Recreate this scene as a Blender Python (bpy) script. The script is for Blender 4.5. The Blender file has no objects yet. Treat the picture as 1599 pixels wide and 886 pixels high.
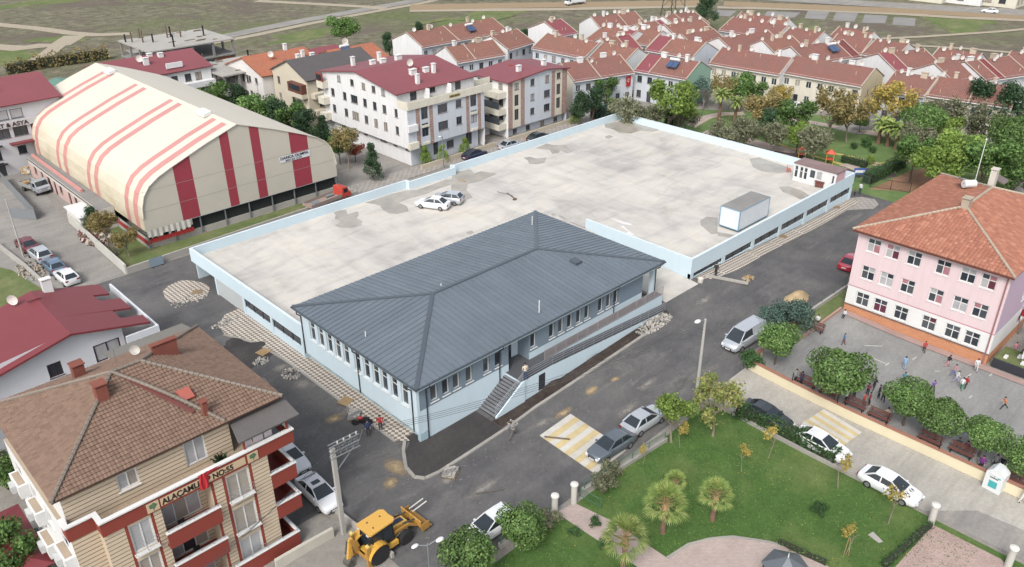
import bpy, bmesh, math, random
from mathutils import Matrix, Vector
random.seed(7)
R2D = math.pi/180
SC = bpy.context.scene
COL = SC.collection

# ---------------------------------------------------------------- camera
F_PX, CX, CY, HCAM = 1286.9, 799.5, 443.0, 44.0      # photograph is 1599 px wide
PITCH, ROLL, YAW = 27.929*R2D, 0.3966*R2D, 43.785*R2D
def _rot():
    cp, sp, cr, sr, cy, sy = (math.cos(PITCH), math.sin(PITCH), math.cos(ROLL), math.sin(ROLL), math.cos(YAW), math.sin(YAW))
    return Matrix(((cr,-sr,0),(sr,cr,0),(0,0,1))) @ Matrix(((1,0,0),(0,sp,cp),(0,-cp,sp))) @ Matrix(((cy,-sy,0),(sy,cy,0),(0,0,1)))
RW = _rot()                                           # world -> camera axes
cam_d = bpy.data.cameras.new('camera'); cam = bpy.data.objects.new('camera', cam_d); COL.objects.link(cam)
cam_d.sensor_width = 36; cam_d.lens = 36*F_PX/1599; cam_d.clip_end = 3000; cam_d.clip_start = .5
m4 = RW.transposed().to_4x4(); m4.translation = (0, 0, HCAM); cam.matrix_world = m4
SC.camera = cam

# ---------------------------------------------------------------- sky, sun, exposure
SUN_EL, SUN_AZ = 46*R2D, 206*R2D                      # azimuth: direction towards the sun, from +X to +Y
w = bpy.data.worlds.new('World'); SC.world = w; w.use_nodes = True
nt = w.node_tree; bg = nt.nodes['Background']
sky = nt.nodes.new('ShaderNodeTexSky'); sky.sky_type = 'NISHITA'; sky.sun_disc = False
sky.sun_elevation = SUN_EL; sky.sun_rotation = math.pi/2 - SUN_AZ
sky.air_density = 1.0; sky.dust_density = 4.0; sky.ozone_density = 1.0
hsv = nt.nodes.new('ShaderNodeHueSaturation'); hsv.inputs['Saturation'].default_value = .42
nt.links.new(sky.outputs[0], hsv.inputs['Color']); nt.links.new(hsv.outputs[0], bg.inputs[0]); bg.inputs[1].default_value = .15
sd = bpy.data.lights.new('sun', 'SUN'); sd.energy = 1.25; sd.angle = 14*R2D; sd.color = (1, .975, .94)
sun = bpy.data.objects.new('sun', sd); COL.objects.link(sun)
dv = Vector((math.cos(SUN_EL)*math.cos(SUN_AZ), math.cos(SUN_EL)*math.sin(SUN_AZ), math.sin(SUN_EL)))
sun.rotation_euler = dv.to_track_quat('Z', 'Y').to_euler(); sun.location = (0, 0, 80)
vs = SC.view_settings; vs.view_transform = 'Standard'; vs.look = 'None'; vs.gamma = 1; vs.exposure = 0.9; vs.use_curve_mapping = False

# ---------------------------------------------------------------- geometry of the place
def hump(x, y):                                       # the road rises gently to the right front corner of the deck
    tx, ty = (x-69)/34, (y-44)/24
    if abs(tx) >= 1 or abs(ty) >= 1: return 0.0
    return 1.25*math.cos(tx*math.pi/2)**2*math.cos(ty*math.pi/2)**2
RT = RW.transposed()
def un(px, py, z=0.0):                                # where the sight line of a pixel meets height z
    d = RT @ Vector(((px-CX)/F_PX, -(py-CY)/F_PX, -1)); t = (z-HCAM)/d.z
    return Vector((d.x*t, d.y*t, z))
def at(px, py, dz=0.0):                               # ... meets the ground (dz above it)
    z = 0.0
    for _ in range(12):
        p = un(px, py, z+dz); z = hump(p.x, p.y)
    return Vector((p.x, p.y, z))
def atY(px, py, y):
    d = RT @ Vector(((px-CX)/F_PX, -(py-CY)/F_PX, -1)); t = y/d.y
    return Vector((d.x*t, y, HCAM+d.z*t))
def atX(px, py, x):
    d = RT @ Vector(((px-CX)/F_PX, -(py-CY)/F_PX, -1)); t = x/d.x
    return Vector((x, d.y*t, HCAM+d.z*t))

# ---------------------------------------------------------------- materials
def lin(c): c /= 255; return c/12.92 if c <= .04045 else ((c+.055)/1.055)**2.4
def S(r, g, b, k=.66):
    r, g, b = lin(r)*k, lin(g)*k, lin(b)*k; y = .3*r+.55*g+.15*b
    return tuple(c+(y-c)*.07+.003 for c in (r, g, b))
MATS = {}
def node(t, kind, **kw):
    n = t.nodes.new(kind)
    for k, v in kw.items(): setattr(n, k, v)
    return n
def ramp(t, src, stops):
    r = t.nodes.new('ShaderNodeValToRGB'); e = r.color_ramp.elements
    while len(e) < len(stops): e.new(.5)
    for i, (p, c) in enumerate(stops): e[i].position = p; e[i].color = (*c, 1) if len(c) == 3 else c
    t.links.new(src, r.inputs[0]); return r.outputs[0]
def noise(t, vec, scale, detail=4, rough=.55, dist=0):
    n = t.nodes.new('ShaderNodeTexNoise'); n.inputs['Scale'].default_value = scale; n.inputs['Detail'].default_value = detail
    n.inputs['Roughness'].default_value = rough; n.inputs['Distortion'].default_value = dist
    if vec is not None: t.links.new(vec, n.inputs['Vector'])
    return n.outputs['Fac']
def mixc(t, fac, a, b, mode='MIX'):
    m = t.nodes.new('ShaderNodeMix'); m.data_type = 'RGBA'; m.blend_type = mode
    for s, v in ((m.inputs[0], fac), (m.inputs[6], a), (m.inputs[7], b)):
        if hasattr(v, 'is_linked'): t.links.new(v, s)
        else: s.default_value = v if isinstance(v, (int, float)) else (*v, 1)
    return m.outputs[2]
def pos(t, scale=None, rot=0):
    g = t.nodes.new('ShaderNodeNewGeometry'); o = g.outputs['Position']
    if scale or rot:
        mp = t.nodes.new('ShaderNodeMapping'); mp.inputs['Scale'].default_value = scale or (1,1,1); mp.inputs['Rotation'].default_value = (0, 0, rot)
        t.links.new(o, mp.inputs['Vector']); o = mp.outputs[0]
    return o
def base(name, rough=.8, metal=0, spec=.5):
    m = bpy.data.materials.new(name); m.use_nodes = True; MATS[name] = m
    t = m.node_tree; b = t.nodes['Principled BSDF']
    b.inputs['Roughness'].default_value = rough; b.inputs['Metallic'].default_value = metal; b.inputs['Specular IOR Level'].default_value = spec
    return m, t, b
def bump(t, b, h, dist=.02, strength=.6):
    n = t.nodes.new('ShaderNodeBump'); n.inputs['Distance'].default_value = dist; n.inputs['Strength'].default_value = strength
    t.links.new(h, n.inputs['Height']); t.links.new(n.outputs[0], b.inputs['Normal'])
def M(name, col, rough=.8, var=.12, scale=1.2, metal=0, spec=.4, bmp=0, streak=0):
    """plain paint / plaster / metal with a little unevenness and grime"""
    if name in MATS: return MATS[name]
    m, t, b = base(name, rough, metal, spec)
    if var:
        p = pos(t); f = noise(t, p, scale, 5, .6); f2 = noise(t, p, scale*.17, 3)
        lo = tuple(c*(1-var) for c in col); hi = tuple(min(1, c*(1+var*.7)) for c in col)
        c = mixc(t, f, lo, hi); c = mixc(t, ramp(t, f2, [(.3, (1-var*.8,)*3), (.7, (1, 1, 1))]), (0, 0, 0), c, 'MIX') if False else mixc(t, 1.0, c, ramp(t, f2, [(.25, (1-var,)*3), (.65, (1, 1, 1))]), 'MULTIPLY')
        if streak: c = mixc(t, 1.0, c, ramp(t, noise(t, pos(t, (1,1,.12)), 2.2, 5, .7), [(.3, (1-streak,)*3), (.55, (1,1,1))]), 'MULTIPLY')
        t.links.new(c, b.inputs['Base Color'])
        if bmp: bump(t, b, noise(t, p, 14, 3), bmp)
    else: b.inputs['Base Color'].default_value = (*col, 1)
    return m
def island_mat(name, cols, rough=.7, spec=.3, sub=0):
    """each leaf / tile its own tone"""
    m, t, b = base(name, rough, 0, spec)
    g = t.nodes.new('ShaderNodeNewGeometry'); n = len(cols)
    c = ramp(t, g.outputs['Random Per Island'], [((i+.5)/n, k) for i, k in enumerate(cols)])
    o = t.nodes.new('ShaderNodeObjectInfo'); h = t.nodes.new('ShaderNodeHueSaturation')
    mr = t.nodes.new('ShaderNodeMapRange'); mr.inputs[3].default_value = .8; mr.inputs[4].default_value = 1.2
    t.links.new(o.outputs['Random'], mr.inputs[0]); t.links.new(mr.outputs[0], h.inputs['Value']); t.links.new(c, h.inputs['Color'])
    t.links.new(h.outputs[0], b.inputs['Base Color'])
    if sub:
        tr = t.nodes.new('ShaderNodeBsdfTranslucent'); ms = t.nodes.new('ShaderNodeMixShader'); ms.inputs[0].default_value = sub
        t.links.new(h.outputs[0], tr.inputs[0]); t.links.new(b.outputs[0], ms.inputs[1]); t.links.new(tr.outputs[0], ms.inputs[2])
        t.links.new(ms.outputs[0], t.nodes['Material Output'].inputs[0])
    return m

# ---------------------------------------------------------------- mesh builder
class MB:
    def __init__(s): s.v = []; s.f = []; s.m = []; s.uv = {}
    def quad(s, *p, mi=0): return s.poly(p, mi)
    def poly(s, pts, mi=0):
        i = len(s.v); s.v += [tuple(p) for p in pts]; s.f.append(tuple(range(i, i+len(pts)))); s.m.append(mi); return s
    def box(s, x0, y0, z0, x1, y1, z1, mi=0):
        i = len(s.v)
        s.v += [(x0,y0,z0),(x1,y0,z0),(x1,y1,z0),(x0,y1,z0),(x0,y0,z1),(x1,y0,z1),(x1,y1,z1),(x0,y1,z1)]
        s.f += [tuple(i+k for k in q) for q in ((0,3,2,1),(4,5,6,7),(0,1,5,4),(1,2,6,5),(2,3,7,6),(3,0,4,7))]; s.m += [mi]*6; return s
    def obox(s, c, a, b, d, mi=0):                    # centre and three half vectors
        c, a, b, d = map(Vector, (c, a, b, d)); i = len(s.v)
        for z in (-1, 1):
            for x, y in ((-1,-1),(1,-1),(1,1),(-1,1)): s.v.append(tuple(c+a*x+b*y+d*z))
        s.f += [tuple(i+k for k in q) for q in ((0,3,2,1),(4,5,6,7),(0,1,5,4),(1,2,6,5),(2,3,7,6),(3,0,4,7))]; s.m += [mi]*6; return s
    def beam(s, p, q, wd, ht, mi=0):
        p, q = Vector(p), Vector(q); d = (q-p); u = d.normalized(); up = Vector((0,0,1)) if abs(u.z) < .95 else Vector((1,0,0))
        sd_ = u.cross(up).normalized(); n = sd_.cross(u); return s.obox((p+q)/2, d/2, sd_*wd/2, n*ht/2, mi)
    def prism(s, pts, z0, z1, mi=0, top=None):        # pts counter-clockwise
        n = len(pts); i = len(s.v); s.v += [(x, y, z0) for x, y in pts]+[(x, y, z1) for x, y in pts]
        s.f.append(tuple(i+n+k for k in range(n))); s.m.append(mi if top is None else top); s.f.append(tuple(i+n-1-k for k in range(n))); s.m.append(mi)
        for k in range(n): s.f.append((i+k, i+(k+1) % n, i+n+(k+1) % n, i+n+k)); s.m.append(mi)
        return s
    def tube(s, p, q, r0, r1=None, n=8, mi=0, cap=True):
        r1 = r0 if r1 is None else r1; p, q = Vector(p), Vector(q); u = (q-p).normalized()
        a = u.orthogonal().normalized(); b = u.cross(a); i = len(s.v)
        for c, r in ((p, r0), (q, r1)):
            for k in range(n): t = 2*math.pi*k/n; s.v.append(tuple(c+a*r*math.cos(t)+b*r*math.sin(t)))
        for k in range(n): s.f.append((i+k, i+(k+1) % n, i+n+(k+1) % n, i+n+k)); s.m.append(mi)
        if cap: s.f.append(tuple(i+n-1-k for k in range(n))); s.f.append(tuple(i+n+k for k in range(n))); s.m += [mi, mi]
        return s
    def path(s, pts, r, n=6, mi=0):
        for p, q in zip(pts, pts[1:]): s.tube(p, q, r, r, n, mi)
        return s
    def lathe(s, c, prof, n=12, mi=0, axis='z'):
        c = Vector(c); i = len(s.v)
        for r, h in prof:
            for k in range(n):
                t = 2*math.pi*k/n; x, y = r*math.cos(t), r*math.sin(t)
                s.v.append(tuple(c+(Vector((x, y, h)) if axis == 'z' else Vector((x, h, y)))))
        for j in range(len(prof)-1):
            for k in range(n): s.f.append((i+j*n+k, i+j*n+(k+1) % n, i+(j+1)*n+(k+1) % n, i+(j+1)*n+k)); s.m.append(mi)
        s.f.append(tuple(i+n-1-k for k in range(n))); s.f.append(tuple(i+(len(prof)-1)*n+k for k in range(n))); s.m += [mi, mi]; return s
    def ball(s, c, rx, ry=None, rz=None, n=10, m=6, mi=0):
        ry = ry or rx; rz = rz or rx; i = len(s.v); c = Vector(c)
        for j in range(1, m):
            p = math.pi*j/m
            for k in range(n): t = 2*math.pi*k/n; s.v.append((c.x+rx*math.sin(p)*math.cos(t), c.y+ry*math.sin(p)*math.sin(t), c.z+rz*math.cos(p)))
        s.v += [(c.x, c.y, c.z+rz), (c.x, c.y, c.z-rz)]; T = len(s.v)-2
        for k in range(n):
            s.f.append((T, i+k, i+(k+1) % n)); s.f.append((T+1, i+(m-2)*n+(k+1) % n, i+(m-2)*n+k)); s.m += [mi, mi]
            for j in range(m-2): s.f.append((i+j*n+k, i+(j+1)*n+k, i+(j+1)*n+(k+1) % n, i+j*n+(k+1) % n)); s.m.append(mi)
        return s
    def mesh(s, name, mats, smooth=False):
        me = bpy.data.meshes.new(name); me.from_pydata(s.v, [], s.f)
        for m in (mats if isinstance(mats, (list, tuple)) else [mats]): me.materials.append(m)
        me.polygons.foreach_set('material_index', s.m)
        if smooth: me.polygons.foreach_set('use_smooth', [True]*len(s.f))
        me.update(); return me
    def build(s, name, mats, parent=None, loc=None, rz=0, smooth=False, sharp=None):
        me = s.mesh(name, mats, smooth)
        if sharp is not None: me.set_sharp_from_angle(angle=sharp*R2D)
        return put(name, me, parent, loc, rz)
def put(name, me, parent=None, loc=None, rz=0):
    o = bpy.data.objects.new(name, me); COL.objects.link(o)
    if parent is not None: o.parent = parent
    if loc is not None: o.location = loc
    if rz: o.rotation_euler = (0, 0, rz)
    return o
def tag(o, label, cat, group=None):
    o['label'] = label; o['category'] = cat
    if group: o['group'] = group
    return o
def thing(name, label, cat, loc=(0,0,0), rz=0, group=None):
    o = bpy.data.objects.new(name, None); COL.objects.link(o); o.location = loc; o.rotation_euler = (0, 0, rz); o.empty_display_size = .3
    return tag(o, label, cat, group)
def struct(o, kind='structure'): o['kind'] = kind; return o
def dup(root, loc, rz=0, scale=None, label=None, group=None):
    r = root.copy(); COL.objects.link(r); r.location = loc; r.rotation_euler = (0, 0, rz)
    if scale: r.scale = scale if isinstance(scale, (tuple, list)) else (scale,)*3
    if label: r['label'] = label
    if group: r['group'] = group
    for ch in list(root.children):
        c = ch.copy(); COL.objects.link(c); c.parent = r
        for g in list(ch.children):
            d = g.copy(); COL.objects.link(d); d.parent = c
    return r

# ---------------------------------------------------------------- ground sheets
LAYER = [0]
def drape(name, pts, mat, dz, step=1.5, kind='structure', parent=None):
    """a sheet lying on the ground, cut on a common grid where the ground rises"""
    bm = bmesh.new(); vs_ = [bm.verts.new((p[0], p[1], 0)) for p in pts]; f = bm.faces.new(vs_)
    if f.normal.z < 0 or True:
        bm.normal_update()
        if f.normal.z < 0: f.normal_flip()
    xs = [p[0] for p in pts]; ys = [p[1] for p in pts]
    for ax, lo, hi, a, b in ((0, max(35, min(xs)), min(103, max(xs)), min(ys), max(ys)), (1, max(20, min(ys)), min(68, max(ys)), min(xs), max(xs))):
        if ax == 0 and (max(ys) < 20 or min(ys) > 68): continue
        if ax == 1 and (max(xs) < 35 or min(xs) > 103): continue
        k = math.ceil(lo/step)
        while k*step < hi:
            co = (k*step, 0, 0) if ax == 0 else (0, k*step, 0); no = (1, 0, 0) if ax == 0 else (0, 1, 0)
            bmesh.ops.bisect_plane(bm, geom=bm.verts[:]+bm.edges[:]+bm.faces[:], plane_co=co, plane_no=no); k += 1
    for v in bm.verts: v.co.z = hump(v.co.x, v.co.y)+dz
    me = bpy.data.meshes.new(name); bm.to_mesh(me); bm.free(); me.materials.append(mat)
    o = put(name, me, parent)
    if kind and parent is None: o['kind'] = kind
    return o
def pxs(*p, dz=0): return [tuple(at(*q))[:2] for q in p]
def rect(x0, y0, x1, y1): return [(x0, y0), (x1, y0), (x1, y1), (x0, y1)]
def blob(cx, cy, rx, ry, n=22, jag=.25, seed=0, rot=0):
    r = random.Random(seed); ph = [r.uniform(0, 6.28) for _ in range(4)]; out = []
    for i in range(n):
        t = 2*math.pi*i/n; k = 1+jag*(.5*math.sin(2*t+ph[0])+.4*math.sin(3*t+ph[1])+.35*math.sin(5*t+ph[2])+.25*math.sin(9*t+ph[3]))
        x, y = rx*k*math.cos(t), ry*k*math.sin(t); out.append((cx+x*math.cos(rot)-y*math.sin(rot), cy+x*math.sin(rot)+y*math.cos(rot)))
    return out
def kerb(name, pts, mat, wd=.18, ht=.13, close=False, parent=None):
    """kerb stones along a line on the ground, butted end to end"""
    mb = MB(); P = [Vector((p[0], p[1], 0)) for p in pts]
    if close: P.append(P[0])
    dense = []
    for a, b in zip(P, P[1:]):
        n = max(1, int((b-a).length/1.0))
        dense += [a.lerp(b, i/n) for i in range(n)]
    dense.append(P[-1])
    for a, b in zip(dense, dense[1:]):
        d = (b-a); u = d.normalized(); s_ = Vector((-u.y, u.x, 0))*wd/2; b2 = b-u*.012
        za, zb = hump(a.x, a.y), hump(b.x, b.y); i = len(mb.v)
        for z in (-.1, ht):
            for q, zz in ((a-s_, za), (b2-s_, zb), (b2+s_, zb), (a+s_, za)): mb.v.append((q.x, q.y, zz+z))
        mb.f += [tuple(i+k for k in q) for q in ((4,5,6,7),(0,1,5,4),(1,2,6,5),(2,3,7,6),(3,0,4,7))]; mb.m += [0]*5
    o = mb.build(name, mat, parent)
    if parent is None: struct(o)
    return o

# ---------------------------------------------------------------- walls with real openings, windows
WIN = {}
def win_mesh(wd, ht, cols, rows, fm, fw, dp, sill, arch=0):
    key = (round(wd,2), round(ht,2), cols, rows, fm.name, fw, dp, sill)
    if key not in WIN:
        mb = MB(); y0, y1 = dp-.05, dp+.03
        mb.box(0, y0, 0, wd, y1, fw); mb.box(0, y0, ht-fw, wd, y1, ht); mb.box(0, y0, fw, fw, y1, ht-fw); mb.box(wd-fw, y0, fw, wd, y1, ht-fw)
        cw = (wd-2*fw-(cols-1)*fw*.8)/cols; chh = [(ht-2*fw-(rows-1)*fw*.8)/rows]*rows
        if rows == 2: a = chh[0]*2; chh = [a*.64, a*.36]
        for c in range(1, cols): x = fw+c*cw+(c-1)*fw*.8; mb.box(x, y0+.005, fw, x+fw*.8, y1-.005, ht-fw)
        z = fw
        for r in range(rows-1):
            z += chh[r]
            for c in range(cols): x = fw+c*(cw+fw*.8); mb.box(x, y0+.01, z, x+cw, y1-.01, z+fw*.8)
            z += fw*.8
        if sill: mb.box(-.07, -sill, -.06, wd+.07, dp-.052, -.004)
        me = mb.mesh('window', fm)
        cells = []; z = fw
        for r in range(rows):
            for c in range(cols): cells.append((fw+c*(cw+fw*.8), z, cw, chh[r]))
            z += chh[r]+fw*.8
        WIN[key] = (me, cells)
    return WIN[key]
PANE = {}
def pane_mesh(wd, ht, mat, y):
    key = (round(wd,2), round(ht,2), mat.name, y)
    if key not in PANE: PANE[key] = MB().box(0, y, 0, wd, y+.015, ht).mesh('pane', mat)
    return PANE[key]
def window(parent, p, ang, wd, ht, st, name='window'):
    """st: dict fm, cols, rows, fw, dp, sill, panes (materials), split"""
    dp = st.get('dp', .14); me, cells = win_mesh(wd, ht, st.get('cols', 2), st.get('rows', 1), st['fm'], st.get('fw', .06), dp, st.get('sill', .06))
    o = put(name, me, parent, p, ang); pm = st['panes']
    if st.get('split', False):
        for (x, z, a, b) in cells: put('pane', pane_mesh(a, b, random.choice(pm), dp-.005), o, (x, 0, z))
    else: put('pane', pane_mesh(wd-.04, ht-.04, random.choice(pm), dp-.012), o, (.02, .008, .02))
    return o
def facade(bld, mb, p0, ang, W, H, wins=(), mi=0, paint=None, xc=(), zc=(), dp=.16, reveal=None):
    """outer wall from p0 along direction ang; wins: (centre x, sill z, width, height, style)"""
    u = Vector((math.cos(ang), math.sin(ang), 0)); n_in = Vector((-u.y, u.x, 0)); P0 = Vector(p0)
    hs = [(c-a/2, z, c+a/2, z+b) for c, z, a, b, s in wins]
    X = sorted({0, W, *[h[0] for h in hs], *[h[2] for h in hs], *xc}); Z = sorted({0, H, *[h[1] for h in hs], *[h[3] for h in hs], *zc})
    X = [x for x in X if -1e-6 <= x <= W+1e-6]; Z = [z for z in Z if -1e-6 <= z <= H+1e-6]
    P = lambda x, z, d=0: P0+u*x+n_in*d+Vector((0, 0, z))
    for i in range(len(X)-1):
        if X[i+1]-X[i] < 1e-4: continue
        for j in range(len(Z)-1):
            if Z[j+1]-Z[j] < 1e-4: continue
            cx, cz = (X[i]+X[i+1])/2, (Z[j]+Z[j+1])/2
            if any(h[0] < cx < h[2] and h[1] < cz < h[3] for h in hs): continue
            mb.quad(P(X[i], Z[j]), P(X[i+1], Z[j]), P(X[i+1], Z[j+1]), P(X[i], Z[j+1]), mi=paint(cx, cz) if paint else mi)
    for (x0, z0, x1, z1), (c, z, a, b, s) in zip(hs, wins):
        k = reveal if reveal is not None else (paint(c, z0) if paint else mi)
        D = (s or {}).get('dp', dp)+.04 if s else dp
        mb.quad(P(x0,z0), P(x0,z0,D), P(x0,z1,D), P(x0,z1), mi=k); mb.quad(P(x1,z0), P(x1,z1), P(x1,z1,D), P(x1,z0,D), mi=k)
        mb.quad(P(x0,z0), P(x1,z0), P(x1,z0,D), P(x0,z0,D), mi=k); mb.quad(P(x0,z1), P(x0,z1,D), P(x1,z1,D), P(x1,z1), mi=k)
        if s: window(bld, P(x0, z0), ang, a, b, s, s.get('name', 'window'))
    return mb

# ---------------------------------------------------------------- roofs
def inpoly(x, y, P):
    r = False; n = len(P)
    for i in range(n):
        (a, b), (c, d) = P[i], P[(i+1) % n]
        if (b > y) != (d > y) and x < (c-a)*(y-b)/(d-b)+a: r = not r
    return r
def tiles(mb, O, s_, t_, poly, ds=.3, dt=.36, lift=.05, arch=.05, mi=0):
    """overlapping curved tiles over a roof slope (poly in metres along the eave / up the slope)"""
    O, s_, t_ = Vector(O), Vector(s_), Vector(t_); n = s_.cross(t_)
    if n.z < 0: n = -n
    x0, x1 = min(p[0] for p in poly), max(p[0] for p in poly); y1 = max(p[1] for p in poly)
    for k in range(int(y1/dt)+1):
        for j in range(int((x1-x0)/ds)+1):
            a, b = x0+j*ds, k*dt
            if not inpoly(a+ds/2, b+dt*.5, poly): continue
            i = len(mb.v)
            for (tt, h) in ((b, lift), (b+dt*1.06, .012)):
                for q, e in ((0, 0), (.32, arch), (.64, arch), (1.0, 0)): mb.v.append(tuple(O+s_*(a+ds*q)+t_*tt+n*(h+e)))
            for q in range(3): mb.f.append((i+q, i+q+1, i+5+q, i+4+q)); mb.m.append(mi)
            z = len(mb.v)
            mb.v.append(tuple(O+s_*a+t_*b)); mb.v.append(tuple(O+s_*(a+ds)+t_*b))
            mb.f.append((z, z+1, i+3, i+2, i+1, i)); mb.m.append(mi)
def hip_faces(x0, y0, x1, y1, z, rise):
    """four slopes of a hip roof: (name, origin, s, t, polygon, 3-D corners)"""
    L, W = x1-x0, y1-y0; h = min(L, W)/2; k = math.hypot(h, rise); c, d = h/k, rise/k
    if L >= W: ra, rb = (x0+h, y0+h, z+rise), (x1-h, y0+h, z+rise)
    else: ra, rb = (x0+h, y0+h, z+rise), (x0+h, y1-h, z+rise)
    out = []
    for nm, O, s_, t_, ln, cor in (('front', (x0,y0,z), (1,0,0), (0,c,d), L, ((x0,y0,z),(x1,y0,z),rb if L >= W else ra,ra)),
                              ('right', (x1,y0,z), (0,1,0), (-c,0,d), W, ((x1,y0,z),(x1,y1,z),rb,rb if L >= W else ra)),
                              ('rear', (x1,y1,z), (-1,0,0), (0,-c,d), L, ((x1,y1,z),(x0,y1,z),ra if L >= W else rb,rb)),
                              ('left', (x0,y1,z), (0,-1,0), (c,0,d), W, ((x0,y1,z),(x0,y0,z),ra,ra if L >= W else rb))):
        P = [(0,0),(ln,0),(ln-h,k),(h,k)] if ln-2*h > .01 else [(0,0),(ln,0),(h,k)]
        cor = list(dict.fromkeys(cor)); out.append((nm, O, s_, t_, P, cor))
    return out, ra, rb
# ================================================================ materials of the place
def ground_mats():
    # dry heath of the open field
    m, t, b = base('field', .95, 0, .1); p = pos(t)
    f = noise(t, p, .35, 8, .7); c = ramp(t, f, [(.3, S(86,84,66)), (.5, S(120,116,96)), (.7, S(150,143,122))])
    g = ramp(t, noise(t, pos(t, (1,1,1)), .022, 4, .6), [(.5, (0,0,0)), (.68, (1,1,1))])
    c = mixc(t, g, c, ramp(t, noise(t, p, .5, 6, .7), [(.3, S(90,100,62)), (.7, S(122,130,86))]))
    g2 = ramp(t, noise(t, p, .05, 5, .6, 1.0), [(.52, (0,0,0)), (.66, (1,1,1))]); c = mixc(t, g2, c, S(112,102,92))
    t.links.new(c, b.inputs['Base Color']); bump(t, b, noise(t, p, 1.5, 6, .7), .35, .9)
    # asphalts
    for nm, lo, mid, hi, dust in (('asphalt', S(86,85,87), S(103,102,102), S(119,116,114), S(156,150,142)), ('old_asphalt', S(140,137,133), S(154,150,144), S(166,162,154), S(184,175,160)),
                            ('yard_asphalt', S(136,136,135), S(150,150,147), S(162,161,157), S(172,170,164)), ('fresh_asphalt', S(60,57,58), S(70,67,67), S(80,76,75), S(92,87,85)),
                            ('lane_concrete', S(168,164,155), S(184,179,169), S(194,189,179), S(156,153,147))):
        m, t, b = base(nm, .9, 0, .25); p = pos(t)
        c = ramp(t, noise(t, p, .22, 7, .65), [(.3, lo), (.5, mid), (.72, hi)])
        d = ramp(t, noise(t, pos(t, (.22, .9, 1), .05), .5, 6, .7, .8), [(.55, (0,0,0)), (.8, (.65,)*3)]); c = mixc(t, d, c, dust)
        d2 = ramp(t, noise(t, p, 3.5, 4, .7), [(.35, (.84,)*3), (.7, (1.06,)*3)]); c = mixc(t, 1.0, c, d2, 'MULTIPLY')
        sp = ramp(t, noise(t, pos(t, (.5,1.6,1), .03), 2.2, 8, .8, .4), [(.62, (0,0,0)), (.78, (.3,)*3)]); c = mixc(t, sp, c, dust)
        cr = ramp(t, noise(t, pos(t, (.06,1.1,1), -.02), .9, 5, .6), [(.36, (.86,)*3), (.5, (1,1,1))]); c = mixc(t, .8, c, cr, 'MULTIPLY')
        t.links.new(c, b.inputs['Base Color']); bump(t, b, noise(t, p, 30, 3), .01, .5)
    # deck concrete, power-floated and blotchy
    m, t, b = base('deck_concrete', .72, 0, .3); p = pos(t)
    c = ramp(t, noise(t, p, .09, 6, .6, .6), [(.25, S(178,173,166)), (.42, S(204,199,191)), (.6, S(215,210,200)), (.8, S(209,198,182))])
    st = ramp(t, noise(t, pos(t, (.35, 1.5, 1), -.25), .33, 6, .62, .7), [(.30, (.78,.79,.81)), (.52, (1,1,1))]); c = mixc(t, .95, c, st, 'MULTIPLY')
    st = ramp(t, noise(t, pos(t, (1.3, .4, 1), .2), .21, 7, .6, 1.2), [(.32, (.82,.82,.84)), (.54, (1,1,1)), (.72, (1.02,1.0,.95))]); c = mixc(t, .9, c, st, 'MULTIPLY')
    st = ramp(t, noise(t, p, .55, 5, .6), [(.28, (.9,.89,.87)), (.5, (1,1,1))]); c = mixc(t, .8, c, st, 'MULTIPLY')
    t.links.new(c, b.inputs['Base Color']); bump(t, b, noise(t, p, 8, 4), .006, .5)
    # wet patches
    m, t, b = base('wet_concrete', .25, 0, .5); p = pos(t)
    t.links.new(ramp(t, noise(t, p, .6, 5), [(.3, S(152,146,136)), (.7, S(180,173,160))]), b.inputs['Base Color'])
    # grass
    for nm, a, c_, d in (('lawn', S(64,98,42), S(90,122,58), S(122,134,78)), ('rough_grass', S(94,110,64), S(116,130,78), S(150,144,104)), ('park_lawn', S(94,122,70), S(112,138,80), S(138,150,96))):
        m, t, b = base(nm, .95, 0, .1); p = pos(t)
        c = mixc(t, ramp(t, noise(t, p, 3.5, 7, .8), [(.32, (0,0,0)), (.68, (1,1,1))]), a, c_); c = mixc(t, ramp(t, noise(t, p, .16, 6, .65), [(.45, (0,0,0)), (.75, (.8,)*3)]), c, d); c = mixc(t, 1.0, c, ramp(t, noise(t, p, .7, 6, .7), [(.3, (.82,)*3), (.6, (1.05,)*3)]), 'MULTIPLY')
        t.links.new(c, b.inputs['Base Color']); bump(t, b, noise(t, p, 25, 4, .7), .05, .9)
    # soil and sand
    for nm, a, c_ in (('dark_soil', S(54,46,42), S(86,76,70)), ('sand', S(164,142,106), S(196,174,136)), ('bare_earth', S(150,130,104), S(178,160,132)), ('dust', S(136,132,126), S(160,155,146)),
                      ('dirt_track', S(160,150,132), S(186,174,152)), ('reddish_earth', S(150,128,104), S(166,148,116)), ('clay', S(148,110,84), S(168,134,108)), ('soft_play', S(86,74,78), S(106,90,92))):
        m, t, b = base(nm, .95, 0, .1); p = pos(t); t.links.new(mixc(t, ramp(t, noise(t, p, 1.3, 7, .7), [(.3, (0,0,0)), (.7, (1,1,1))]), a, c_), b.inputs['Base Color']); bump(t, b, noise(t, p, 5, 5, .7), .06, .9)
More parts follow.
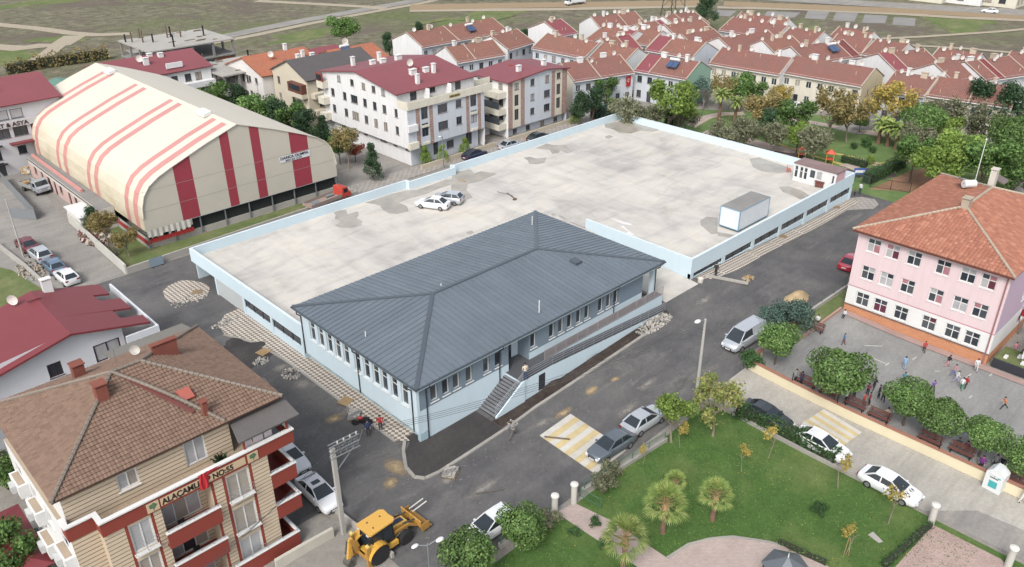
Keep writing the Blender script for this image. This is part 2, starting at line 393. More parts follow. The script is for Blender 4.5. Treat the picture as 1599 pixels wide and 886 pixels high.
    # spills with feathered, patchy edges
    for nm, a, c_ in (('soft_sand', S(176,152,112), S(200,178,140)), ('soft_dust', S(140,136,130), S(164,160,152))):
        m, t, b = base(nm, .95, 0, .1); p = pos(t); t.links.new(mixc(t, noise(t, p, 2, 6, .7), a, c_), b.inputs['Base Color'])
        tc = node(t, 'ShaderNodeTexCoord'); mp = node(t, 'ShaderNodeMapping'); mp.inputs['Location'].default_value = (-1, -1, 0); mp.inputs['Scale'].default_value = (2, 2, 0); t.links.new(tc.outputs['Generated'], mp.inputs['Vector'])
        ln = node(t, 'ShaderNodeVectorMath', operation='LENGTH'); t.links.new(mp.outputs[0], ln.inputs[0]); ad = node(t, 'ShaderNodeMath', operation='ADD'); t.links.new(ln.outputs['Value'], ad.inputs[0]); t.links.new(noise(t, p, 1.6, 7, .75), ad.inputs[1])
        t.links.new(ramp(t, ad.outputs[0], [(.72, (.85,)*3), (.98, (.35,)*3), (1.0, (0,0,0))]) if False else ramp(t, ad.outputs[0], [(.55, (.9,)*3), (1.0, (0,0,0))]), b.inputs['Alpha'])
    # two-tone paving blocks laid as a checker; pink herringbone-like pavers
    for nm, a, c_, sc, rot in (('checker_paving', S(212,206,194), S(138,122,110), 3.3, .785), ('grey_paving', S(176,170,162), S(160,154,148), 2.0, 0)):
        m, t, b = base(nm, .85, 0, .2); p = pos(t, (1,1,1), rot)
        k = node(t, 'ShaderNodeTexChecker'); k.inputs['Scale'].default_value = sc; k.inputs[1].default_value = (*a, 1); k.inputs[2].default_value = (*c_, 1); t.links.new(p, k.inputs[0])
        c = mixc(t, 1.0, k.outputs[0], ramp(t, noise(t, pos(t), .8, 5, .7), [(.3, (.8,)*3), (.65, (1,1,1))]), 'MULTIPLY'); t.links.new(c, b.inputs['Base Color'])
    for nm, a, c_ in (('pink_pavers', S(186,168,160), S(198,180,171)), ('red_pavers', S(182,158,148), S(194,170,160))):
        m, t, b = base(nm, .85, 0, .2); k = node(t, 'ShaderNodeTexBrick'); p = pos(t, (1,1,1), .785); t.links.new(p, k.inputs['Vector'])
        k.inputs['Color1'].default_value = (*a, 1); k.inputs['Color2'].default_value = (*c_, 1); k.inputs['Mortar'].default_value = (*[x*.78 for x in a], 1)
        k.inputs['Scale'].default_value = 1; k.inputs['Brick Width'].default_value = .26; k.inputs['Row Height'].default_value = .13; k.inputs['Mortar Size'].default_value = .014
        c = mixc(t, 1.0, k.outputs[0], ramp(t, noise(t, pos(t), .5, 5, .7), [(.3, (.82,)*3), (.7, (1.05,)*3)]), 'MULTIPLY'); t.links.new(c, b.inputs['Base Color'])
ground_mats()
G = MATS
white_paint = M('white_paint', S(232,232,230), .6, .08)
M('road_white', S(214,210,200), .8, .2, 2.5); M('road_yellow', S(214,194,142), .8, .2, 2.5)
M('kerb_stone', S(170,166,158), .85, .2, 2); M('yellow_kerb', S(206,190,110), .8, .2, 2); M('cream_kerb', S(206,196,164), .85, .2)
M('pale_blue', S(212,232,242), .7, .05, .5, streak=.03); M('blue_grey', S(128,146,160), .7, .06, .5); M('plinth_blue', S(170,196,206), .75, .06)
M('anthracite', S(52,54,62), .5, .05); M('dark_metal', S(58,60,64), .45, .1, 2, .6); M('rail_metal', S(186,190,194), .35, .1, 2, .7); M('galv', S(150,156,160), .5, .12, 2, .4)
M('concrete', S(178,174,166), .85, .15, 1.0); M('grey_concrete', S(148,146,142), .9, .2, 1.2); M('dark_void', S(30,31,34), .9, .1); M('pole_concrete', S(182,180,174), .85, .1)
M('granite_step', S(92,94,98), .6, .12, 4); M('terracotta_edge', S(150,80,66), .7, .1); M('timber', S(176,146,100), .8, .2, 3); M('old_timber', S(120,104,88), .85, .25, 3)
M('black_plastic', S(34,34,36), .6, .05); M('rubber', S(36,36,38), .85, .1); M('red_paint', S(176,40,44), .5, .1); M('red_cloth', S(196,26,40), .8, .1); M('wire', S(70,72,74), .6, 0)
def glass(name, col, rough=.08):
    m, t, b = base(name, rough, 0, .6); p = pos(t); t.links.new(mixc(t, noise(t, p, .8, 2), col, tuple(c*1.8 for c in col)), b.inputs['Base Color']); return m
GL = [glass('glass_a', (.018,.022,.028)), glass('glass_b', (.03,.036,.042)), glass('glass_c', (.045,.05,.055))]
CURT = [M('net_curtain', S(186,186,188), .35, .2, 6, 0, .6), M('cream_curtain', S(176,168,156), .35, .2, 6, 0, .6)]
PINKC = [M('pink_curtain', S(190,130,140), .4, .3, 5, 0, .5), M('plum_blind', S(110,48,70), .4, .4, 4, 0, .5)]
# roof metals / tiles
def slate_mat():
    m, t, b = base('slate_metal', .45, .2, .5); p = pos(t); o = node(t, 'ShaderNodeObjectInfo')
    c = mixc(t, o.outputs['Random'], S(112,124,134), S(118,130,140)); c = mixc(t, 1.0, c, ramp(t, noise(t, p, .25, 5, .65), [(.3, (.9,)*3), (.65, (1.04,)*3)]), 'MULTIPLY')
    c = mixc(t, 1.0, c, ramp(t, noise(t, p, 2.2, 5, .7), [(.3, (.93,)*3), (.6, (1,1,1))]), 'MULTIPLY'); t.links.new(c, b.inputs['Base Color'])
    t.links.new(ramp(t, noise(t, p, .6, 4), [(.3, (.36,)*3), (.7, (.55,)*3)]), b.inputs['Roughness']); bump(t, b, noise(t, p, 1.1, 3), .02, .25)
slate_mat(); M('slate_cap', S(96,106,114), .4, .05, .5, .3)
M('maroon_metal', S(142,72,78), .55, .1, .5); M('crimson_metal', S(132,52,58), .5, .1, .5); M('green_metal', S(96,142,124), .6, .12, .4); M('brown_metal', S(120,60,56), .6, .1)
M('shingle_grey', S(104,100,98), .9, .15, 3); M('dark_shingle', S(92,88,88), .9, .12, 3); M('felt_grey', S(130,126,118), .9, .12, 3)
def tile_mat(name, cols, sx=.3, sy=.38, grime=S(120,84,66)):
    """flat roof sheet with rows of tiles drawn in metres on the slope's own UV map"""
    m, t, b = base(name, .85, 0, .2); u = node(t, 'ShaderNodeUVMap'); k = node(t, 'ShaderNodeTexBrick'); t.links.new(u.outputs[0], k.inputs['Vector'])
    k.offset = 0; k.inputs['Scale'].default_value = 1; k.inputs['Brick Width'].default_value = sx; k.inputs['Row Height'].default_value = sy; k.inputs['Mortar Size'].default_value = .03; k.inputs['Bias'].default_value = 0
    k.inputs['Color1'].default_value = (*cols[0], 1); k.inputs['Color2'].default_value = (*cols[1], 1); k.inputs['Mortar'].default_value = (*[c*.62 for c in cols[0]], 1)
    p = pos(t); c = mixc(t, ramp(t, noise(t, p, .5, 6, .7), [(.42, (0,0,0)), (.75, (.8,)*3)]), k.outputs[0], grime)
    t.links.new(c, b.inputs['Base Color']); bump(t, b, k.outputs['Fac'], -.04, .7); return m
tile_mat('orange_tile', (S(150,102,88), S(166,116,102)), grime=S(128,102,92)); tile_mat('red_tile', (S(146,98,88), S(158,110,99)), grime=S(124,100,93)); tile_mat('terracotta_tile', (S(186,112,82), S(200,128,96)), grime=S(160,104,82))
island_mat('school_tiles', [S(158,102,80), S(166,108,85), S(170,113,90), S(162,105,83), S(150,97,77), S(178,122,99)], .85)
island_mat('brown_tiles', [S(126,101,85), S(134,108,91), S(139,112,95), S(130,104,88), S(136,110,93), S(122,97,82)], .85)
M('ridge_cap', S(186,170,150), .85, .15, 3); M('grey_ridge', S(138,126,114), .85, .15, 3)

# ================================================================ the ground
struct(drape('ground', rect(-400, -250, 900, 1000), G["field"], -.03))
drape('town_ground', [(-60,-60), (112,-60), (160,20), (165,60), (150,118), (112,146), (70,140), (34,158), (-60,165)], G["dust"], -.018)
L0 = .0
road_pts = [(19.5,31.6), (54.2,31.6), (60.5,31.6), (62,32.6), (108,32.6), (118,33), (118,46), (109.4,46), (109.4,86), (122,86), (122,93.2), (19.5,93.2)]
drape('road', road_pts, G['asphalt'], 0)
drape('old_street', [(10.5,93.2), (26.6,93.2), (27.2,114), (28.6,127), (29.5,139), (14,139), (11,116)], G['old_asphalt'], .004)
drape('lane', [(54.2,-20), (60.6,-20), (60.6,31.6), (54.2,31.6)], G['lane_concrete'], .004)
drape('park_entrance_road', [(54.2,-20), (58.2,-2), (57,9.5), (54.2,12.2)], G['old_asphalt'], .009)
drape('school_yard', [(61,-20), (77.9,-20), (77.9,30.2), (66,31.4), (61,31.4)], G['yard_asphalt'], .006)
drape('school_verge', [(70.5,30.6), (77.9,30.6), (103,31.2), (103,32.3), (70.5,32.3)], G['rough_grass'], .01)
drape('lawn', [(29.4,30.9), (20,30.9), (20,-20), (53.8,-20), (53.8,30.9)], G['lawn'], .012)
def ribbon(name, pts, wd, mat, dz, px=True):
    P = [Vector(tuple(at(*p))[:2]) if px else Vector(p) for p in pts]; l, r = [], []
    for i, p in enumerate(P):
        d = (P[min(i+1, len(P)-1)]-P[max(i-1, 0)]).normalized(); n = Vector((-d.y, d.x)); w_ = wd[i] if isinstance(wd, (list, tuple)) else wd
        l.append(tuple(p+n*w_/2)); r.append(tuple(p-n*w_/2))
    return drape(name, r+l[::-1], mat, dz)
# front park: paths, plaza, entrances
drape('park_path', pxs((868,801), (897,786), (955,814), (1042,872), (1075,886), (1000,889)), G['pink_pavers'], .03)
drape('park_plaza', pxs((1036,876), (1050,866), (1075,852), (1110,843), (1145,840), (1199,848), (1231,857), (1264,872), (1291,884), (1320,900), (1200,960), (1040,960)), G['pink_pavers'], .036)
drape('park_forecourt', pxs((1457,820), (1562,873), (1590,900), (1385,900)), G['red_pavers'], .02)
kerb('plaza_kerb', pxs((1042,872), (1075,851), (1110,842), (1145,839), (1199,847), (1231,856), (1264,871), (1291,883)), G['kerb_stone'], .2, .08)
kerb('lane_kerb', [(53.95,30.6), (53.95,13.0)], G['kerb_stone'], .25, .28)
kerb('park_wall_kerb', pxs((908,770), (960,738), (1040,688)), G['kerb_stone'], .35, .35)
kerb('park_wall_kerb', pxs((780,856), (840,818), (862,803)), G['kerb_stone'], .35, .35)
# pavements round the new building
drape('left_pavement', [(30.9,46.2), (32.65,46.2), (32.65,76.5), (30.6,76.2), (29.0,74.6), (28.7,72.6), (30.2,69), (30.75,64)], G['checker_paving'], .10)
drape('left_pavement_tip', pxs((590,660), (618,668), (640,690), (625,690)), G['checker_paving'], .11)
kerb('pavement_kerb', [(30.8,46.4), (30.65,64), (30.1,69), (28.6,72.5)], G['kerb_stone'], .2, .12)
drape('paved_apron', blob(30.0, 84.3, 2.3, 3.0, 20, .08, 3), G['checker_paving'], .03)
drape('right_pavement', [(72.5,43.2), (77,42.6), (84,43.0), (108.8,43.2), (108.8,44.8), (71.2,44.8)], G['checker_paving'], .05)
drape('paved_apron', [tuple(at(*p))[:2] for p in ((1300,322), (1318,311), (1345,308), (1366,312), (1372,320), (1364,327), (1335,328), (1310,330))], G['grey_paving'], .04)
# the fresh strip and the kerb with its rounded corner
strip = pxs((640,692), (634,705), (637,730), (648,744), (664,746), (684,737), (720,714), (800,662))+[(42.6,41.5), (62,41.6), (63,42.7), (33.0,42.75), (33.0,46.0), (31.6,46.0)]
drape('fresh_asphalt_strip', pxs((640,692), (634,705), (637,730), (648,744), (664,746), (684,737), (720,714), (800,662))+[(38.4,41.4), (38.4,44.8), (32.75,44.8), (32.75,46.1), (31.6,46.1)], G['fresh_asphalt'], .05)
drape('soil_strip', [(38.45,41.5), (46,41.55), (62.5,41.6), (63.3,42.75), (38.45,42.75)], G['dark_soil'], .05)
kerb('strip_kerb', pxs((632,690), (630,706), (634,731), (647,746), (664,748), (686,738), (722,715), (801,663))+[(42.6,41.4), (52,41.45), (62.5,41.5)], G['kerb_stone'], .28, .13)
# dusty, sandy and dirty spills on the carriageway
for i, (px_, py_, rx, ry, mt) in enumerate(((620,730,1.1,2.0,'sand'), (925,610,1.3,.6,'sand'), (960,592,.8,.45,'sand'), (880,645,1.6,.5,'sand'), (550,640,2.0,1.2,'dust'), (520,655,1.4,.8,'sand'),
        (440,575,1.5,1.0,'dust'), (610,755,1.0,.9,'sand'), (1245,467,1.9,1.0,'sand'), (385,550,3.2,1.9,'fresh_asphalt'), (270,452,2.2,2.0,'dust'), (1010,600,2.2,.5,'dust'), (760,760,3.0,.6,'dust'),
        (980,640,2.5,.5,'dust'), (1100,470,2.5,.6,'dust'), (850,660,1.2,.5,'dust'), (700,750,1.2,.7,'dust'), (470,600,1.6,1.5,'dust'), (530,575,.8,1.6,'dust'))):
    p = at(px_, py_); k = {'sand': 'soft_sand', 'dust': 'soft_dust'}.get(mt, mt); drape({'sand': 'sand_spill', 'dust': 'dust_patch', 'fresh_asphalt': 'asphalt_patch'}[mt], blob(p.x, p.y, rx*1.5, ry*1.5, 26, .12, i+5, .2), G[k], .008+.0015*(i % 3), 1.5)
# left: waste lot, garden soils, hall yard
drape('waste_lot_grass', [(-10,84), (19,84), (19.2,92), (17.6,104), (14,112), (-10,112)], G['rough_grass'], .008)
drape('hall_yard_grass', [(27.2,93.4), (60,94.6), (60,98.0), (33,98.0), (33,113), (27.6,113)], G['rough_grass'], .012)
drape('gravel_yard', [(29,113.5), (33,113.5), (33,139), (29.6,139)], G['old_asphalt'], .008)
drape('garden_soil', [(17.8,33.5), (22.8,33.5), (22.8,43.6), (19,43.6), (19,50), (17.8,50)], G['dust'], .02)
drape('drive_slab', [(-10,30), (6,30), (6,58), (-10,58)], G['lane_concrete'], .01)
drape('back_pavement', [(60.4,95.0), (122,95.0), (122,98.6), (60.4,98.6)], G['grey_paving'], .05)
drape('back_yard', [(60.4,98.6), (73,98.6), (73,128), (60.8,128)], G['old_asphalt'], .02)
# town park behind the deck, playground
drape('park_lawn', [(112,38), (112,90), (124,92), (131,86), (141,72), (150,58), (152,36), (128,30), (112,31)], G['park_lawn'], .004)
drape('playground', pxs((1205,236), (1215,226), (1270,250), (1322,263), (1385,262), (1402,276), (1360,284), (1335,275), (1240,256)), G['soft_play'], .012)
drape('bare_bank', pxs((1358,296), (1420,268), (1450,262), (1470,275), (1420,300)), G['clay'], .012)
for nm, pts, wd in (('park_path', [(1080,197), (1105,183), (1130,178), (1162,178)], 2.2), ('park_path', [(1222,184), (1275,193), (1330,203), (1380,212)], 2.0), ('park_path', [(1100,206), (1160,218), (1210,232), (1260,238)], 3.0),
                    ('park_path', [(1322,262), (1350,252), (1390,262), (1405,252), (1440,236)], 2.6), ('access_road', [(1322,206), (1352,194), (1384,192), (1425,206), (1470,218)], 5.0),
                    ('access_road', [(1362,190), (1366,176), (1376,160), (1392,146)], 4.0), ('access_road', [(1520,216), (1560,214), (1620,222)], 6.0)):
    LAYER[0] += 1; ribbon(nm, pts, wd, G['pink_pavers' if 'path' in nm else 'old_asphalt'], .016+.003*LAYER[0])
for pts, mt in (([(1290,238), (1330,246), (1350,252), (1370,258), (1400,250), (1412,244)], 'yellow_kerb'), ([(1335,205), (1365,206), (1395,218)], 'cream_kerb'), ([(1366,201), (1372,210), (1400,222), (1420,232)], 'cream_kerb'),
                ([(1345,280), (1365,270), (1400,261)], 'cream_kerb'), ([(1322,262), (1360,276), (1398,270)], 'cream_kerb'), ([(1085,200), (1110,185), (1160,176)], 'cream_kerb'), ([(1215,226), (1265,243), (1315,258)], 'yellow_kerb')):
    kerb('park_kerb', pxs(*pts), G[mt], .3, .18)
# tracks, earth and the big slabs on the open field, the far road
for nm, pts, wd, mt in (('field_road', [(200,82), (270,72), (330,62), (400,47), (470,33), (560,17), (640,3), (680,-6)], 5.5, 'old_asphalt'), ('dirt_track', [(330,68), (400,55), (480,38), (570,21), (660,5), (700,-4)], 3.0, 'dirt_track'),
        ('dirt_track', [(-20,37), (60,45), (110,52), (150,55), (205,53)], 4.0, 'dirt_track'), ('dirt_track', [(-20,73), (30,76), (60,72), (95,70), (118,56)], 6.0, 'dirt_track'), ('dirt_track', [(50,98), (75,84), (90,72)], 4.0, 'dirt_track'),
        ('dirt_track', [(400,2), (480,6), (570,11), (600,14)], 4.0, 'dirt_track'), ('dirt_track', [(640,17), (750,16), (870,15), (1000,12), (1090,10)], 4.5, 'dirt_track'), ('dirt_track', [(1120,12), (1250,15), (1400,22), (1500,28), (1620,33)], 4.0, 'dirt_track'),
        ('earth_bank', [(640,12), (800,9), (960,7), (1100,5)], 10.0, 'reddish_earth'), ('earth_bank', [(1130,6), (1300,13), (1450,19), (1620,28)], 9.0, 'reddish_earth'),
        ('far_road', [(1180,-4), (1300,3), (1420,10), (1520,16), (1640,22)], 11.0, 'old_asphalt'), ('dirt_track', [(1350,62), (1440,58), (1560,50), (1620,44)], 2.0, 'dirt_track'), ('dirt_track', [(1400,70), (1500,76), (1620,86)], 2.0, 'dirt_track'),
        ('far_road', [(640,-2), (800,-3), (1000,-8)], 8.0, 'old_asphalt'), ('dirt_track', [(640,40), (700,30), (760,34), (800,24)], 3.0, 'rough_grass')):
    LAYER[0] += 1; ribbon(nm, pts, wd, G[mt], .01+.004*LAYER[0])
for q in (((1262,16), (1296,18), (1288,31), (1256,29)), ((1306,19), (1340,21), (1334,34), (1300,32)), ((1350,23), (1386,25), (1382,37), (1346,36)), ((1396,27), (1430,29), (1428,41), (1393,39)), ((1120,16), (1150,17), (1140,26), (1112,24)), ((1198,18), (1250,20), (1240,28), (1192,27))):
    drape('old_slab', pxs(*q), G['grey_concrete'], .02)
for i, (px_, py_, rx, ry) in enumerate(((480,55,12,5), (50,6,14,6), (760,24,16,6), (1180,50,14,4), (1500,35,16,7), (330,55,10,3), (100,60,6,6), (20,90,9,7), (1250,52,12,4))):
    p = at(px_, py_); drape('grassy_patch', blob(p.x, p.y, rx, ry, 24, .5, 70+i), G['rough_grass'], .003)
# painted speed tables
def zebra(O, A, B, n, label, up=.07):
    """raised crossing: O corner, A across the stripes, B along them"""
    O, A, B = Vector((*O[:2], 0)), Vector((*A[:2], 0)), Vector((*B[:2], 0)); th = thing('speed_table', label, 'crossing', (O.x, O.y, 0))
    z = lambda p: hump(p.x, p.y)
    def cell(a0, a1, b0, b1, h, name, mt):
        mb = MB(); P = [O+A*a0+B*b0, O+A*a1+B*b0, O+A*a1+B*b1, O+A*a0+B*b1]; i = 0
        pts = [(p.x-O.x, p.y-O.y, z(p)+h) for p in P]; low = [(p.x-O.x, p.y-O.y, z(p)-.05) for p in P]
        if (pts[1][0]-pts[0][0])*(pts[2][1]-pts[1][1])-(pts[1][1]-pts[0][1])*(pts[2][0]-pts[1][0]) < 0: pts.reverse(); low.reverse()
        mb.poly(pts); [mb.quad(low[k], low[(k+1) % 4], pts[(k+1) % 4], pts[k]) for k in range(4)]
        mb.build(name, mt, th)
    for i in range(n):
        cell((i+.0)/n, (i+.985)/n, 0, 1, up+.002*(i % 2), 'stripe', G['road_yellow' if i % 2 else 'road_white'])
    return th
a, b, c = at(843,681), at(930,741), at(880,655); zebra(a, b-a, (c-a)*1.3, 11, 'yellow and white striped speed table across the main road beside the park gate')
a, b, c = at(1252,662), at(1286,640), at(1312,700); zebra(a, b-a, c-a, 7, 'yellow and white striped speed table on the concrete lane beside the school wall')
# ================================================================ new low building with slate-blue metal roof
NX0, NX1, NY0, NY1, NE = 32.2, 64.0, 44.9, 62.6, 5.55
def new_building():
    b = thing('municipal_building', 'new single-storey pale blue building with slate metal hip roof and outside stairs', 'building', (NX0, NY0, 0))
    W, D = NX1-NX0, NY1-NY0; PB, BG, PL, AN = 0, 1, 2, 3; mats = [G['pale_blue'], G['blue_grey'], G['plinth_blue'], G['anthracite']]
    mb = MB()
    st = dict(fm=G['white_paint'], cols=1, rows=2, fw=.07, dp=.2, sill=.1, panes=GL, split=True)
    st2 = dict(fm=G['white_paint'], cols=1, rows=1, fw=.08, dp=.24, sill=.1, panes=GL, split=True)
    bs = dict(fm=G['galv'], cols=2, rows=1, fw=.05, dp=.15, sill=.03, panes=GL)
    # left face: eleven tall windows, six cellar lights in the recessed plinth
    ys = [atX(400+x/3.99, 444+y/3.99, NX0).y for x, y in ((350,295),(402,325),(455,360),(508,400),(560,438),(630,490),(687,530),(745,570),(798,608),(860,650),(925,698))]
    wins = [(NY1-y, 2.05, .95, 2.2, st) for y in ys]
    facade(b, mb, (0, D, .95), -math.pi/2, D, NE-.95, wins, PB)
    ys2 = [atX(400+x/3.99, 444+y/3.99, NX0+.45).y for x, y in ((448,503),(520,558),(646,650),(757,730),(873,815),(948,868))]
    facade(b, mb, (.45, D, -.3), -math.pi/2, D, 1.25, [(NY1-y, .65, 1.1, .45, bs) for y in ys2], PL)
    mb.quad((0,0,.95), (0,D,.95), (.45,D,.95), (.45,0,.95), mi=PB)
    # front face
    px_ = [(678,614),(696.5,607),(713,598),(733,587),(760,573),(778,564),(833,533),(862,519),(876,510.5),(890,503),(904,496),(917,488.6),(938,478),(950.5,471),(962,463.5)]
    fx = [atY(*p, NY0).x-NX0 for p in px_]; dx0 = (fx[5]+fx[6])/2-.95; dx1 = dx0+2.6
    wins = [(x, 3.35, .8, 1.55, st2) for x in fx]
    mid = (dx0+dx1)/2; pw = W-2.3
    facade(b, mb, (0, 0, -.3), 0, dx0, NE+.3, [(x, z+.3, a, h, s) for x, z, a, h, s in wins if x < dx0], paint=lambda x, z: BG if z > 3.05+.3 else PB, zc=(3.35,))
    facade(b, mb, (dx1, 0, -.3), 0, pw-dx1, NE+.3, [(x-dx1, z+.3, a, h, s) for x, z, a, h, s in wins if x > dx1], paint=lambda x, z: BG if z > 3.05+.3 else PB, zc=(3.35,))
    facade(b, mb, (dx0, 1.5, -.3), 0, dx1-dx0, NE+.3, [], PB)
    for x in (dx0, dx1): mb.quad((x,0,-.3), (x,1.5,-.3), (x,1.5,NE), (x,0,NE), mi=BG if x == dx1 else PB)
    # open porch at the right end with a corner column
    facade(b, mb, (pw, 1.9, -.3), 0, W-pw, NE+.3, [], PB); mb.quad((pw,0,-.3), (pw,1.9,-.3), (pw,1.9,NE), (pw,0,NE), mi=BG)
    mb.box(W-.55, .02, 0, W-.02, .5, NE-.001, PB)
    facade(b, mb, (W, 1.9, -.3), math.pi/2, D-1.9, NE+.3, [(y, 3.4, .9, 1.5, st2) for y in (2.5,5,8,11,14)], PB)
    facade(b, mb, (W, D, -.3), math.pi, W, NE+.3, [], PB)
    # pilaster at the front left corner, footing block
    mb.box(-.03, -.03, .9, .25, .25, NE-.002, PB)
    wall = mb.build('wall', mats, b)
    MB().box(.1, -.06, -.3, .9, .3, .85).build('corner_footing', G['plinth_blue'], b)
    # entrance door
    d = MB(); d.box(dx0+.5, 1.42, 2.3, dx0+1.7, 1.49, 4.6); door = d.build('door', G['anthracite'], b)
    for k in range(3): MB().box(dx0+.62, 1.40, 2.45+k*.7, dx0+1.58, 1.415, 3.05+k*.7).build('pane', GL[0], door)
    MB().tube((dx0+1.5,1.38,3.2), (dx0+1.5,1.38,3.7), .025).build('handle', G['rail_metal'], door)
    # fascia and soffit
    f = MB(); o = .38
    f.box(-o, -.6, NE-.02, W+o, -.52, NE+.33); f.box(-o, -.518, NE-.02, -o+.08, D+.42, NE+.33); f.box(W+o-.08, -.518, NE-.02, W+o, D+.42, NE+.33); f.box(-o, D+.422, NE-.02, W+o, D+.5, NE+.33)
    f.box(-o+.082, -.518, NE+.004, W+o-.082, D+.418, NE+.05); f.build('fascia', G['pale_blue'], b)
    # roof: base slopes, then each standing-seam panel
    ex0, ey0, ex1, ey1, ez = -.42, -.64, W+.42, D+.54, NE+.34
    faces, ra, rb = hip_faces(ex0, ey0, ex1, ey1, ez, 1.42)
    r = MB()
    for nm, O, s_, t_, P, cor in faces: r.poly(cor)
    r.poly([(ex0,ey0,ez),(ex0,ey1,ez),(ex1,ey1,ez),(ex1,ey0,ez)])
    roof = r.build('roof', G['slate_metal'], b)
    for nm, O, s_, t_, P, cor in faces:
        O, s_, t_ = Vector(O), Vector(s_), Vector(t_); n = s_.cross(t_); n = n if n.z > 0 else -n
        ln = P[1][0]; k = max(p[1] for p in P); hw = P[-1][0]; N = round(ln/.6); ds = ln/N
        top = lambda s: k*min(1, s/hw, (ln-s)/hw)
        for i in range(N):
            a, c = i*ds, (i+1)*ds; br = [a]+[q for q in (hw, ln-hw) if a < q < c]+[c]
            m = MB(); hgt = .016; pts = [(a+.01, .0), (c-.01, .0)]+[(min(max(q, a+.01), c-.01), max(.0, top(q))) for q in reversed(br)]
            V3 = lambda s, t, h: O+s_*s+t_*t+n*h
            m.poly([V3(s, t, hgt) for s, t in pts]); m.quad(V3(a+.01,0,0), V3(c-.01,0,0), V3(c-.01,0,hgt), V3(a+.01,0,hgt))
            ta = top(a)
            if ta > .1:
                q = [V3(a-.02, 0, .0), V3(a+.02, 0, .0), V3(a+.02, 0, .068), V3(a-.02, 0, .068), V3(a-.02, ta, .0), V3(a+.02, ta, .0), V3(a+.02, ta, .068), V3(a-.02, ta, .068)]
                for e in ((0,1,2,3),(3,2,6,7),(1,5,6,2),(0,3,7,4)): m.quad(*[q[w_] for w_ in e])
            m.build('roof_panel', G['slate_metal'], roof)
    cap = MB()
    for p, q in ((ra, rb), ((ex0,ey0,ez), ra), ((ex0,ey1,ez), ra), ((ex1,ey0,ez), rb), ((ex1,ey1,ez), rb)):
        p, q = Vector(p)+Vector((0,0,.06)), Vector(q)+Vector((0,0,.06)); cap.beam(p, q, .38, .05)
    cap.build('ridge_cap', G['slate_cap'], roof)
    g = MB(); g.box(ex0-.12, ey0-.1, ez-.14, ex1+.12, ey0+.03, ez-.02); g.box(ex0-.12, ey0+.032, ez-.14, ex0+.02, ey1+.1, ez-.02); g.box(ex1-.02, ey0+.032, ez-.14, ex1+.12, ey1+.1, ez-.02); g.build('gutter', G['slate_cap'], b)
    hx, hy = 24.2, 4.6; hz = ez+1.42*(hy-ey0)/((ey1-ey0)/2)
    MB().obox((hx, hy, hz+.2), (.45,0,0), (0,.45,.07), (0,0,.12)).build('roof_hatch', G['slate_cap'], roof)
    for px2, py2 in ((842,478), (831,345), (689,451), (570,515)):
        p = un(px2, py2, 6.9); q = MB(); q.tube((p.x-NX0, p.y-NY0, 6.2), (p.x-NX0, p.y-NY0, 7.45 if py2 < 500 else 6.7), .05); q.build('vent_pipe', G['white_paint'], roof)
    # downpipes
    for (x, y) in ((-.07, D-.25), (-.07, D*.47), (-.07, .55), (.98, -.07), (9.2, -.07), (24.9, -.07), (W-.2, -.07)):
        dpm = MB(); k = (-.38 if x < 0 else 0, -.5 if y < 0 else 0); zb = -.05 if y >= 0 or x < 9 else (1.3 if x < 12 else 2.4)
        if x < 0: zb = .9
        dpm.path([(x+k[0], y+k[1], NE+.2), (x+k[0], y+k[1], NE-.15), (x, y, NE-.5), (x, y, zb)], .055, 8); dpm.build('downpipe', G['anthracite'], b)
    # stairs up to the platform, ramp, railings
    sx0, sx1, N = 38.9-NX0, 42.1-NX0, 13; y0, y1 = -2.1, -.01; rise = 2.3/N; tr = (sx1-sx0)/(N-1)
    for i in range(N-1):
        so = MB().box(sx0+i*tr, y0, -.1, sx0+(i+1)*tr+.03, y1, (i+1)*rise).build('step', M('step_stone', S(132,134,138), .7, .1, 4), b); MB().box(sx0+i*tr-.012, y0+.01, (i+.25)*rise, sx0+i*tr-.002, y1-.01, (i+1)*rise-.03).build('riser', G['anthracite'], so)
    st_ = MB(); pts = [(sx0-.02,-.1)]; 
    for sgn in (y0-.14, y0-.002): st_.poly([(sx0-.02,sgn,-.2), (sx1+.3,sgn,-.2), (sx1+.3,sgn,2.36), (sx1,sgn,2.36), (sx0-.02,sgn,rise+.06)][::1 if sgn < y0-.1 else -1])
    st_.quad((sx0-.02,y0-.14,rise+.06), (sx1,y0-.14,2.36), (sx1,y0-.002,2.36), (sx0-.02,y0-.002,rise+.06)); st_.quad((sx1,y0-.14,2.36), (sx1+.3,y0-.14,2.36), (sx1+.3,y0-.002,2.36), (sx1,y0-.002,2.36)); st_.quad((sx0-.02,y0-.14,-.2), (sx0-.02,y0-.14,rise+.06), (sx0-.02,y0-.002,rise+.06), (sx0-.02,y0-.002,-.2)); st_.build('stringer', G['pale_blue'], b)
    pl = MB(); x0 = sx1; x1 = x0+4.0; xe = 63.2-NX0; ye = W-.05
    pl.box(x0+.035, y0+.0, -.3, x1, y1, 2.3); pl.box(dx0+.02, y1+.002, 2.0, dx1-.02, 1.4, 2.3)
    pl.build('platform', [G['pale_blue']], b)
    fl = MB(); fl.box(x0+.04, y0+.03, 2.304, x1, y1-.01, 2.33); fl.box(dx0+.03, y1, 2.304, dx1-.03, 1.39, 2.33); fl.build('platform_floor', G['granite_step'], b)
    ver = MB(); ver.box(x1+.002, -1.02, -.3, ye, y1, 2.3); ver.build('veranda', G['pale_blue'], b)
    MB().box(x1+.004, -1.0, 2.304, ye-.02, y1-.01, 2.33).build('veranda_floor', G['granite_step'], b)
    rp = MB(); zt, ze_ = 2.3, 1.12
    q = [(x1+.002, y0), (xe, y0), (xe, -1.022), (x1+.002, -1.022)]
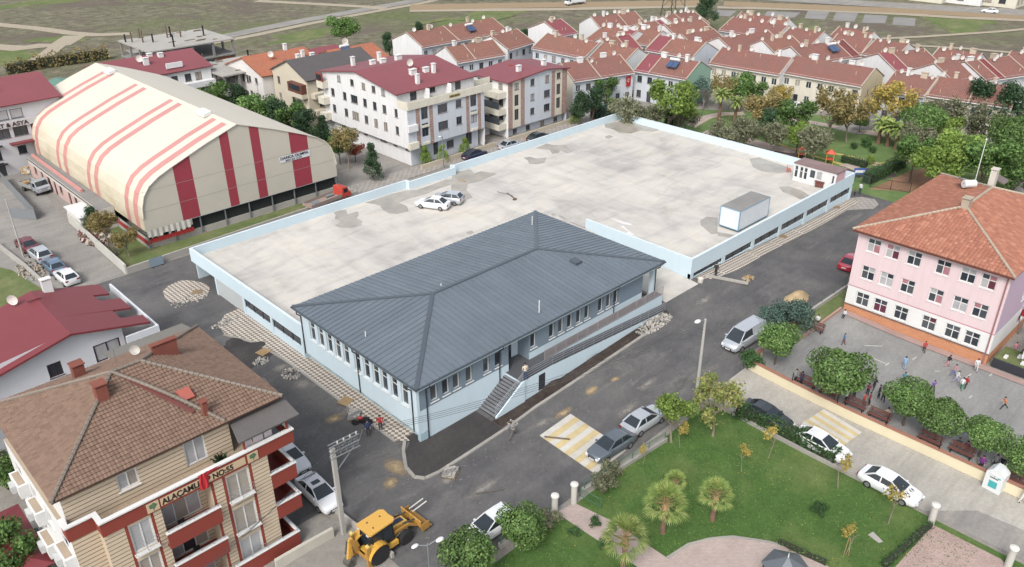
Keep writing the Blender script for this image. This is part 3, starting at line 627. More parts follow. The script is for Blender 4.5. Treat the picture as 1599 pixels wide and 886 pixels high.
    lo = [(x, y, -.3) for x, y in q]; hi = [(q[0][0],y0,zt),(xe,y0,ze_),(xe,-1.022,ze_),(q[0][0],-1.022,zt)]
    rp.poly(hi); [rp.quad(lo[k], lo[(k+1) % 4], hi[(k+1) % 4], hi[k]) for k in range(4)]
    rp.build('ramp', G['pale_blue'], b)
    rf = MB(); hi2 = [(x, y+(.1 if k < 2 else -.04), z+.02) for k, (x, y, z) in enumerate(hi)]; rf.poly(hi2); [rf.quad(hi[k], hi[(k+1) % 4], hi2[(k+1) % 4], hi2[k]) for k in range(4)]; rf.build('ramp_floor', G['granite_step'], b)
    ra_ = MB()
    for yy in (y0+.05,):
        for h in (.95, .75, .5, .25): ra_.tube((sx0, yy, rise+h), (sx1+.3, yy, 2.3+h), .028, n=6); ra_.tube((sx1+.3, yy, 2.3+h), (x1, yy, 2.3+h), .028, n=6); ra_.tube((x1, yy, zt+h), (xe, yy, ze_+h), .028, n=6)
        for i in range(5): x = sx0+.15+i*.8; ra_.tube((x, yy, rise*1.5+(x-sx0)/(sx1-sx0)*2.1), (x, yy, rise*1.5+(x-sx0)/(sx1-sx0)*2.1+.95), .022, n=6)
        for i in range(13): x = x1+(xe-x1)*i/12; z = zt+(ze_-zt)*i/12; ra_.tube((x, yy, z), (x, yy, z+.95), .022, n=6)
    ra_.build('railing', G['rail_metal'], b)
    vr = MB(); n = 12
    for h in (1.0, .12): vr.tube((x1, -1.05, 2.33+h), (ye, -1.05, 2.33+h), .03, n=6)
    for i in range(n+1): x = x1+(ye-x1)*i/n; vr.tube((x, -1.05, 2.3), (x, -1.05, 3.33), .03, n=6)
    for i in range(150): x = x1+(ye-x1)*i/150; vr.box(x, -1.058, 2.46, x+.035, -1.042, 3.3)
    vr.build('veranda_railing', M('pinkish_mesh', S(170,160,160), .6, .1), b)
    # cellar door in the ramp wall
    p = atY(846, 597, NY0+y0); cd = MB().box(p.x-NX0-.4, y0-.03, .35, p.x-NX0+.4, y0+.02, 2.0); cd.build('cellar_door', G['anthracite'], b)
    # concrete drive up to the deck on the right
    dr = MB(); X0, X1 = NX1+.5-NX0, 70.4-NX0
    prof = [(-1.2, hump(67,43.7)+.02), (0, 1.36), (4, 1.62), (16, 2.68), (18.2, 2.68)]
    for (a, za), (c, zc_) in zip(prof, prof[1:]):
        dr.quad((X0,a,za), (X1,a,za), (X1,c,zc_), (X0,c,zc_)); dr.quad((X0,a,-.3), (X0,a,za), (X0,c,zc_), (X0,c,-.3)); dr.quad((X1,a,-.3), (X1,c,-.3), (X1,c,zc_), (X1,a,za))
    dr.quad((X0,-1.2,-.3), (X1,-1.2,-.3), (X1,-1.2,prof[0][1]), (X0,-1.2,prof[0][1])); dr.build('drive_ramp', G['deck_concrete'], b)
    return b
new_building()

# ================================================================ flat-roofed hall with a concrete parking deck
def deck_hall():
    X0, X1, Y0, Y1, P, D = 32.2, 108.95, 44.85, 86.75, 3.8, 2.7
    b = thing('parking_deck_hall', 'long low pale blue hall with a bare concrete parking deck and parapet', 'building', (X0, Y0, 0)); W, L = X1-X0, Y1-Y0
    XM = 70.44-X0; YM = 60.45-Y0; BX = NX1+.5-X0                       # inner wall and the drive
    sl = MB(); yb = NY1+.35-Y0
    sl.poly([(.28,yb,D), (BX,yb,D), (XM,yb,D), (XM,.26,D), (W-.26,.26,D), (W-.26,L-.26,D), (.28,L-.26,D)]); sl.build('deck_slab', G['deck_concrete'], b)
    # parapets: outer fascia bands standing on the slab
    fb = D-.5; xs = [(633,282.2), (703,259.6)]; nx = [un(x, y, P).x-X0 for x, y in xs]
    for nm, q in (('parapet', (0, yb-.3, fb, .26, L, P)), ('parapet', (.262, L-.26, fb, nx[0], L, P)), ('parapet', (nx[0], L-.96, fb, nx[0]+.26, L-.002, P+.01)), ('parapet', (nx[0]+.262, L-.96, fb, nx[1], L-.7, P-.05)),
                  ('parapet', (nx[1], L-.96, fb, nx[1]+.3, L-.002, P+.12)), ('parapet', (nx[1]+.302, L-.26, fb, W, L, P)), ('parapet', (W-.26, 0, fb, W, L-.262, P)), ('parapet', (XM+.262, 0, fb-.25, W-.262, .26, P)), ('parapet', (XM, 0, -.2, XM+.26, YM, P))):
        m = MB(); x0, y0, z0, x1, y1, z1 = q; m.box(*q); o = m.build(nm, G['pale_blue'], b)
        c = MB(); c.box(x0-.015, y0-.015, z1+.002, x1+.015, y1+.015, z1+.03); c.build('coping', M('white_coping', S(222,236,242), .5, .05), o)
    # left side: plain shutter bay, then strip openings between piers
    def bay(ax, pos_, a, c, z0, z1, kind):
        """one bay of the side wall between piers a..c"""
        mb = MB(); gl = MB(); fr = MB()
        if ax == 'x':                                                     # plane x = pos_
            mb.box(pos_+.12, a, -.3, pos_+.3, c, z0); mb.box(pos_+.12, a, z1, pos_+.3, c, fb-.004) if z1 < fb-.01 else None
            gl.box(pos_+.22, a, z0, pos_+.25, c, z1)
            for i in range(int((c-a)/1.6)+1): y = a+(c-a)*i/max(1, int((c-a)/1.6)); fr.box(pos_+.17, y-.03, z0, pos_+.28, y+.03, z1)
        else:
            mb.box(a, pos_+.12, -.3, c, pos_+.3, z0)
            gl.box(a, pos_+.22, z0, c, pos_+.25, z1)
            for i in range(int((c-a)/1.6)+1): x = a+(c-a)*i/max(1, int((c-a)/1.6)); fr.box(x-.03, pos_+.17, z0, x+.03, pos_+.28, z1)
        mb.build('bay_wall', G['pale_blue'], b); w_ = gl.build('strip_window', GL[0], b); fr.build('mullion', G['anthracite'], w_)
    yL = [18.2, 24.1, 29.9, 36.2]                                    # local y of piers on the left side
    for i, (a, c) in enumerate(zip(yL, yL[1:])):
        if i == len(yL)-2: MB().box(.14, a+.2, -.3, .3, c-.2, fb-.004).build('shutter', M('shutter_grey', S(196,202,202), .6, .05), b)
        else: bay('x', 0, a+.2, c-.2, 1.05, 2.05, 0)
    for y in yL: MB().box(.05, y-.2, -.3, .4, y+.2, fb-.003).build('pier', G['pale_blue'], b)
    MB().box(3.2, 36.4, -.3, 3.4, L-.55, fb+.01).build('recess_wall', G['pale_blue'], b)
    # right front side: eight bays
    n = 6; xs = [XM+.3+(W-XM-.6)*i/n for i in range(n+1)]
    for i, (a, c) in enumerate(zip(xs, xs[1:])):
        bay('y', 0, a+.3, c-.3, max(hump(X0+(a+c)/2, Y0)+.12, .95), 1.9, 0)
    for x in xs: MB().box(x-.3, .03, -.3, x+.3, .4, fb-.254).build('pier', G['pale_blue'], b)
    # back and far right walls
    w2 = MB(); w2.box(.3, L-.5, -.3, W-.3, L-.32, fb+.02); w2.box(W-.5, .4, -.3, W-.3, L-.52, fb+.02); w2.build('rear_wall', G['pale_blue'], b)
    return b
deck_hall()
# wet patches and scratches left on the deck
DZ = 2.7
def wet(pts, i, mat='wet_concrete'):
    P = [un(x, y, DZ) for x, y in pts]; m = MB(); m.poly([(p.x, p.y, 0) for p in P]); o = m.build('puddle', G[mat], None, (0, 0, DZ+.004+.0006*i)); struct(o)
ZS = 3.99
q = lambda L, ox, oy: [(ox+x/ZS, oy+y/ZS) for x, y in L]
for i, P in enumerate((
    q([(482,440),(520,425),(560,422),(570,450),(632,432),(640,455),(625,475),(662,492),(655,520),(600,535),(520,533),(490,520),(525,500),(515,485),(490,480),(495,455)],400,222),
    q([(680,378),(760,352),(850,322),(935,302),(1000,300),(1090,268),(1180,235),(1205,232),(1280,235),(1250,255),(1140,290),(1060,325),(960,350),(890,378),(940,400),(950,432),(880,448),(830,445),(790,425),(770,395),(720,385)],400,222),
    q([(1215,232),(1230,190),(1330,170),(1360,195),(1400,182),(1470,192),(1500,200),(1440,225),(1400,245),(1320,262),(1310,300),(1350,345),(1320,357),(1265,330),(1215,300)],400,222),
    q([(1310,560),(1345,552),(1358,566),(1335,576),(1310,572)],400,222),
    q([(140,38),(215,10),(260,20),(330,18),(350,40),(375,62),(340,70),(300,52),(285,70),(250,75),(230,50),(180,45)],800,222),
    q([(70,98),(110,92),(150,103),(212,98),(200,130),(150,140),(105,135),(95,115)],800,222),
    [(1170,248),(1185,246),(1210,254),(1232,262),(1238,268),(1215,271),(1190,268),(1176,262)],
    [(944,194),(960,190.5),(975,190),(1000,193),(1018,199),(1030,203),(1020,206),(1000,204),(985,209),(968,208),(958,203),(945,199)],
    q([(580,850),(605,843),(630,852),(605,866),(580,860)],800,0),
    q([(1170,490),(1210,465),(1280,472),(1278,570),(1240,575),(1200,540),(1175,520)],800,222), [(1118,362),(1140,366),(1152,368),(1140,372),(1122,369)],
    [(1217,292),(1232,291),(1250,297),(1265,306),(1250,312),(1238,306),(1222,300)], [(1030,196),(1060,203),(1052,206),(1034,201)],
    q([(238,448),(260,445),(275,455),(250,460)],800,222), q([(282,460),(300,458),(340,478),(322,483)],800,222))):
    wet(P, i)
for i, P in enumerate((q([(600,470),(640,482),(745,512),(740,520),(690,512)],800,222), q([(675,525),(690,522),(735,562),(770,585),(700,572),(725,560)],800,222))): wet(P, 20+i, 'white_paint')
# pipes and planks dropped on the deck
for (a, c, nm, lb, mt, cat) in (((776,300),(800,306),'steel_pipe','thin pipe lying on the deck right of the silver car','galv','pipe'), ((716,280),(727,284),'timber_plank','short pale plank lying beside the notch in the back parapet','timber','plank'),
        ((792,302),(803,310),'timber_plank','short brown plank lying by the far end of the thin deck pipe','old_timber','plank')):
    p, r_ = un(*a, DZ), un(*c, DZ); m = MB(); d = r_-p
    (m.tube((0,0,.05), (d.x,d.y,.05), .045) if 'pipe' in nm else m.beam((0,0,.04), (d.x,d.y,.04), .2, .06)); tag(m.build(nm, G[mt], None, (p.x, p.y, DZ+.006)), lb, cat)
p = un(804, 312, DZ); m = MB(); m.box(-.3,-.2,0,.3,.2,.08); m.box(-.2,-.15,.085,.2,.12,.15); m.box(-.25,-.1,.155,.1,.14,.2); tag(m.build('timber_stack', G['old_timber'], None, (p.x,p.y,DZ+.006), .3), 'small heap of boards on the deck above the roof peak', 'boards')
# sealed site container
def container():
    a, c = un(1121, 357, DZ), un(1152, 364, DZ); e = un(1199, 340, DZ)
    w_ = 2.6; ln = (e-c).length; b = thing('site_container', 'white steel site container with blue edges parked on the deck corner', 'container', (c.x, c.y, DZ), 0)
    # local: x to +X (long), y to +Y (short)
    L_, W_, H_ = min(ln, 7.2), 2.7, 2.75
    bl = M('container_blue', S(120,170,196), .5, .1); wh = M('container_white', S(226,232,236), .5, .08, 1.5)
    for nm, q_ in (('side_panel', (.06,.0,.32,L_-.06,.05,H_-.06)), ('side_panel', (.06,W_-.05,.32,L_-.06,W_,H_-.06)), ('end_panel', (0,.06,.32,.05,W_-.06,H_-.06)), ('end_panel', (L_-.05,.06,.32,L_,W_-.06,H_-.06))):
        m = MB(); m.box(*q_); o = m.build(nm, wh, b)
        if nm == 'side_panel':
            for i in range(1, 12): x = L_*i/12; MB().box(x-.02, q_[1]-.012, .36, x+.02, q_[4]+.012, H_-.1).build('rib', wh, o)
        else:
            for i in range(1, 5): y = W_*i/5; MB().box(q_[0]-.012, y-.02, .36, q_[3]+.012, y+.02, H_-.1).build('rib', wh, o)
    fr = MB()
    for x in (-.03, L_-.07):
        for y in (-.03, W_-.07): fr.box(x, y, .2, x+.1, y+.1, H_+.02)
    for z in (.22, H_-.06):
        fr.box(.07,-.03,z,L_-.07,.06,z+.08); fr.box(.07,W_-.06,z,L_-.07,W_+.03,z+.08); fr.box(-.03,.07,z,.06,W_-.07,z+.08); fr.box(L_-.06,.07,z,L_+.03,W_-.07,z+.08)
    fr.build('frame', bl, b); MB().box(.02,.02,H_-.02,L_-.02,W_-.02,H_+.03).build('roof', G['grey_concrete'], b); MB().box(.06,.06,.24,L_-.06,W_-.06,.3).build('floor', G['old_timber'], b)
    for x in (.2, L_/2, L_-.5):
        for y in (.1, W_-.4): MB().box(x,y,.01,x+.3,y+.3,.2).build('block', G['grey_concrete'], b)
container()
# pink glazed site cabin on the far right corner of the deck
def cabin():
    b = thing('site_cabin', 'small pink site cabin with a row of white windows on the far deck corner', 'cabin', tuple(un(1237, 281, DZ)))
    c = un(1237,281,DZ); e = un(1306,297,DZ); W_, D_, H_ = (c.y-e.y), 2.6, 2.45
    pk = M('cabin_pink', S(222,180,186), .6, .08); wf = dict(fm=G['white_paint'], cols=1, rows=2, fw=.07, dp=.08, sill=.03, panes=GL+[CURT[0]], split=True)
    ws = [(.55,.5,.75,1.7,wf),(1.6,.5,.75,1.7,wf),(2.5,.5,.75,1.7,wf),(3.9,.95,1.2,1.2,dict(wf, rows=1)),(5.3,.95,1.2,1.2,dict(wf, rows=1)),(7.1,.7,.8,1.4,dict(wf, rows=1)),(8.1,.7,.6,1.4,dict(wf, rows=1))]
    ws = [(x*W_/8.7, z, a*W_/8.7, h, s) for x, z, a, h, s in ws]
    m = MB(); facade(b, m, (0,0,0), -math.pi/2, W_, H_, ws, paint=lambda x, z: 1, dp=.1); facade(b, m, (0,-W_,0), 0, D_, H_, [], 0); facade(b, m, (D_,-W_,0), math.pi/2, W_, H_, [], 0); facade(b, m, (D_,0,0), math.pi, D_, H_, [], 0)
    m.build('wall', [pk, G['white_paint']], b); MB().box(-.12,-W_-.12,H_+.002,D_+.12,.12,H_+.12).build('roof', M('rusty_sheet', S(150,124,120), .7, .3, 1.5), b)
    MB().box(-.02,-W_*.86,.1,.01,-W_*.72,2.1).build('door', G['white_paint'], b)
cabin()
p = un(1280, 291, DZ)
t_ = thing('rusty_skip', 'small rusty brown box standing in front of the pink cabin', 'box', (p.x, p.y, DZ), .3)
rm = M('rust', S(124,76,66), .85, .3, 3); m = MB(); m.box(-.75,-.55,.12,.75,.55,.8); m.build('body', rm, t_); m = MB(); m.prism([(-.85,-.65),(.85,-.65),(.85,.65),(-.85,.65)], .802, .9); m.build('lid', rm, t_)
for x in (-.6,.5):
    for y in (-.45,.35): MB().box(x,y,.006,x+.1,y+.1,.118).build('foot', G['dark_metal'], t_)
p = un(1231, 269, DZ); t_ = thing('red_kiosk_seat', 'small orange-red plastic chair left of the pink cabin', 'chair', (p.x, p.y, DZ), .5); rd = M('orange_red', S(214,92,70), .5, .1)
MB().box(-.3,-.3,.42,.3,.3,.48).build('seat', rd, t_); MB().box(-.3,.24,.485,.3,.3,1.0).build('backrest', rd, t_)
for x in (-.28,.22):
    for y in (-.28,.22): MB().box(x,y,.006,x+.06,y+.06,.418).build('leg', rd, t_)
# ================================================================ shared building pieces
def lettering(parent, txt, size, p, ang, mat, sx=1.0, name='lettering', tilt=math.pi/2, ext=.015):
    cu = bpy.data.curves.new(name, 'FONT'); cu.body = txt; cu.size = size; cu.extrude = ext; cu.offset = size*.028; cu.align_x = 'LEFT'
    ob = bpy.data.objects.new(name, cu); COL.objects.link(ob); bpy.context.view_layer.update()
    me = bpy.data.meshes.new_from_object(ob.evaluated_get(bpy.context.evaluated_depsgraph_get())); bpy.data.objects.remove(ob)
    me.materials.clear(); me.materials.append(mat); o = put(name, me, parent, p); o.rotation_euler = (tilt, 0, ang); o.scale = (sx, 1, 1); return o
def sheet(parent, faces, mat, name='roof', th=.14):
    """roof slopes with thickness and a UV map in metres; faces: (origin, s, t, polygon)"""
    v, f, uv = [], [], []
    for O, s_, t_, P in faces:
        O, s_, t_ = Vector(O), Vector(s_), Vector(t_); n = s_.cross(t_); P = list(P)
        if n.z < 0: n = -n; P.reverse()
        n.normalize(); i = len(v); k = len(P)
        v += [tuple(O+s_*a+t_*b) for a, b in P]+[tuple(O+s_*a+t_*b-n*th) for a, b in P]
        f.append(tuple(range(i, i+k))); uv += P; f.append(tuple(range(i+2*k-1, i+k-1, -1))); uv += P[::-1]
        for j in range(k): f.append((i+j, i+k+j, i+k+(j+1) % k, i+(j+1) % k)); uv += [P[j], P[j], P[(j+1) % k], P[(j+1) % k]]
    me = bpy.data.meshes.new(name); me.from_pydata(v, [], f); me.materials.append(mat); l = me.uv_layers.new(name='UVMap')
    for i, q_ in enumerate(uv): l.data[i].uv = q_
    return put(name, me, parent)
def gable(x0, y0, x1, y1, z, rise, axis='x', oh=.35, ohe=.2):
    """two slopes of a gable roof; ridge along axis"""
    if axis == 'x':
        h = (y1-y0)/2+oh; k = math.hypot(h, rise*h/(h-oh)); c, d = h/k, math.sqrt(max(0, 1-(h/k)**2)); z0 = z-oh*rise/(h-oh); L = x1-x0+2*ohe; P = [(0,0),(L,0),(L,k),(0,k)]
        return [((x0-ohe,y0-oh,z0),(1,0,0),(0,c,d),P), ((x1+ohe,y1+oh,z0),(-1,0,0),(0,-c,d),P)]
    h = (x1-x0)/2+oh; k = math.hypot(h, rise*h/(h-oh)); c, d = h/k, math.sqrt(max(0, 1-(h/k)**2)); z0 = z-oh*rise/(h-oh); L = y1-y0+2*ohe; P = [(0,0),(L,0),(L,k),(0,k)]
    return [((x0-oh,y1+ohe,z0),(0,-1,0),(c,0,d),P), ((x1+oh,y0-ohe,z0),(0,1,0),(-c,0,d),P)]
DISH = None
def dish_mesh():
    global DISH
    if DISH is None:
        m = MB(); n = 12; rings = [(0,.0),(.2,.02),(.38,.075),(.5,.13)]
        for side in (0, 1):
            i = len(m.v)
            for r_, h in rings:
                for k in range(n): t = 2*math.pi*k/n; m.v.append((r_*math.cos(t)*.9, -h-(.015 if side else 0), .75+r_*math.sin(t)))
            for j in range(3):
                for k in range(n):
                    q_ = (i+j*n+k, i+j*n+(k+1) % n, i+(j+1)*n+(k+1) % n, i+(j+1)*n+k); m.f.append(q_ if side else q_[::-1]); m.m.append(0)
        m.tube((0,.05,-.1), (0,.05,.75), .03, n=6, mi=1); m.tube((0,-.05,.3), (0,-.45,.7), .015, n=5, mi=1); m.tube((0,.05,.7), (0,0,.75), .04, n=6, mi=1)
        DISH = m.mesh('satellite_dish', [M('dish_white', S(226,222,214), .5, .15, 3), G['galv']])
    return DISH
def dish(parent, p, az=0, sc=1.0):
    o = put('satellite_dish', dish_mesh(), parent, p, az); o.scale = (sc,)*3; return o
CHIM = {}
def chimney(parent, p, w_=.5, d_=.5, h=1.1, mat=None, cap=None, holes=False):
    mat = mat or G['white_paint']; key = (w_, d_, h, mat.name)
    if key not in CHIM:
        m = MB(); m.box(-w_/2, -d_/2, -.6, w_/2, d_/2, h); m.box(-w_/2-.07, -d_/2-.07, h+.1, w_/2+.07, d_/2+.07, h+.17)
        for x in (-1, 1):
            for y in (-1, 1): m.box(x*(w_/2-.05)-.04, y*(d_/2-.05)-.04, h, x*(w_/2-.05)+.04, y*(d_/2-.05)+.04, h+.1)
        CHIM[key] = m.mesh('chimney', mat)
    return put('chimney', CHIM[key], parent, p)
def solar(parent, p, az=0, tilt=.6):
    o = thing_part = MB(); m = o; c, s_ = math.cos(tilt), math.sin(tilt)
    for x in (-1.05, .05): m.obox((x+.5, 0, .75), (.5,0,0), (0,.85*c,.85*s_), (0,-.04*s_,.04*c), 0)
    m.tube((-1,.85,1.5), (1,.85,1.5), .26, n=10, mi=1); [m.beam((x,.8,-.2), (x,.8,1.3), .05, .05, 2) for x in (-.9,.9)]; [m.beam((x,-.65,-.2), (x,.8,1.25), .05, .05, 2) for x in (-.9,.9)]
    return m.build('solar_heater', [M('solar_blue', S(70,92,128), .15, .1), G['white_paint'], G['galv']], parent, p, az)

# ================================================================ brown brick-clad apartment block (near left)
def siding_mat(name, a, c, period, line=.16):
    m, t, b = base(name, .85, 0, .2); g = pos(t); sp = node(t, 'ShaderNodeSeparateXYZ'); t.links.new(g, sp.inputs[0])
    mu = node(t, 'ShaderNodeMath', operation='MULTIPLY'); mu.inputs[1].default_value = 1/period; t.links.new(sp.outputs[2], mu.inputs[0])
    fr = node(t, 'ShaderNodeMath', operation='FRACT'); t.links.new(mu.outputs[0], fr.inputs[0])
    ln = ramp(t, fr.outputs[0], [(line, (0,0,0)), (line+.04, (1,1,1))]); n = noise(t, g, 2, 5)
    t.links.new(mixc(t, ln, c, mixc(t, n, a, tuple(x*1.15 for x in a))), b.inputs['Base Color']); bump(t, b, ln, .03, .8); return m
siding_mat('tan_siding', S(208,190,164), S(138,114,96), .3, .13)
BRICKRED = M('brick_red_paint', S(146,58,44), .75, .1, 1.5)
def brown_block():
    X0, Y0 = 5.9, 42.4; b = thing('apartment_block', 'tan clad apartment block with brick-red balconies and brown tiled hip roof', 'building', (X0, Y0, 0))
    SD, RD, WH, TR = 0, 1, 2, 3; mats = [G['tan_siding'], BRICKRED, G['white_paint'], M('terrace_tile', S(176,158,136), .8, .1, 3)]
    fw = dict(fm=G['white_paint'], cols=2, rows=1, fw=.1, dp=.12, sill=0, panes=CURT, split=True, name='balcony_door')
    dr = dict(fm=G['white_paint'], cols=3, rows=1, fw=.08, dp=.1, sill=0, panes=CURT+GL[:1], split=True)
    x1, xr = 1.5, 12.1                                          # main front from x1 to right wall corner xr (local)
    m = MB(); T = 8.5; fl = [0.05, 2.75, 5.55]
    bx0, bx1 = 4.9, 8.1
    for k, z in enumerate(fl+[T]):
        pass
    wins = [(3.55, z+.55, 1.35, 2.15, fw) for z in fl]; pnt = lambda x, z: RD if (2.65 < x < 2.87 or 4.23 < x < 4.45) else SD
    facade(b, m, (x1, 0, -.2), 0, bx0-x1, T+.2, [(c-x1, z+.2, a, h, s) for c, z, a, h, s in wins], paint=lambda x, z: RD if (1.18 < x < 1.36 or 2.74 < x < 2.92) else SD, xc=(1.18,1.36,2.74,2.92))
    wins2 = [(9.9-bx1, z+.75, 1.6, 2.15, fw) for z in fl]
    facade(b, m, (bx1, 0, -.2), 0, xr-bx1, T+.2, wins2, paint=lambda x, z: RD if (.0 < x < .18 or .78 < x < .98 or 2.62 < x < 2.82) else SD, xc=(.18,.78,.98,2.62,2.82))
    # recessed balconies in the middle
    facade(b, m, (bx0, 1.3, -.2), 0, bx1-bx0, T+.2, [(1.5, z+.35, 2.6, 2.1, dr) for z in fl], SD)
    for x, s_ in ((bx0, 1), (bx1, -1)): m.quad((x,0,-.2), (x,1.3,-.2), (x,1.3,T), (x,0,T), mi=SD)
    # left recess, left side wall, right side wall, rear
    facade(b, m, (0, .9, -.2), 0, x1, T+.2, [], SD); m.quad((x1,0,-.2), (x1,.9,-.2), (x1,.9,T), (x1,0,T), mi=SD)
    ws = dict(fm=G['white_paint'], cols=2, rows=1, fw=.07, dp=.12, sill=.08, panes=CURT+GL, split=True)
    facade(b, m, (0, 14, -.2), -math.pi/2, 13.1, T+.2, [(y, z+1.0, 1.1, 1.3, ws) for z in fl for y in (2.2, 5.2, 8.2, 11.2)], WH)
    facade(b, m, (xr, 0, -.2), math.pi/2, 14, T+.2, [(y, z+.5, 1.3, 2.0, fw) for z in fl for y in (1.6, 6.5)]+[(y, z+1.1, 1.2, 1.3, ws) for z in fl for y in (4.2, 9, 12)], SD)
    facade(b, m, (xr, 14, -.2), math.pi, xr, T+.2, [], WH); m.poly([(x1,0,T), (xr,0,T), (xr,14,T), (0,14,T), (0,.9,T), (x1,.9,T)], TR)
    # set-back top floor
    t0 = 1.75; tw = dict(ws, fw=.1)
    facade(b, m, (.25, t0, T), 0, 10.4, 2.85, [(3.75, 1.05, 1.25, 1.25, tw), (8.0, .5, 1.4, 2.0, dict(fw, cols=2))], SD)
    facade(b, m, (10.65, t0, T), math.pi/2, 12, 2.85, [(2.0, .1, 1.2, 2.1, fw)], SD); facade(b, m, (.25, 13.9, T), -math.pi/2, 12.1, 2.85, [], WH)
    wl = m.build('wall', mats, b)
    # parapet band round the roof terrace, text plaque
    m = MB(); z0, z1 = T, 9.5
    for q_ in ((x1-.05,-.12,z0,14.1,.06,z1), (x1-.05,.062,z0,x1+.13,.86,z1), (-.12,.862,z0,x1+.13,1.02,z1), (-.12,1.022,z0,.05,1.9,z1), (13.94,.062,z0,14.1,4.2,z1)): m.box(*q_)
    par = m.build('parapet', BRICKRED, b); m = MB()
    for q_ in ((x1-.12,-.2,z1+.002,14.17,.13,z1+.1), (x1-.12,.132,z1+.002,x1+.2,.8,z1+.1), (-.2,.802,z1+.002,x1+.2,1.1,z1+.1), (-.2,1.102,z1+.002,.12,1.9,z1+.1), (13.87,.132,z1+.002,14.17,4.2,z1+.1)): m.box(*q_)
    m.build('coping', G['white_paint'], par); pq = M('plaque_beige', S(212,186,150), .7, .08); ink = M('sign_ink', S(40,26,24), .6, 0)
    m = MB(); m.box(4.95,-.15,8.68,10.55,-.125,9.24); m.build('name_plaque', pq, b)
    lettering(b, 'ALAÇAMLI AP NO:55', .6, (5.03,-.155,8.75), 0, ink, .84)
    for x in (4.1, 10.7):
        o = MB().box(x,-.16,8.6,x+.75,-.13,9.3).build('tree_plaque', pq, b); tm = MB(); tm.beam((x+.37,-.17,8.68), (x+.37,-.17,8.95), .05, .02); 
        for k in range(5): tm.ball((x+.37+.14*math.cos(k*1.26), -.168, 9.03+.11*math.sin(k*1.26)), .12, .012, .1, 8, 4)
        tm.build('tree_emblem', M('emblem_green', S(84,120,84), .7, .1), o)
    # balcony fronts
    def balcony(x0, xe, y0, y1, zt, hgt=1.1, side=None):
        t = MB(); t.box(x0, y0, zt-hgt-.12, xe, y0+.12, zt)
        if side: t.box(xe-.12, y0+.122, zt-hgt-.12, xe, y1, zt)
        t.box(x0+.005, y0+.124, zt-hgt-.12, xe-(.124 if side else .005), y1, zt-hgt); o = t.build('balcony', BRICKRED, b); c = MB(); c.box(x0-.05, y0-.06, zt+.002, xe+.05, y0+.18, zt+.08)
        if side: c.box(xe-.18, y0+.182, zt+.002, xe+.06, y1, zt+.08)
        c.build('coping', G['white_paint'], o); r_ = MB()
        r_.tube((x0, y0+.05, zt+.25), (xe, y0+.05, zt+.25), .022, n=6)
        for i in range(5): x = x0+.1+(xe-x0-.2)*i/4; r_.tube((x, y0+.05, zt+.08), (x, y0+.05, zt+.25), .018, n=6)
        if side: r_.tube((xe-.06, y0+.05, zt+.25), (xe-.06, y1, zt+.25), .022, n=6)
        r_.build('balcony_rail', G['rail_metal'], o); return o
    for z in (6.7, 4.0, 1.2): balcony(bx0-.15, bx1+.15, -.5, 1.25, z)
    for z in (6.65, 3.9): balcony(xr+.005, 14.0, .0, 3.4, z, 1.1, True)
    balcony(bx1+.3, 13.2, -.5, 3.0, 1.2, 1.1, True)
    for z in fl:
        for xa, w_ in ((2.87, 1.36), (9.1, 1.6)):                     # little French balconies with a white apron and rails
            o = MB().box(xa-.08, -.3, z+.42 if w_ < 1.5 else z+.62, xa+w_+.08, -.005, z+.52 if w_ < 1.5 else z+.72).build('window_ledge', G['white_paint'], b); r_ = MB(); zz = z+.52 if w_ < 1.5 else z+.72
            for h in (.25, .55, .85): r_.tube((xa-.05,-.27,zz+h), (xa+w_+.05,-.27,zz+h), .016, n=5)
            for x in (xa-.05, xa+w_/2, xa+w_+.05): r_.tube((x,-.27,zz), (x,-.27,zz+.85), .016, n=5)
            r_.build('window_rail', G['rail_metal'], o)
    # white service boxes, stepped balconies and air units on the left side
    for i, (y, z) in enumerate(((2.2,7.1), (2.2,4.3), (2.2,1.5), (7.5,7.1), (7.5,4.3), (11,7.1))):
        o = MB().box(-.62, y-1.0, z-1.0, -.005, y+1.0, z).build('white_balcony', G['white_paint'], b); MB().box(-.52, y-.8, z+.002, -.1, y+.8, z+.02).build('balcony_floor', mats[3], o)
        a = MB(); a.box(-.92, y-.4, z-.75, -.625, y+.35, z-.2); a.build('air_conditioner', M('ac_white', S(206,208,206), .5, .15, 4), o)
    # roof with tiles, ridge caps
    e = (-.25, 1.3, 14.45, 14.1, 11.3); faces, ra, rb = hip_faces(*e, 2.75)
    sh = sheet(b, [(O, s_, t_, P) for _, O, s_, t_, P, _ in faces], M('tile_bed', S(98,74,62), .9, .1), 'roof', .16)
    for nm, O, s_, t_, P, cor in faces:
        tm = MB(); tiles(tm, O, s_, t_, P, .23, .3, .075, .025); o = tm.build('roof_tiles', G['brown_tiles'], sh); o['kind'] = 'stuff'
    c = MB(); crn = [(e[0],e[1],e[4]), (e[0],e[3],e[4]), (e[2],e[1],e[4]), (e[2],e[3],e[4])]
    for p, q_ in ((ra,rb), (crn[0],ra), (crn[1],ra), (crn[2],rb), (crn[3],rb)):
        p, q_ = Vector(p)+Vector((0,0,.1)), Vector(q_)+Vector((0,0,.1)); n = int((q_-p).length/.35)
        for i in range(n): c.tube(p.lerp(q_, i/n), p.lerp(q_, (i+.93)/n), .14, .11, 6)
    c.build('ridge_tiles', G['grey_ridge'], sh)['kind'] = 'stuff'
    # valley flashing running down the front slope to the notch
    k = Vector((10.2-0, 1.4, 11.36)); f_ = MB(); f_.beam(Vector(ra)+Vector((.3,-.3,-.02)), k+Vector((-1.2,1.3,.75)), .3, .06); vc = MB(); n = 26; A_, B_ = Vector(ra)+Vector((0,0,.12)), Vector((10.35,1.35,11.42))
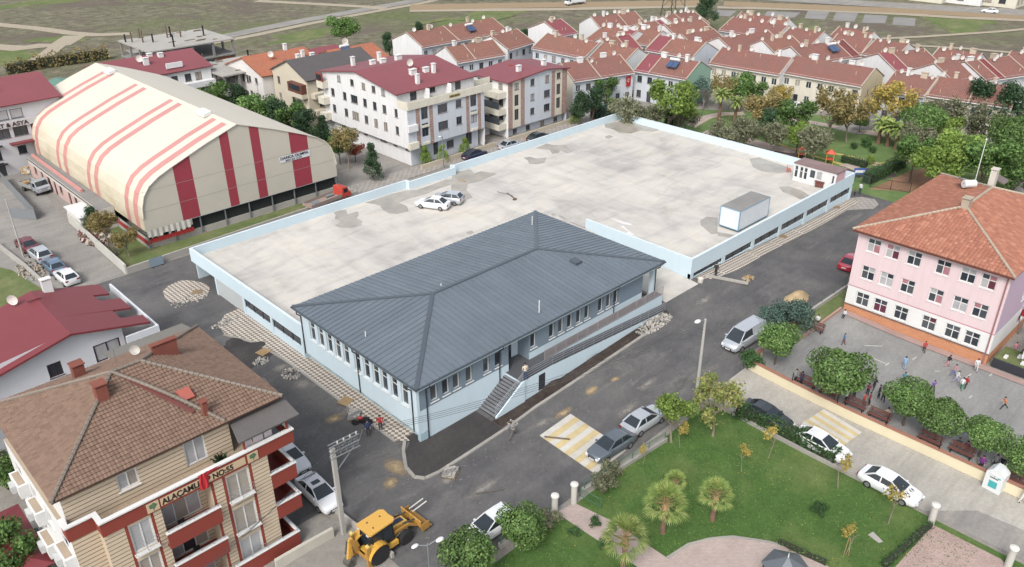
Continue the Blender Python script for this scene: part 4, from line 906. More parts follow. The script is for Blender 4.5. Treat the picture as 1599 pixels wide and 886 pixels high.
    for i in range(n): vc.tube(A_.lerp(B_, i/n)+Vector((0,0,.22*math.sin(math.pi*i/n))), A_.lerp(B_, (i+.93)/n)+Vector((0,0,.22*math.sin(math.pi*(i+.93)/n))), .14, .11, 6)
    vc.build('ridge_tiles', G['grey_ridge'], sh)['kind'] = 'stuff'; f_.build('flashing', M('flashing_maroon', S(124,70,66), .5, .1), sh)
    slope = lambda x, y: e[4]+2.75*min(x-e[0], e[2]-x, y-e[1], e[3]-y)/6.4
    brick = M('chimney_brick', S(142,78,62), .85, .2, 4)
    def on_roof(px, py, z): p = un(px, py, z); return p.x-X0, p.y-Y0
    for px, py, zz, w_, d_ in ((165,638,12.6,.7,.7), (124,586,12.6,.75,.7), (260,558,13.0,1.7,.3), (321,645,11.9,.35,.35)):
        x, y = on_roof(px, py, zz); chimney(sh, (x, y, slope(x, y)), w_, d_, .95, brick)
    x, y = on_roof(290, 618, 12.6); MB().obox((x, y, slope(x, y)+.18), (.42,0,0), (0,.42,.18), (0,-.05,.12)).build('roof_hatch', M('hatch_red', S(176,92,76), .6, .1), sh)
    x, y = on_roof(211, 548, 13.2); dish(sh, (x, y, slope(x, y)), -.5, .8); x, y = on_roof(182, 566, 13.2); an = MB(); z = slope(x, y); an.tube((x,y,z), (x,y,z+1.3), .02, n=5); an.beam((x-.4,y,z+1.25), (x+.5,y+.1,z+1.2), .02, .02); [an.beam((x-.3+i*.15,y-.25,z+1.24), (x-.3+i*.15,y+.25,z+1.24), .012, .012) for i in range(6)]; an.build('antenna', G['galv'], sh)
    # grey felt canopy over the right terrace corner with its posts
    cp = sheet(b, [((10.3,-.25,10.55), (1,0,0), (0,.985,.17), [(0,0),(4.4,0),(4.4,4.5),(1.0,4.5)])], G['shingle_grey'], 'terrace_canopy', .12)
    for x, y in ((13.85,.1), (10.75,.1), (13.85,3.9)): MB().box(x-.06, y-.06, T, x+.06, y+.06, 10.5+y*.17).build('canopy_post', BRICKRED, cp)
    cp2 = sheet(b, [((8.5,14.0,10.6), (1,0,0), (0,.97,-.2), [(0,0),(6.3,0),(6.3,4.4),(0,4.4)])], G['felt_grey'], 'rear_canopy', .12)
    for x in (8.8, 14.4): MB().box(x-.06, 18.0, 0, x+.06, 18.12, 9.7).build('canopy_post', G['white_paint'], cp2)
    return b
brown_block()
# things on its terraces
def pot_plant(p, label, h=.9):
    t = thing('potted_plant', label, 'plant', p); MB().lathe((0,0,0), [(.13,0),(.2,.3),(.2,.34)], 10).build('pot', M('clay_pot', S(164,96,72), .8, .1), t)
    r_ = random.Random(5); m = MB()
    for i in range(90):
        a, e = r_.uniform(0, 6.28), r_.uniform(.2, 1.4); L = r_.uniform(.4, 1)*h*.6; d = Vector((math.cos(a)*math.cos(e), math.sin(a)*math.cos(e), math.sin(e))); s_ = d.orthogonal().normalized()*.05; o = Vector((0,0,.32)); q_ = o+d*L
        m.quad(o-s_*.3, o+s_*.3, q_+s_, q_-s_)
    m.build('leaves', LEAF['dark'], t)
def terrace_items():
    z = 8.5
    pot_plant((15.3, 43.3, z), 'bushy potted palm on the tan block roof terrace by the French window', 1.3); pot_plant((7.75, 42.85, z), 'small green pot plant in the left corner of the tan block roof terrace', .7)
    cl = [S(80,120,170), S(226,226,222), S(214,172,60), S(52,60,66), S(120,170,110)]
    t = thing('toy_heap', 'row of coloured toys along the roof terrace edge', 'toys', (12.6, 42.75, z))
    for i, (x, c) in enumerate(zip((0,.25,.55,.95,1.4), cl)): MB().ball((x, .05*(i % 2), .14), .16, .14, .14, 10, 6).build('toy', M('toy_%d' % i, c, .5, .05), t)
    f = MB(); n = 7                                               # red flag draped over the parapet
    P = lambda i, j: (i*.1-.3+.05*math.sin(j*.9+i), -.24-.05*math.sin(i*1.9)-.02*j*.2, 9.62-j*.17)
    for i in range(6):
        for j in range(7): f.quad(P(i,j), P(i,j+1), P(i+1,j+1), P(i+1,j))
    for i in range(8): f.quad((.1+i*.14,-.22+.02*(i % 2),9.35+i*.03), (.24+i*.14,-.22+.02*((i+1) % 2),9.38+i*.03), (.24+i*.14,-.2,9.6), (.1+i*.14,-.2,9.6))
    o = f.build('red_flag', [G['red_cloth']], None, (13.6, 42.4, 0)); tag(o, 'red flag draped over the parapet lettering of the tan block', 'flag')
    L = MB(); L.tube((16.7,42.75,9.95), (19.6,42.75,9.95), .01, n=4); wl = thing('washing_line', 'white washing hung under the grey terrace canopy', 'washing', (0,0,0)); L.build('line', G['wire'], wl)
    for i, (x, w_, h) in enumerate(((16.8,.5,.7), (17.4,.7,.5), (18.2,.55,.45))): MB().box(x,42.73,9.95-h,x+w_,42.77,9.97).build('cloth', M('laundry_%d' % i, S(226,214,218), .9, .1), wl)
    for lx, ly, zz, lb in ((11.9,42.7,5.6,'top recessed balcony'), (12.4,42.7,2.9,'middle recessed balcony')):
        t = thing('balcony_chair', 'dark chair on the %s of the tan block' % lb, 'chair', (lx, ly, zz)); MB().box(-.22,-.22,.4,.22,.22,.45).build('seat', G['black_plastic'], t); MB().box(-.22,.18,.455,.22,.22,.9).build('backrest', G['black_plastic'], t)
        for x in (-.2,.16):
            for y in (-.2,.16): MB().box(x,y,0,x+.04,y+.04,.398).build('leg', G['black_plastic'], t)
# ================================================================ pink school
def brick_mat(name, a, c, mortar, bw, rh, ms=.012):
    m, t, b = base(name, .85, 0, .2); g = node(t, 'ShaderNodeNewGeometry'); sp = node(t, 'ShaderNodeSeparateXYZ'); t.links.new(g.outputs['Position'], sp.inputs[0])
    ad = node(t, 'ShaderNodeMath', operation='ADD'); t.links.new(sp.outputs[0], ad.inputs[0]); t.links.new(sp.outputs[1], ad.inputs[1]); cb = node(t, 'ShaderNodeCombineXYZ'); t.links.new(ad.outputs[0], cb.inputs[0]); t.links.new(sp.outputs[2], cb.inputs[1])
    k = node(t, 'ShaderNodeTexBrick'); t.links.new(cb.outputs[0], k.inputs['Vector']); k.inputs['Scale'].default_value = 1; k.inputs['Brick Width'].default_value = bw; k.inputs['Row Height'].default_value = rh; k.inputs['Mortar Size'].default_value = ms
    k.inputs['Color1'].default_value = (*a, 1); k.inputs['Color2'].default_value = (*c, 1); k.inputs['Mortar'].default_value = (*mortar, 1); t.links.new(k.outputs[0], b.inputs['Base Color']); bump(t, b, k.outputs['Fac'], -.01, .6); return m
brick_mat('orange_brick', S(196,122,82), S(210,140,98), S(206,164,130), .5, .14, .02)
brick_mat('stone_cladding', S(168,138,126), S(184,156,144), S(150,124,114), .5, .4, .03)
def school():
    X0, Y0, W_, D_, H_ = 77.9, 16.2, 21, 14.3, 9.45; zb = .35
    b = thing('school_building', 'pink three-storey school with orange tiled hip roof and brick base', 'building', (X0, Y0, 0))
    mats = [M('school_pink', S(228,204,207), .75, .04, .5, streak=.08), G['white_paint'], G['orange_brick'], M('rose_band', S(196,140,150), .7, .05), M('lilac_pink', S(196,172,192), .75, .05)]
    # facade to the yard (faces -X): columns from right... local x runs towards -Y
    ys = [28.79, 26.89, 24.77, 22.02, 19.77, 17.97]; w_ = 1.38
    st = dict(fm=G['white_paint'], cols=2, rows=2, fw=.09, dp=.16, sill=.05, panes=GL+CURT[:1]+PINKC, split=True); st0 = dict(st, panes=GL+[PINKC[1]])
    wins = [(Y0+D_-y, z-.75-(-.3), w_, 1.5, s_) for y in ys for z, s_ in ((8.35, st), (5.28, st), (2.22, st0))]
    m = MB(); pn = lambda x, z: 2 if z < 1.2+.3 else (1 if z < 3.35+.3 else (3 if z < 3.47+.3 else 0))
    facade(b, m, (0, D_, -.3), -math.pi/2, D_, H_+.3, wins, paint=pn, zc=(1.5, 3.65, 3.77))
    wf = [(x, z-.7+.3, 1.5, 1.45, st) for x in (7, 10.5, 14, 17.5) for z in (8.35, 5.28)]+[(x, 1.9, 1.6, 2.2, st0) for x in (8.5,)]
    facade(b, m, (0, 0, -.3), 0, W_, H_+.3, wf, paint=lambda x, z: 2 if z < 1.5 else (1 if z < 3.65 else 4), zc=(1.5, 3.65))
    facade(b, m, (0+W_, 0, -.3), math.pi/2, D_, H_+.3, [], 0); facade(b, m, (W_, D_, -.3), math.pi, W_, H_+.3, [], 0); m.build('wall', mats, b)
    MB().box(-.09, -.06, 1.2, -.005, D_+.05, 1.3).build('brick_capping', M('capping', S(120,96,90), .8, .1), b); MB().box(-.1,.2,.1,-.005,.32,H_).build('downpipe', M('rose_pipe', S(160,110,112), .6, .1), b)
    e = (-.7, -.35, 21.6, D_+.45, 9.75); faces, ra, rb = hip_faces(*e, 2.45)
    sh = sheet(b, [(O, s_, t_, P) for _, O, s_, t_, P, _ in faces], M('tile_bed_red', S(120,66,52), .9, .1), 'roof', .22)
    for nm, O, s_, t_, P, cor in faces:
        tm = MB(); tiles(tm, O, s_, t_, P, .34, .42, .05, .06); tm.build('roof_tiles', G['school_tiles'], sh)['kind'] = 'stuff'
    c = MB()
    for p, q_ in ((ra,rb), ((e[0],e[1],e[4]),ra), ((e[0],e[3],e[4]),ra), ((e[2],e[1],e[4]),rb), ((e[2],e[3],e[4]),rb)):
        p, q_ = Vector(p)+Vector((0,0,.1)), Vector(q_)+Vector((0,0,.1)); n = int((q_-p).length/.4)
        for i in range(n): c.tube(p.lerp(q_, i/n), p.lerp(q_, (i+.94)/n), .15, .12, 6)
    c.build('ridge_tiles', G['ridge_cap'], sh)['kind'] = 'stuff'
    chimney(sh, (ra[0], ra[1], ra[2]+.1), .9, .7, .75, M('chimney_plaster', S(186,170,150), .8, .15, 3)); chimney(sh, (ra[0]+8.6, ra[1]+.5, ra[2]-.1), .8, .6, 1.6, M('chimney_plaster'if False else 'chimney_white', S(214,208,196), .8, .1))
    p = un(1512, 293, 11.6); x, y = p.x-X0, p.y-Y0; z = e[4]+2.45*min(y-e[1], e[3]-y)/((e[3]-e[1])/2)
    t = MB(); t.tube((x-.5,y+.4,z+.55), (x+.5,y-.4,z+.55), .42, n=14); t.build('water_tank', G['white_paint'], sh); t = MB(); t.obox((x+.7,y+.5,z+.35), (.9,.6,0), (-.35,.5,.3), (0,0,.04)); t.build('solar_panel', M('old_panel', S(120,104,98), .4, .2), sh)
    MB().obox((x+2.6,y-2.2,z+.95), (.8,.0,.0), (0,.6,.2), (0,0,.05)).build('solar_panel', M('old_panel', S(120,104,98)), sh)
    # canopy banner wall and planter at the corner of the side entrance
    q_ = MB(); q_.box(1.2,-2.6,1.4,8.5,-2.45,3.4); q_.build('banner_wall', G['white_paint'], b); lettering(b, 'ARI', .9, (1.7,-2.62,1.9), 0, M('banner_ink', S(60,72,96), .6, 0)) if False else None
    ln = MB()
    for i in range(9): ln.box(1.6+i*.22,-2.63,2.0+.25*(i % 3),1.72+i*.22,-2.605,2.6+.2*((i+1) % 3))
    ln.build('banner_print', M('banner_ink', S(60,72,96), .6, 0), b)
    return b
school()
# footpath, planter and flags at the school side entrance
drape('school_pavement', [(76.9,12), (77.85,12), (77.85,30.4), (76.9,29.5)], M('rose_paving', S(178,150,142), .85, .15, 2), .07)
t_ = thing('school_planter', 'dark walled flower bed with grass at the pink school side entrance', 'planter', (78.2, 12.6, hump(78.2,12.6)))
MB().box(0,0,-.2,.2,3.2,.9).build('wall', G['anthracite'], t_); MB().box(.2,0,-.2,3.4,.2,.9).build('wall', M('planter_white', S(206,202,196), .8, .1), t_); MB().box(.2,.2,0,3.4,3.2,.75).build('soil', G['rough_grass'], t_)
for x, y, w_ in ((.9,.8,.5), (1.9,1.4,.6), (1.0,2.3,.5)): MB().box(x,y,.752,x+w_,y+.3,.95).build('border_stone', G['white_paint'], t_)
p = at(1590, 523); t_ = thing('flag_stand', 'cluster of red flags on short poles beside the school entrance planter', 'flags', (p.x, p.y, p.z))
for i in range(4):
    a = i*1.2; o = MB().tube((0,0,0), (.5*math.cos(a),.5*math.sin(a),2.6), .03, n=6).build('pole', G['rail_metal'], t_); f = MB()
    for j in range(4): f.quad(*[(.5*math.cos(a)+k[0]*.22*math.cos(a+1)+.06*math.sin(k[0]*2), .5*math.sin(a)+k[0]*.22*math.sin(a+1), 2.55-k[1]*.75) for k in ((j,0),(j+1,0),(j+1,1),(j,1))])
    f.build('flag', G['red_cloth'], o)

# ================================================================ white apartment pair behind the deck
def aw(**k): return dict(dict(fm=M('brown_frame', S(104,90,84), .6, .05), cols=2, rows=1, fw=.07, dp=.12, sill=.06, panes=GL+GL+CURT), **k)
CREAM = M('cream_render', S(226,220,202), .75, .06, .6, streak=.12); WR = M('white_render', S(236,236,236), .7, .05, .5, streak=.12); GREYW = M('grey_and_shade_render', S(208,214,222), .7, .05, .5, streak=.12)  # grey render; on the white block's front it paints in the shade
def apt_one():
    X0, Y0 = 72.8, 98.5; b = thing('white_apartment_block', 'white four-storey apartment block with maroon roof and cream terrace parapets behind the deck', 'building', (X0, Y0, 0))
    W_, D_ = 15.6, 23; w1 = aw(); ww = aw(cols=3); J = 3.0; mats = [WR, GREYW, G['stone_cladding'], CREAM, M('terrace_floor', S(190,184,172), .8, .1)]
    cols = [118.7, 115.2, 112.5, 109.5, 106.85, 104.3, 101.2]; m = MB()
    L = lambda y: Y0+D_-y
    wins = [(L(y), z-.65-J, 1.9 if i == 2 else 1.0, 1.35, ww if i == 2 else w1) for i, y in enumerate(cols) for z in (5.35, 8.08)]+[(L(y), 10.8-.6-J, 1.0, 1.25, w1) for y in (116.4, 112.7, 109.5, 106.8, 104.25)]
    # side facing the hall, with gabled head
    facade(b, m, (0, D_, J), -math.pi/2, D_, 11.3-J, [w_ for w_ in wins if w_[1]+J < 9.4]+[], 0, zc=(9.6-J,)) if False else None
    facade(b, m, (0, D_, J), -math.pi/2, D_-2.4, 11.3-J, [w_ for w_ in wins if w_[0] < D_-2.6], 0); facade(b, m, (0, 2.4, J), -math.pi/2, 2.4, 9.5-J, [(w_[0]-(D_-2.4), *w_[1:]) for w_ in wins if w_[0] >= D_-2.6], 0)
    m.poly([(0,D_,11.3), (0,2.4,11.3), (0,(D_+2.4)/2,12.95)], 0)
    facade(b, m, (.8, D_, -.3), -math.pi/2, D_-.8, J+.3, [(L(y), 2.55, 1.6 if i == 2 else 1.0, .95, w1) for i, y in enumerate((117.7, 111.2, 106.3, 103.2, 100.1))], 0)
    # front
    tall = aw(cols=2, sill=0, panes=GL+CURT[:1])
    fx = [(1.6,0), (3.2,1), (7.0,0), (10.6,0), (13.6,1)]
    wf = [(3.3, z-1.0-J, 1.3, 2.1, tall) for z in (5.35, 8.08)]+[(6.9, z-.75-J, 2.0, 1.4, ww) for z in (5.35, 8.08)]+[(10.2, z-.6-J, 1.2, 1.3, w1) for z in (5.35, 8.08)]+[(13.3, z-1.0-J, 1.3, 2.1, tall) for z in (5.35, 8.08)]
    pnt = lambda x, z: 2 if (1.6 < x < 2.35 or 4.2 < x < 4.95 or 11.7 < x < 12.4 or 14.2 < x < 14.9) else 1
    facade(b, m, (0, 0, J), 0, W_, 9.5-J, wf, paint=pnt, xc=(1.6,2.35,4.2,4.95,11.7,12.4,14.2,14.9)); facade(b, m, (.8, .8, -.3), 0, W_-1.6, J+.3, [(2.6, .9, 1.0, 2.0, tall), (5.0, .9, 1.0, 2.0, tall), (8, 1.3, 1.5, 1.3, w1), (12, .9, 1.3, 2.1, tall)], 1)
    m.quad((0,0,J), (0,D_,J), (.8,D_,J), (.8,0,J)); m.quad((0.8,0,J), (.8,.8,J), (W_,.8,J), (W_,0,J))
    facade(b, m, (W_, 0, -.3), math.pi/2, D_, 9.8, [(y, z-.6+.3, 1.0, 1.3, w1) for y in (4,8,12) for z in (5.35,8.08)], 0); facade(b, m, (W_, D_, -.3), math.pi, W_, 11.6, [], 0)
    # recessed attic storey and its terrace
    m.quad((0,0,9.5), (W_,0,9.5), (W_,2.4,9.5), (0,2.4,9.5), mi=4); facade(b, m, (0, 2.4, 9.5), 0, W_, 1.8, [(3.2, .05, 1.3, 1.7, tall), (7.0, .6, 1.1, 1.1, w1), (12.2, .05, 1.2, 1.7, tall)], 0); facade(b, m, (W_, 2.4, 9.5), math.pi/2, D_-2.4, 1.8, [], 0); m.poly([(W_,2.4,11.3), (W_,D_,11.3), (W_,(D_+2.4)/2,12.95)], 0)
    for x in (5.2, 9.6): m.box(x, 1.0, 9.5, x+.12, 2.39, 11.2, 0)
    m.build('wall', mats, b)
    p = MB(); p.box(-.06,-.3,9.1,W_+1.6,-.12,10.25); p.box(-.06,-.118,9.1,.12,2.38,10.25); p.build('parapet', CREAM, b); ss = MB().box(8.1,-.33,9.45,10.3,-.305,9.9).build('name_plaque', M('brass_plaque', S(170,150,90), .5, .2), b)
    lettering(ss, 'EMEK APT', .34, (8.25,-.335,9.55), 0, M('sign_ink', S(40,26,24)), 1.05) if False else MB().box(8.3,-.34,9.6,9.0,-.331,9.75).build('plaque_print', M('sign_ink', S(40,26,24)), ss) and MB().box(9.2,-.34,9.6,10.1,-.331,9.75).build('plaque_print', M('sign_ink', S(40,26,24)), ss)
    for z in (3.0, 5.75):                                         # corner balcony fronts on the left, rounded stacks
        o = MB().box(-.25,-.55,z,1.55,-.005,z+1.0).build('balcony', WR if z > 3.1 else CREAM, b)
        for x in (2.7, 12.7): MB().box(x-.05,-.2,z+.1,x+1.3,-.005,z+.45).build('window_apron', CREAM, b)
    for z in (3.2, 5.9, 8.6):
        o = MB().box(-1.1,D_-1.6,z,-.005,D_+.2,z+1.2).build('balcony', CREAM, b)
    o = MB().box(-1.15,D_-1.7,9.85,-.9,D_+.2,11.1).build('balcony_glazing', BRICKRED, b); MB().box(-1.18,D_-1.5,10.0,-1.155,D_,10.9).build('pane', GL[0], o)
    sh = sheet(b, gable(-.3, 2.4, W_+.1, D_, 11.3, 1.65, 'x', .55, .15), G['maroon_metal'], 'roof', .16)
    zr = lambda y: 11.3+1.65*(1-abs(y-(D_+2.4)/2)/((D_-2.4)/2))
    for px, py, zz, k in ((645,119,11.8,0), (652,128,11.8,1), (677,110,12.3,1), (622,93,12.6,0), (582,99,12.6,2), (598,97,12.7,2), (592,88,12.7,1), (551,97,12.4,1), (665,110,12.3,2)):
        q_ = un(px, py, zz); x, y = q_.x-X0, q_.y-Y0
        if 0 < y < D_ and x < W_+4: chimney(sh, (x, y, zr(y)), *((1.1,.7,.7) if k == 0 else (.55,.55,1.35) if k == 1 else (.95,.6,.6)))
    q_ = un(640, 103, 12.8); dish(sh, (q_.x-X0, q_.y-Y0, zr(q_.y-Y0)), -.4, 1.2); MB().lathe((9,9,zr(9)-.05), [(.6,0),(.5,.2),(.3,.28)], 10).build('roof_vent', BRICKRED, sh)
    # stub of side roof to the right between the blocks
    MB().box(W_-.1,3.9,8.9,W_+4.9,4.05,9.9).build('link_parapet', CREAM, b)
    MB().box(W_+.01,4,-.3,W_+4.8,17,8.6).build('stair_core', WR, b)
apt_one()
def apt_two():
    X0, Y0 = 93.8, 98.5; b = thing('pale_apartment_block', 'pale grey and stone striped apartment block with maroon roof right of the white block', 'building', (X0, Y0, 0))
    W_, D_, J, E_ = 14.5, 9, 1.5, 9.6; m = MB(); w1 = aw(); tall = aw(cols=2, sill=0, panes=GL+CURT[:1]); mats = [GREYW, G['stone_cladding'], CREAM, WR]
    zs = [2.75, 5.2, 7.75]
    wf = [(x, z-J, 1.0, 1.25 if k else 1.9, tall if not k else w1) for z in zs[:2] for x, k in ((2.0,0), (12.3,0))]+[(5.8, z+.15-J, 1.0, 1.2, w1) for z in zs]+[(9.4, z+.05-J, 1.5 if z < 7 else 1.0, 1.3, aw(cols=3) if z < 7 else w1) for z in zs]+[(x, zs[2]+.2-J, 1.0, 1.1, w1) for x in (2.0, 12.3)]
    pnt = lambda x, z: 1 if (.0 < x < 1.05 or 2.95 < x < 3.9 or 10.5 < x < 11.4 or 13.2 < x) else (2 if x < 3 or x > 11.4 else 0)
    facade(b, m, (0, 0, J), 0, W_, E_-J, wf, paint=pnt, xc=(1.05,2.95,3.9,10.5,11.4,13.2)); facade(b, m, (.6,.7,-1.2), 0, W_-1, J+1.2, [(x, 1.3, 1.0, .9, w1) for x in (1.6,4.8,8.4,11.8)], 0); m.quad((0,0,J), (0,.7,J), (W_,.7,J), (W_,0,J))
    m.poly([(0,0,E_), (W_,0,E_), (W_*.62,0,E_+.75)], 0)
    facade(b, m, (0, D_, -1.2), -math.pi/2, D_, E_+1.2, [(y, z+1.35, 1.1, 1.2, w1) for y in (2,4.6,7.2) for z in zs], 3); facade(b, m, (W_,0,-1.2), math.pi/2, D_, E_+1.2, [], 0); facade(b, m, (W_,D_,-1.2), math.pi, W_, E_+1.2, [], 0); m.build('wall', mats, b)
    for z in (1.5, 4.1, 6.9):
        o = MB().box(-1.8,.4,z,-.005,8.6,z+1.05).build('balcony', CREAM, b); MB().box(-1.78,.42,z+1.06,-1.7,8.5,z+2.2).build('balcony_screen', GL[1], o) if z < 5 else None
    MB().box(W_+.005,2,1.6,W_+1.2,6,2.6).build('balcony', CREAM, b)
    k = 9.0; h1, h2 = W_*.62+.4, W_*.38+.4; r_ = .75
    sh = sheet(b, [((-.4,D_+.3,E_),(0,-1,0),Vector((h1,0,r_)).normalized(),[(0,0),(D_+.7,0),(D_+.7,math.hypot(h1,r_)),(0,math.hypot(h1,r_))]), ((W_+.4,-.4,E_),(0,1,0),Vector((-h2,0,r_)).normalized(),[(0,0),(D_+.7,0),(D_+.7,math.hypot(h2,r_)),(0,math.hypot(h2,r_))])], G['maroon_metal'], 'roof', .2)
    for px, py, zz in ((810,110,10.2), (849,100,10.3)): q_ = un(px, py, zz); chimney(sh, (q_.x-X0, q_.y-Y0, 10.0), .8, .6, .9)
    q_ = un(798,102,10.2); MB().lathe((q_.x-X0,q_.y-Y0,9.9), [(.7,0),(.6,.25),(.3,.35)], 10).build('roof_vent', BRICKRED, sh)
apt_two()

# ================================================================ striped sports hall
def hall():
    X0, X1, Y0, Y1 = 31.65, 59.35, 98.0, 146.0; c = (X1-X0)/2; b = thing('sports_hall', 'cream membrane sports hall with red stripes and curved sides', 'sports hall', (X0, Y0, 0))
    prof = [(0,2.4), (.0,4.2), (.18,5.6), (.65,6.9), (1.5,8.0), (2.8,8.85), (4.6,9.65), (9.2,11.45), (c,13.05)]; prof = prof+[(2*c-x, z) for x, z in prof[-2::-1]]
    D_ = Y1-Y0; mem = M('membrane', S(224,218,202), .55, .05, .35); dirty = M('membrane_grey', S(212,208,192), .6, .1, .6)
    m, t, bs = base('membrane_roof', .5, 0, .4); p = pos(t); sp = node(t, 'ShaderNodeSeparateXYZ'); t.links.new(p, sp.inputs[0])
    gr = ramp(t, noise(t, pos(t, (1,.25,.6)), .7, 6, .7), [(.35, S(190,174,138)), (.6, S(222,212,186))]); hgt = node(t, 'ShaderNodeMapRange'); hgt.inputs[1].default_value = 2.5; hgt.inputs[2].default_value = 9.0; t.links.new(sp.outputs[2], hgt.inputs[0])
    t.links.new(mixc(t, hgt.outputs[0], gr, mixc(t, noise(t, p, .4, 4), S(216,208,188), S(224,217,200))), bs.inputs['Base Color'])
    r_ = MB()
    for (x, z), (x2, z2) in zip(prof, prof[1:]):
        for k in range(12): r_.quad((x,D_*(k+1)/12,z), (x,D_*k/12,z), (x2,D_*k/12,z2), (x2,D_*(k+1)/12,z2))
    rf = r_.build('membrane_roof', m, b, smooth=True, sharp=50)
    # painted-on red stripe pairs run over the near slope
    ys = [atX(20+x/2.953, 90+y/2.953, 31.75).y-Y0 for x, y in ((95,400),(122,422),(222,500),(257,528),(367,610),(402,636),(541,731),(582,760))]
    nrm = []
    for i, y in enumerate(ys):
        s_ = MB(); w_ = 1.35 if i % 2 else 1.2
        for (x, z), (x2, z2) in zip(prof[:8], prof[1:8]+[(c,13)]):
            if x2 > c-1.1: continue
            n = Vector((-(z2-z), 0, x2-x)).normalized()*.012; s_.quad((x+n.x,y+w_/2,z+n.z), (x+n.x,y-w_/2,z+n.z), (x2+n.x,y-w_/2,z2+n.z), (x2+n.x,y+w_/2,z2+n.z))
        (x, z), (x2, z2) = prof[7], (c-.6, 11.45+(c-9.8)*(1.6/(c-9.2))); n = Vector((-(z2-z),0,x2-x)).normalized()*.012; s_.quad((x+n.x,y+w_/2,z+n.z), (x+n.x,y-w_/2,z+n.z), (x2+n.x,y-w_/2,z2+n.z), (x2+n.x,y+w_/2,z2+n.z))
        s_.build('roof_stripe', M('stripe_pink', S(206,142,136), .6, .08), rf)
    # gable cloth
    zat = lambda x: next(z+(z2-z)*(x-a)/(a2-a) for (a, z), (a2, z2) in zip(prof, prof[1:]) if a <= x <= a2 and a2 > a)
    red = [(36.45,38.75), (42.95,44.2), (47.1,48.4), (52.6,55.3)]; xs = sorted({0.01, 2*c-.01, *[a-X0 for q_ in red for a in q_], *[x for x, z in prof if 0 < x < 2*c]}); gm = MB()
    for a, d in zip(xs, xs[1:]): gm.quad((a,0,2.4), (d,0,2.4), (d,0,zat(d)), (a,0,zat(a)), mi=1 if any(q_[0]-X0-.01 <= a and d <= q_[1]-X0+.01 for q_ in red) else 0)
    gm.quad((0,0,2.4), (.01,0,2.4), (.01,0,zat(.01)), (0,0,2.6)); ga = gm.build('gable_cloth', [M('gable_beige', S(206,199,183), .7, .08, .5), M('gable_red', S(164,54,70), .65, .1, .6)], b)
    e_ = MB(); [e_.beam((x,.0,z), (x2,.0,z2), .35, .1) for (x, z), (x2, z2) in zip(prof[1:], prof[2:-1])]; e_.build('edge_flap', mem, b)
    seam = MB(); [seam.box(.1,-.012,z,2*c-.1,-.004,z+.04) for z in (4.9, 7.4)]; seam.build('seam', M('seam_grey', S(168,160,146), .7, .1), ga)
    # banner
    bn = MB().box(50.75-X0,-.06,6.42,55.45-X0,-.03,7.3).build('banner', M('banner_white', S(222,224,228), .6, .06), b); ink = M('navy_ink', S(44,48,62), .6, 0)
    lettering(bn, 'DARICA OLIMPIA', .52, (50.85-X0,-.065,6.86), 0, ink, 1.08); lettering(bn, '0537 367 12 04', .34, (51.6-X0,-.065,6.5), 0, ink, 1.15)
    # ridge caps/vents
    for px, py in ((338,173), (185,110)):
        q_ = un(px, py, 13); MB().obox((c-.7, q_.y-Y0, 13.1), (.55,0,.14), (0,1.2,0), (0,0,.22)).build('ridge_vent', G['white_paint'], rf)
    # gable steel legs, dark netting, low wall, near side skirt
    for i in range(9):
        x = .15+(2*c-.3)*i/8; MB().box(x-.07,.1,0,x+.07,.24,2.45).build('leg', G['galv'], b)
    nt_ = MB(); nt_.box(.2,.5,.6,2*c-.2,.53,2.6); nt_.build('netting', M('net_black', S(40,46,46), .9, .2, 4), b); MB().box(.1,.3,-.1,2*c-.1,.46,.75).build('low_wall', G['concrete'], b)
    MB().box(.0,.2,-.1,.3,14,1.2).build('side_wall', G['concrete'], b); MB().box(-.04,.1,.55,-.005,12.5,1.15).build('red_skirt', G['red_paint'], b)
    MB().box(.35,14,.2,.4,D_-.2,2.6).build('side_netting', M('net_black', S(40,46,46)), b)
    # torn cloth hanging at the near corner
    tc = MB(); rr = random.Random(3)
    for i in range(16):
        x = .1+i*.36; y = -.1-.12*(i % 2); h = 1.0+rr.uniform(-.25,.2); tc.quad((x,y,2.45-h), (x+.36,-.1-.12*((i+1) % 2),2.45-h+.05), (x+.36,-.08-.1*((i+1) % 2),2.5), (x,-.08-.1*(i % 2),2.5))
    cl = tc.build('torn_cloth', M('torn_white', S(206,202,192), .8, .2, 3), b); tc = MB()
    for i in range(16): x = .1+i*.36; tc.box(x,-.3,.85,x+.3,-.27,1.4)
    tc.build('red_hem', G['red_paint'], cl)
    # bottom edge rail and guy ropes
    MB().tube((0,-.02,2.4), (2*c,-.02,2.4), .05, n=6).build('bottom_rail', G['galv'], b)
hall()
